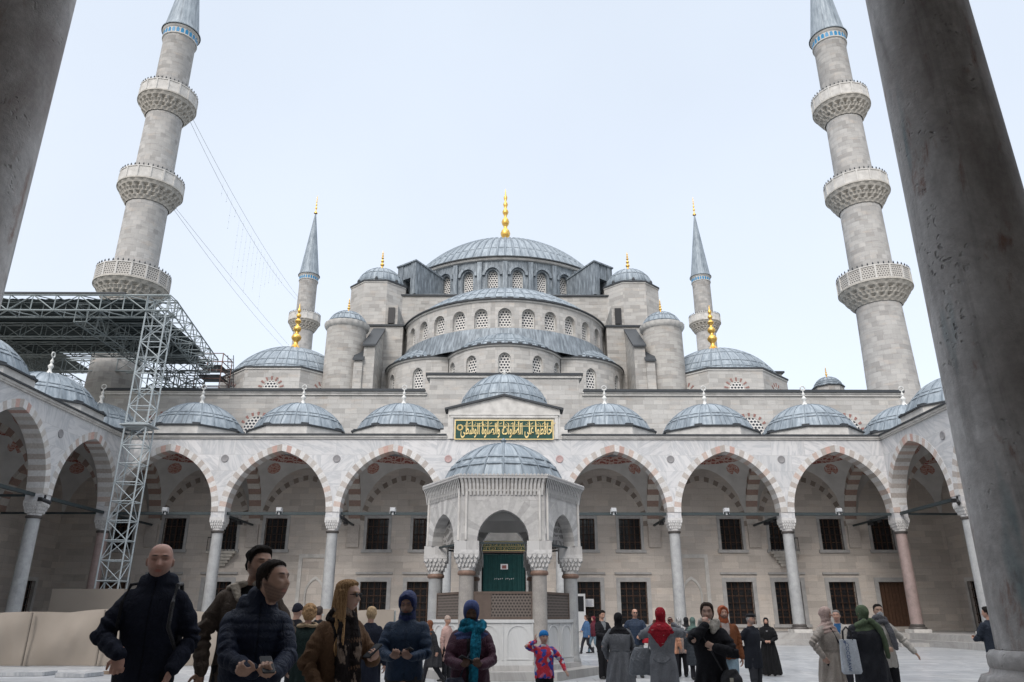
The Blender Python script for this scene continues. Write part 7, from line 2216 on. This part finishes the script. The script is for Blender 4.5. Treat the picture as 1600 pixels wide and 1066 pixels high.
person('woman in pale pink coat and beige knit hat beside the rust headscarf', XW(699, 19.9), 19.9, G, 1.52, face=60, skin=SK1, fem=True, hair='beanie', haircol=(0.36, 0.28, 0.24), coat=True, coatcol=(0.42, 0.28, 0.25), hem=0.55, lod=2, seed=14)
def pur(P, c, arm, par):
    k = (np.abs(P[:, 0]) < 0.05) & (P[:, 1] < 0) & (arm == 0); return np.where(k[:, None], np.array((0.015, 0.013, 0.016)), c)
r, i = person('woman in a plum quilted coat with a turquoise scarf looking down at her phone', XW(736, 8.4), 8.4, G, 1.655, face=4, pitch=16, headk=1.08, skin=SKD, fem=True, build=1.10, arms=('phone', 'phone'), hair='hijab', haircol=(0.06, 0.08, 0.19), coat=True, coatcol=(0.048, 0.014, 0.028), hem=0.52, flare=1.35, quilt=0.11, coatmat='nylon', seed=15, extras=pur, sleeve=1.1, lod=1)
def turq(P):
    v = 0.75 + 0.5 * wavy(P, 40, 3); return np.clip(np.array((0.012, 0.17, 0.27))[None] * v[:, None], 0, 1)
scarf(r, i, turq, r=0.046, tails=(([(0.06, -0.12, 1.44), (0.05, -0.185, 1.28), (0.035, -0.20, 1.12), (0.03, -0.215, 0.95)], [0.055, 0.06, 0.06, 0.05]), ([(0.12, -0.05, 1.50), (0.10, -0.12, 1.46)], [0.06, 0.05])), name='turquoise_scarf')
phone_at('phone with a pale edge held by the woman in plum', r, i, 0, fwd=0.08, upv=0.04)
bag('round navy shoulder bag hanging at the side of the woman in plum', r, i, (-0.17, -0.24, 0.80), (0.30, 0.14, 0.34), NAVY, [(-0.12, -0.18, 0.95), (-0.05, -0.20, 1.15), (0.08, -0.15, 1.36), (0.13, 0.0, 1.47)])
r, i = person('small child in a red and blue patterned jacket with a blue hat, one arm raised', XW(849, 13), 13, G, 1.27, face=8, head=8, skin=(0.42, 0.26, 0.20), build=1.15, headk=1.2, arms=(((0.20, -0.10, 1.56), (1, -0.3, -0.4), (0.2, 0, 1), 0.5, (-1, 0, 0)), 'out'), hair='beanie', haircol=(0.02, 0.16, 0.42),
              coat='pattern', coatcol=(0.50, 0.03, 0.05), hem=0.80, coatmat='nylon', pants=BLACK, lod=1, seed=16)

# ---- right half, far to near
person('person in a denim-blue jacket walking left beyond the fountain', XW(916, 34.5), 34.5, G, 1.58, face=-70, skin=SK1, fem=True, hair='bob', haircol=(0.05, 0.03, 0.025), coat=True, coatcol=(0.05, 0.10, 0.19), hem=0.75, stance='walk', lod=2, seed=17, build=1.1, arms=('belly', 'down'), boots=True)
person('person in a wine-red jacket and light jeans walking right behind the denim jacket', XW(927, 35.2), 35.2, G, 1.52, face=-60, skin=SK1, hair='hood', haircol=(0.12, 0.02, 0.03), coat=True, coatcol=(0.09, 0.02, 0.03), hem=0.80, stance='walk', pants=(0.16, 0.23, 0.28), lod=2, seed=18, boots=True)
r, i = person('young man all in black with slim trousers, open hand held out', XW(940, 20.9), 20.9, G, 1.66, face=28, pitch=15, skin=SK1, hair='thick', haircol=(0.015, 0.013, 0.012), coat=True, coatcol=BLACK, hem=0.80, arms=('phone', 'phone_low'), lod=1, seed=19, inner=(0.16, 0.17, 0.18, 1.25), stance='close', pants=(0.012, 0.012, 0.014))
r, i = person('woman in a long grey coat and black headscarf seen from behind', XW(966, 13.8), 13.8, G, 1.575, face=178, head=-10, skin=SK1, fem=True, hair='hijab', haircol=(0.012, 0.012, 0.014), coat=True, coatcol=(0.135, 0.14, 0.15), hem=0.10, flare=1.42, lod=1, seed=20, build=1.12, arms=('belly', 'pocket'))
garment('belt', r, i, lambda pm: pm.loft([(0, 0.0, 1.045, 0.196, 0.148), (0, 0, 1.09, 0.192, 0.146)], 30), (0.12, 0.125, 0.135), vox=0.011)
bag('black leather handbag on the right shoulder of the grey-coated woman', r, i, (-0.27, 0.06, 0.86), (0.28, 0.12, 0.30), BLACK, [(-0.22, 0.08, 0.98), (-0.235, 0.07, 1.22), (-0.19, 0.0, 1.47), (-0.22, -0.08, 1.3), (-0.27, -0.03, 1.0)])
r, i = person('bald man with sunglasses in a navy padded jacket and grey trousers', XW(992, 21.4), 21.4, G, 1.71, face=4, skin=SK1, build=1.15, hair='bald', haircol=(0.05, 0.04, 0.035), beard=(0.12, 0.09, 0.08, 0.5), coat=True, coatcol=(0.018, 0.03, 0.055), hem=0.82, quilt=0.07, coatmat='nylon', arms=('pocket', 'belly'), pants=(0.13, 0.14, 0.15), lod=1, seed=21, glasses=True)
bag('small red shopping bag held by the man in sunglasses', r, i, (0.24, -0.16, 1.02), (0.20, 0.10, 0.30), (0.33, 0.02, 0.03), None, 'cloth', flap=False, name='shopping_bag')
def redf(P):
    a = wavy(P, 75, 5); c = np.tile(np.array((0.27, 0.012, 0.022)), (len(P), 1)); c[a > 0.85] = (0.45, 0.30, 0.28); c[a < -0.8] = (0.08, 0.004, 0.01); return c
r, i = person('woman in grey coat and red flowered headscarf raising both hands to take a picture', XW(1032, 12), 12, G, 1.64, face=160, skin=SK1, fem=True, hair='hijab', haircol=redf, coat=True, coatcol=(0.155, 0.16, 0.172), hem=0.60, flare=1.15, lod=1, seed=22, build=1.1, arms=(((0.16, -0.24, 1.48), (1, -0.2, -0.6), (-0.3, -0.2, 1), 0.9, (-0.6, 0.5, 0)), ((0.16, -0.24, 1.46), (1, -0.2, -0.6), (-0.3, -0.2, 1), 0.9, (-0.6, 0.5, 0))), pants=(0.012, 0.012, 0.013), boots=True)
garment('shawl', r, i, lambda pm: (pm.loft([(0, 0.03, 1.40, 0.205, 0.145), (0, 0.03, 1.46, 0.15, 0.12), (0, 0.0, 1.52, 0.09, 0.09)], 26), pm.loft([(0, 0.125, 1.14, 0.015, 0.014), (0, 0.13, 1.24, 0.085, 0.03), (0, 0.12, 1.36, 0.17, 0.045), (0, 0.09, 1.46, 0.15, 0.05)], 24)), redf, vox=0.011, fold=0.006)
garment('half_belt', r, i, lambda pm: pm.limb([(-0.13, 0.13, 0.98), (-0.06, 0.165, 0.93), (0.06, 0.165, 0.93), (0.13, 0.13, 0.98)], [0.014] * 4, 8), (0.12, 0.125, 0.135), vox=0.009)
bag('big slouchy grey bag hanging from the arm of the woman in the red headscarf', r, i, (0.34, -0.06, 0.93), (0.42, 0.16, 0.38), (0.12, 0.13, 0.145), [(0.22, 0.0, 1.12), (0.19, -0.05, 1.38), (0.24, -0.1, 1.12)], rz=0.2)
r, i = person('woman in beige quilted jacket and leopard print headscarf seen from behind', XW(1061, 21.6), 21.6, G, 1.50, face=170, skin=SK1, fem=True, hair='hijab', haircol=lambda P: np.where((wavy(P, 120, 3) > 0.2)[:, None], np.array((0.03, 0.03, 0.03)), np.array((0.42, 0.42, 0.42))), coat=True, coatcol=(0.25, 0.195, 0.175), hem=0.68, quilt=0.09, coatmat='nylon', lod=2, seed=23, build=1.1, pants=BLACK)
bag('beige slouch bag on the back of the leopard headscarf woman', r, i, (0.14, 0.20, 1.05), (0.22, 0.10, 0.26), (0.40, 0.30, 0.22), [(0.10, 0.16, 1.16), (0.02, 0.14, 1.42)], flap=False)
person('person in a peach-coloured jacket behind the red headscarf', XW(1047, 21.0), 21.0, G, 1.50, face=165, skin=SK1, fem=True, hair='bob', haircol=(0.04, 0.03, 0.03), coat=True, coatcol=(0.46, 0.24, 0.16), hem=0.70, lod=2, seed=24)
person('woman in green headscarf and long dark coat seen from behind', XW(1082, 20.6), 20.6, G, 1.50, face=172, skin=SK1, fem=True, hair='hijab', haircol=(0.085, 0.13, 0.115), coat=True, coatcol=(0.022, 0.027, 0.034), hem=0.40, flare=1.15, quilt=0.10, coatmat='nylon', lod=2, seed=25, build=1.2)
person('person in black headscarf mostly hidden between the print and green headscarves', XW(1072, 23), 23, G, 1.50, face=180, skin=SK1, fem=True, hair='hijab', haircol=(0.015, 0.015, 0.017), coat=True, coatcol=BLACK, hem=0.4, lod=2, seed=26)
r, i = person('dark-haired woman in a black coat and cream scarf with a hand over her mouth', XW(1106, 9.6), 9.6, G, 1.665, face=-14, head=-2, pitch=6, headk=1.05, skin=(0.44, 0.29, 0.23), fem=True, build=1.08, arms=(((0.035, -0.185, 1.475), (1, -0.2, -1), (-0.05, 0.25, 1.0), 0.9, (0.1, 1, 0)), 'chest'), hair='bob', haircol=(0.036, 0.025, 0.02), coat=True, coatcol=BLACK, hem=0.52, flare=1.45, lod=1, seed=27, sleeve=1.9)
scarf(r, i, (0.40, 0.37, 0.33), r=0.045, tails=(([(0.10, -0.06, 1.50), (0.06, -0.12, 1.42)], [0.06, 0.045]),), name='cream_scarf')
bag('black crossbody bag against the black coat of the woman with cream scarf', r, i, (0.22, -0.16, 0.86), (0.26, 0.10, 0.22), (0.02, 0.02, 0.024), [(0.12, -0.16, 0.96), (0.0, -0.17, 1.2), (-0.12, -0.08, 1.44)])
person('bearded man in a rust-orange hooded jacket and light blue jeans', XW(1131, 14.2), 14.2, G, 1.675, face=-2, skin=SK1, hair='hood', haircol=(0.30, 0.085, 0.04), beard=(0.03, 0.022, 0.02, 0.8), coat=True, coatcol=(0.17, 0.062, 0.028), hem=0.84, inner=(0.32, 0.27, 0.25, 1.0), pants=(0.25, 0.34, 0.40), lod=1, seed=28, build=1.1, arms=('pocket', 'down'))
person('older man in flat black cap and knee-length black coat, hands behind him', XW(1172, 16), 16, G, 1.56, face=42, skin=SK1, hair='cap', haircol=(0.25, 0.24, 0.23), beard=(0.30, 0.28, 0.27, 0.5), coat=True, coatcol=(0.014, 0.016, 0.022), hem=0.62, lod=1, seed=29, build=1.22, arms=('back', 'back'), pants=(0.035, 0.036, 0.042), stance='wide')
person('woman wrapped in a long black robe right of the man in the cap', XW(1197, 22), 22, G, 1.49, face=-20, skin=SK1, fem=True, hair='hijab', haircol=(0.010, 0.010, 0.011), coat=True, coatcol=(0.010, 0.010, 0.011), hem=0.05, flare=1.35, lod=2, seed=30, build=1.15, arms=('belly', 'belly'), inner=(0.2, 0.2, 0.21, 1.32))
def trench(P, c, arm, par):
    k = (np.abs(P[:, 2] - 1.06) < 0.022) & (arm == 0); return np.where(k[:, None], c * 0.75, c)
r, i = person('woman in a pale beige belted trench coat and blush headscarf turned to the right', XW(1291, 12.5), 12.5, G, 1.655, face=38, head=22, skin=(0.42, 0.26, 0.20), fem=True, hair='hijab', haircol=(0.46, 0.34, 0.30), coat=True, coatcol=(0.36, 0.315, 0.275), hem=0.40, flare=1.3, lod=1, seed=31, build=1.1, arms=(((0.30, -0.05, 0.98), (1, 0.8, 0.2), (-0.3, -0.4, -0.8), 0.6, (-1, 0.2, 0)), 'belly'), extras=trench, sleeve=1.3)
bag('small dark bag with diagonal strap across the beige trench coat', r, i, (0.22, -0.13, 0.80), (0.20, 0.08, 0.18), BLACK, [(0.19, -0.15, 0.90), (0.06, -0.165, 1.15), (-0.08, -0.11, 1.42)])
r, i = person('grey-haired man in a light raincoat behind the beige trench coat', XW(1309, 16), 16, G, 1.63, face=-30, skin=SK1, hair='short', haircol=(0.16, 0.15, 0.145), coat=True, coatcol=(0.40, 0.375, 0.34), hem=0.60, inner=(0.03, 0.10, 0.22, 1.1), lod=1, seed=32)
r, i = person('woman in a huge black puffer coat and olive headscarf with her back to the lens', XW(1351, 11.8), 11.8, G, 1.67, face=186, head=14, skin=SK1, fem=True, hair='hijab', haircol=(0.095, 0.125, 0.075), coat=True, coatcol=(0.012, 0.013, 0.018), hem=0.42, flare=1.12, quilt=0.0, coatmat='nylon', lod=1, seed=33, build=1.35, arms=('belly', 'down'), collar='high', sleeve=1.6)
garment('olive_scarf', r, i, lambda pm: (pm.limb([(-0.05, 0.10, 1.52), (-0.14, 0.13, 1.42), (-0.20, 0.14, 1.25), (-0.235, 0.12, 1.0)], [0.045, 0.05, 0.045, 0.035], 10), pm.limb([(0.05, 0.09, 1.5), (0.16, 0.06, 1.44)], [0.05, 0.05], 10)), (0.095, 0.125, 0.075), vox=0.011, fold=0.006)
tb = thing('tote_bag', 'white tote bag with blue lettering down its side beside the black puffer coat', 'bag', (XW(1321, 11.5), 11.5, 0.97), R(8))
pm = PM(); pm.loft([(0, 0, -0.23, 0.13, 0.03), (0, 0, -0.2, 0.15, 0.045), (0, 0, 0.05, 0.14, 0.035), (0, 0, 0.23, 0.13, 0.012)], 24, 4); me = pm.fuse(0.008, 1); paint(me, (0.50, 0.53, 0.57)); objm('body', me, M['cloth'], tb)
mb = MB()
for sy_ in (-0.012, 0.012): mb.tube([(-0.07, sy_, 0.22), (-0.06, sy_, 0.34), (0.0, sy_, 0.40), (0.06, sy_, 0.34), (0.07, sy_, 0.22)], 0.008, 5)
mb.build('handles', M['blackpl'], tb)
M['ink'] = mat_plain('blue_ink', (0.10, 0.14, 0.24), 0.7, amt=0.1, bump=0)
tx = text_mesh('printed_letters', 'COCOEAW', 0.072, M['ink'], tb, (-0.075, -0.050, 0.0), rot=(PI / 2, -PI / 2, 0), ext=0.002)
tx.rotation_euler = (PI / 2, PI / 2, 0)
mb = MB(); mb.lathe([(0.004, 0), (0.02, 0)], 10); o = mb.build('printed_dot', M['ink'], tb, loc=(-0.07, -0.034, 0.195)); o.rotation_euler = (PI / 2, 0, 0)
r, i = person('dark-haired woman in a white face mask and cream jacket facing the lens', XW(1375, 13.4), 13.4, G, 1.71, face=6, head=-14, skin=(0.42, 0.27, 0.2), fem=True, hair='short', haircol=(0.018, 0.015, 0.014), coat=True, coatcol=(0.44, 0.41, 0.37), hem=0.74, lod=1, seed=34, mask=True, arms=('belly', 'out'), pants=BLACK, build=1.05)
scarf(r, i, (0.10, 0.10, 0.11), r=0.05, tails=(([(0.06, -0.10, 1.44), (0.09, -0.17, 1.25), (0.12, -0.18, 1.05)], [0.055, 0.06, 0.05]),), name='grey_scarf')
r, i = person('person in a navy jacket and loose white trousers seen from behind near the right column', XW(1548, 16.2), 16.2, G, 1.685, face=200, head=25, skin=SK1, hair='thick', haircol=(0.015, 0.013, 0.012), coat=True, coatcol=(0.026, 0.032, 0.045), hem=0.86, lod=1, seed=35, build=1.15, arms=('phone', 'phone'), pants=(0.52, 0.52, 0.52))
bag('black shoulder bag on the hip of the person in white trousers', r, i, (-0.24, 0.03, 0.90), (0.14, 0.09, 0.24), BLACK, [(-0.2, 0.04, 1.0), (-0.1, 0.05, 1.46)], flap=False)
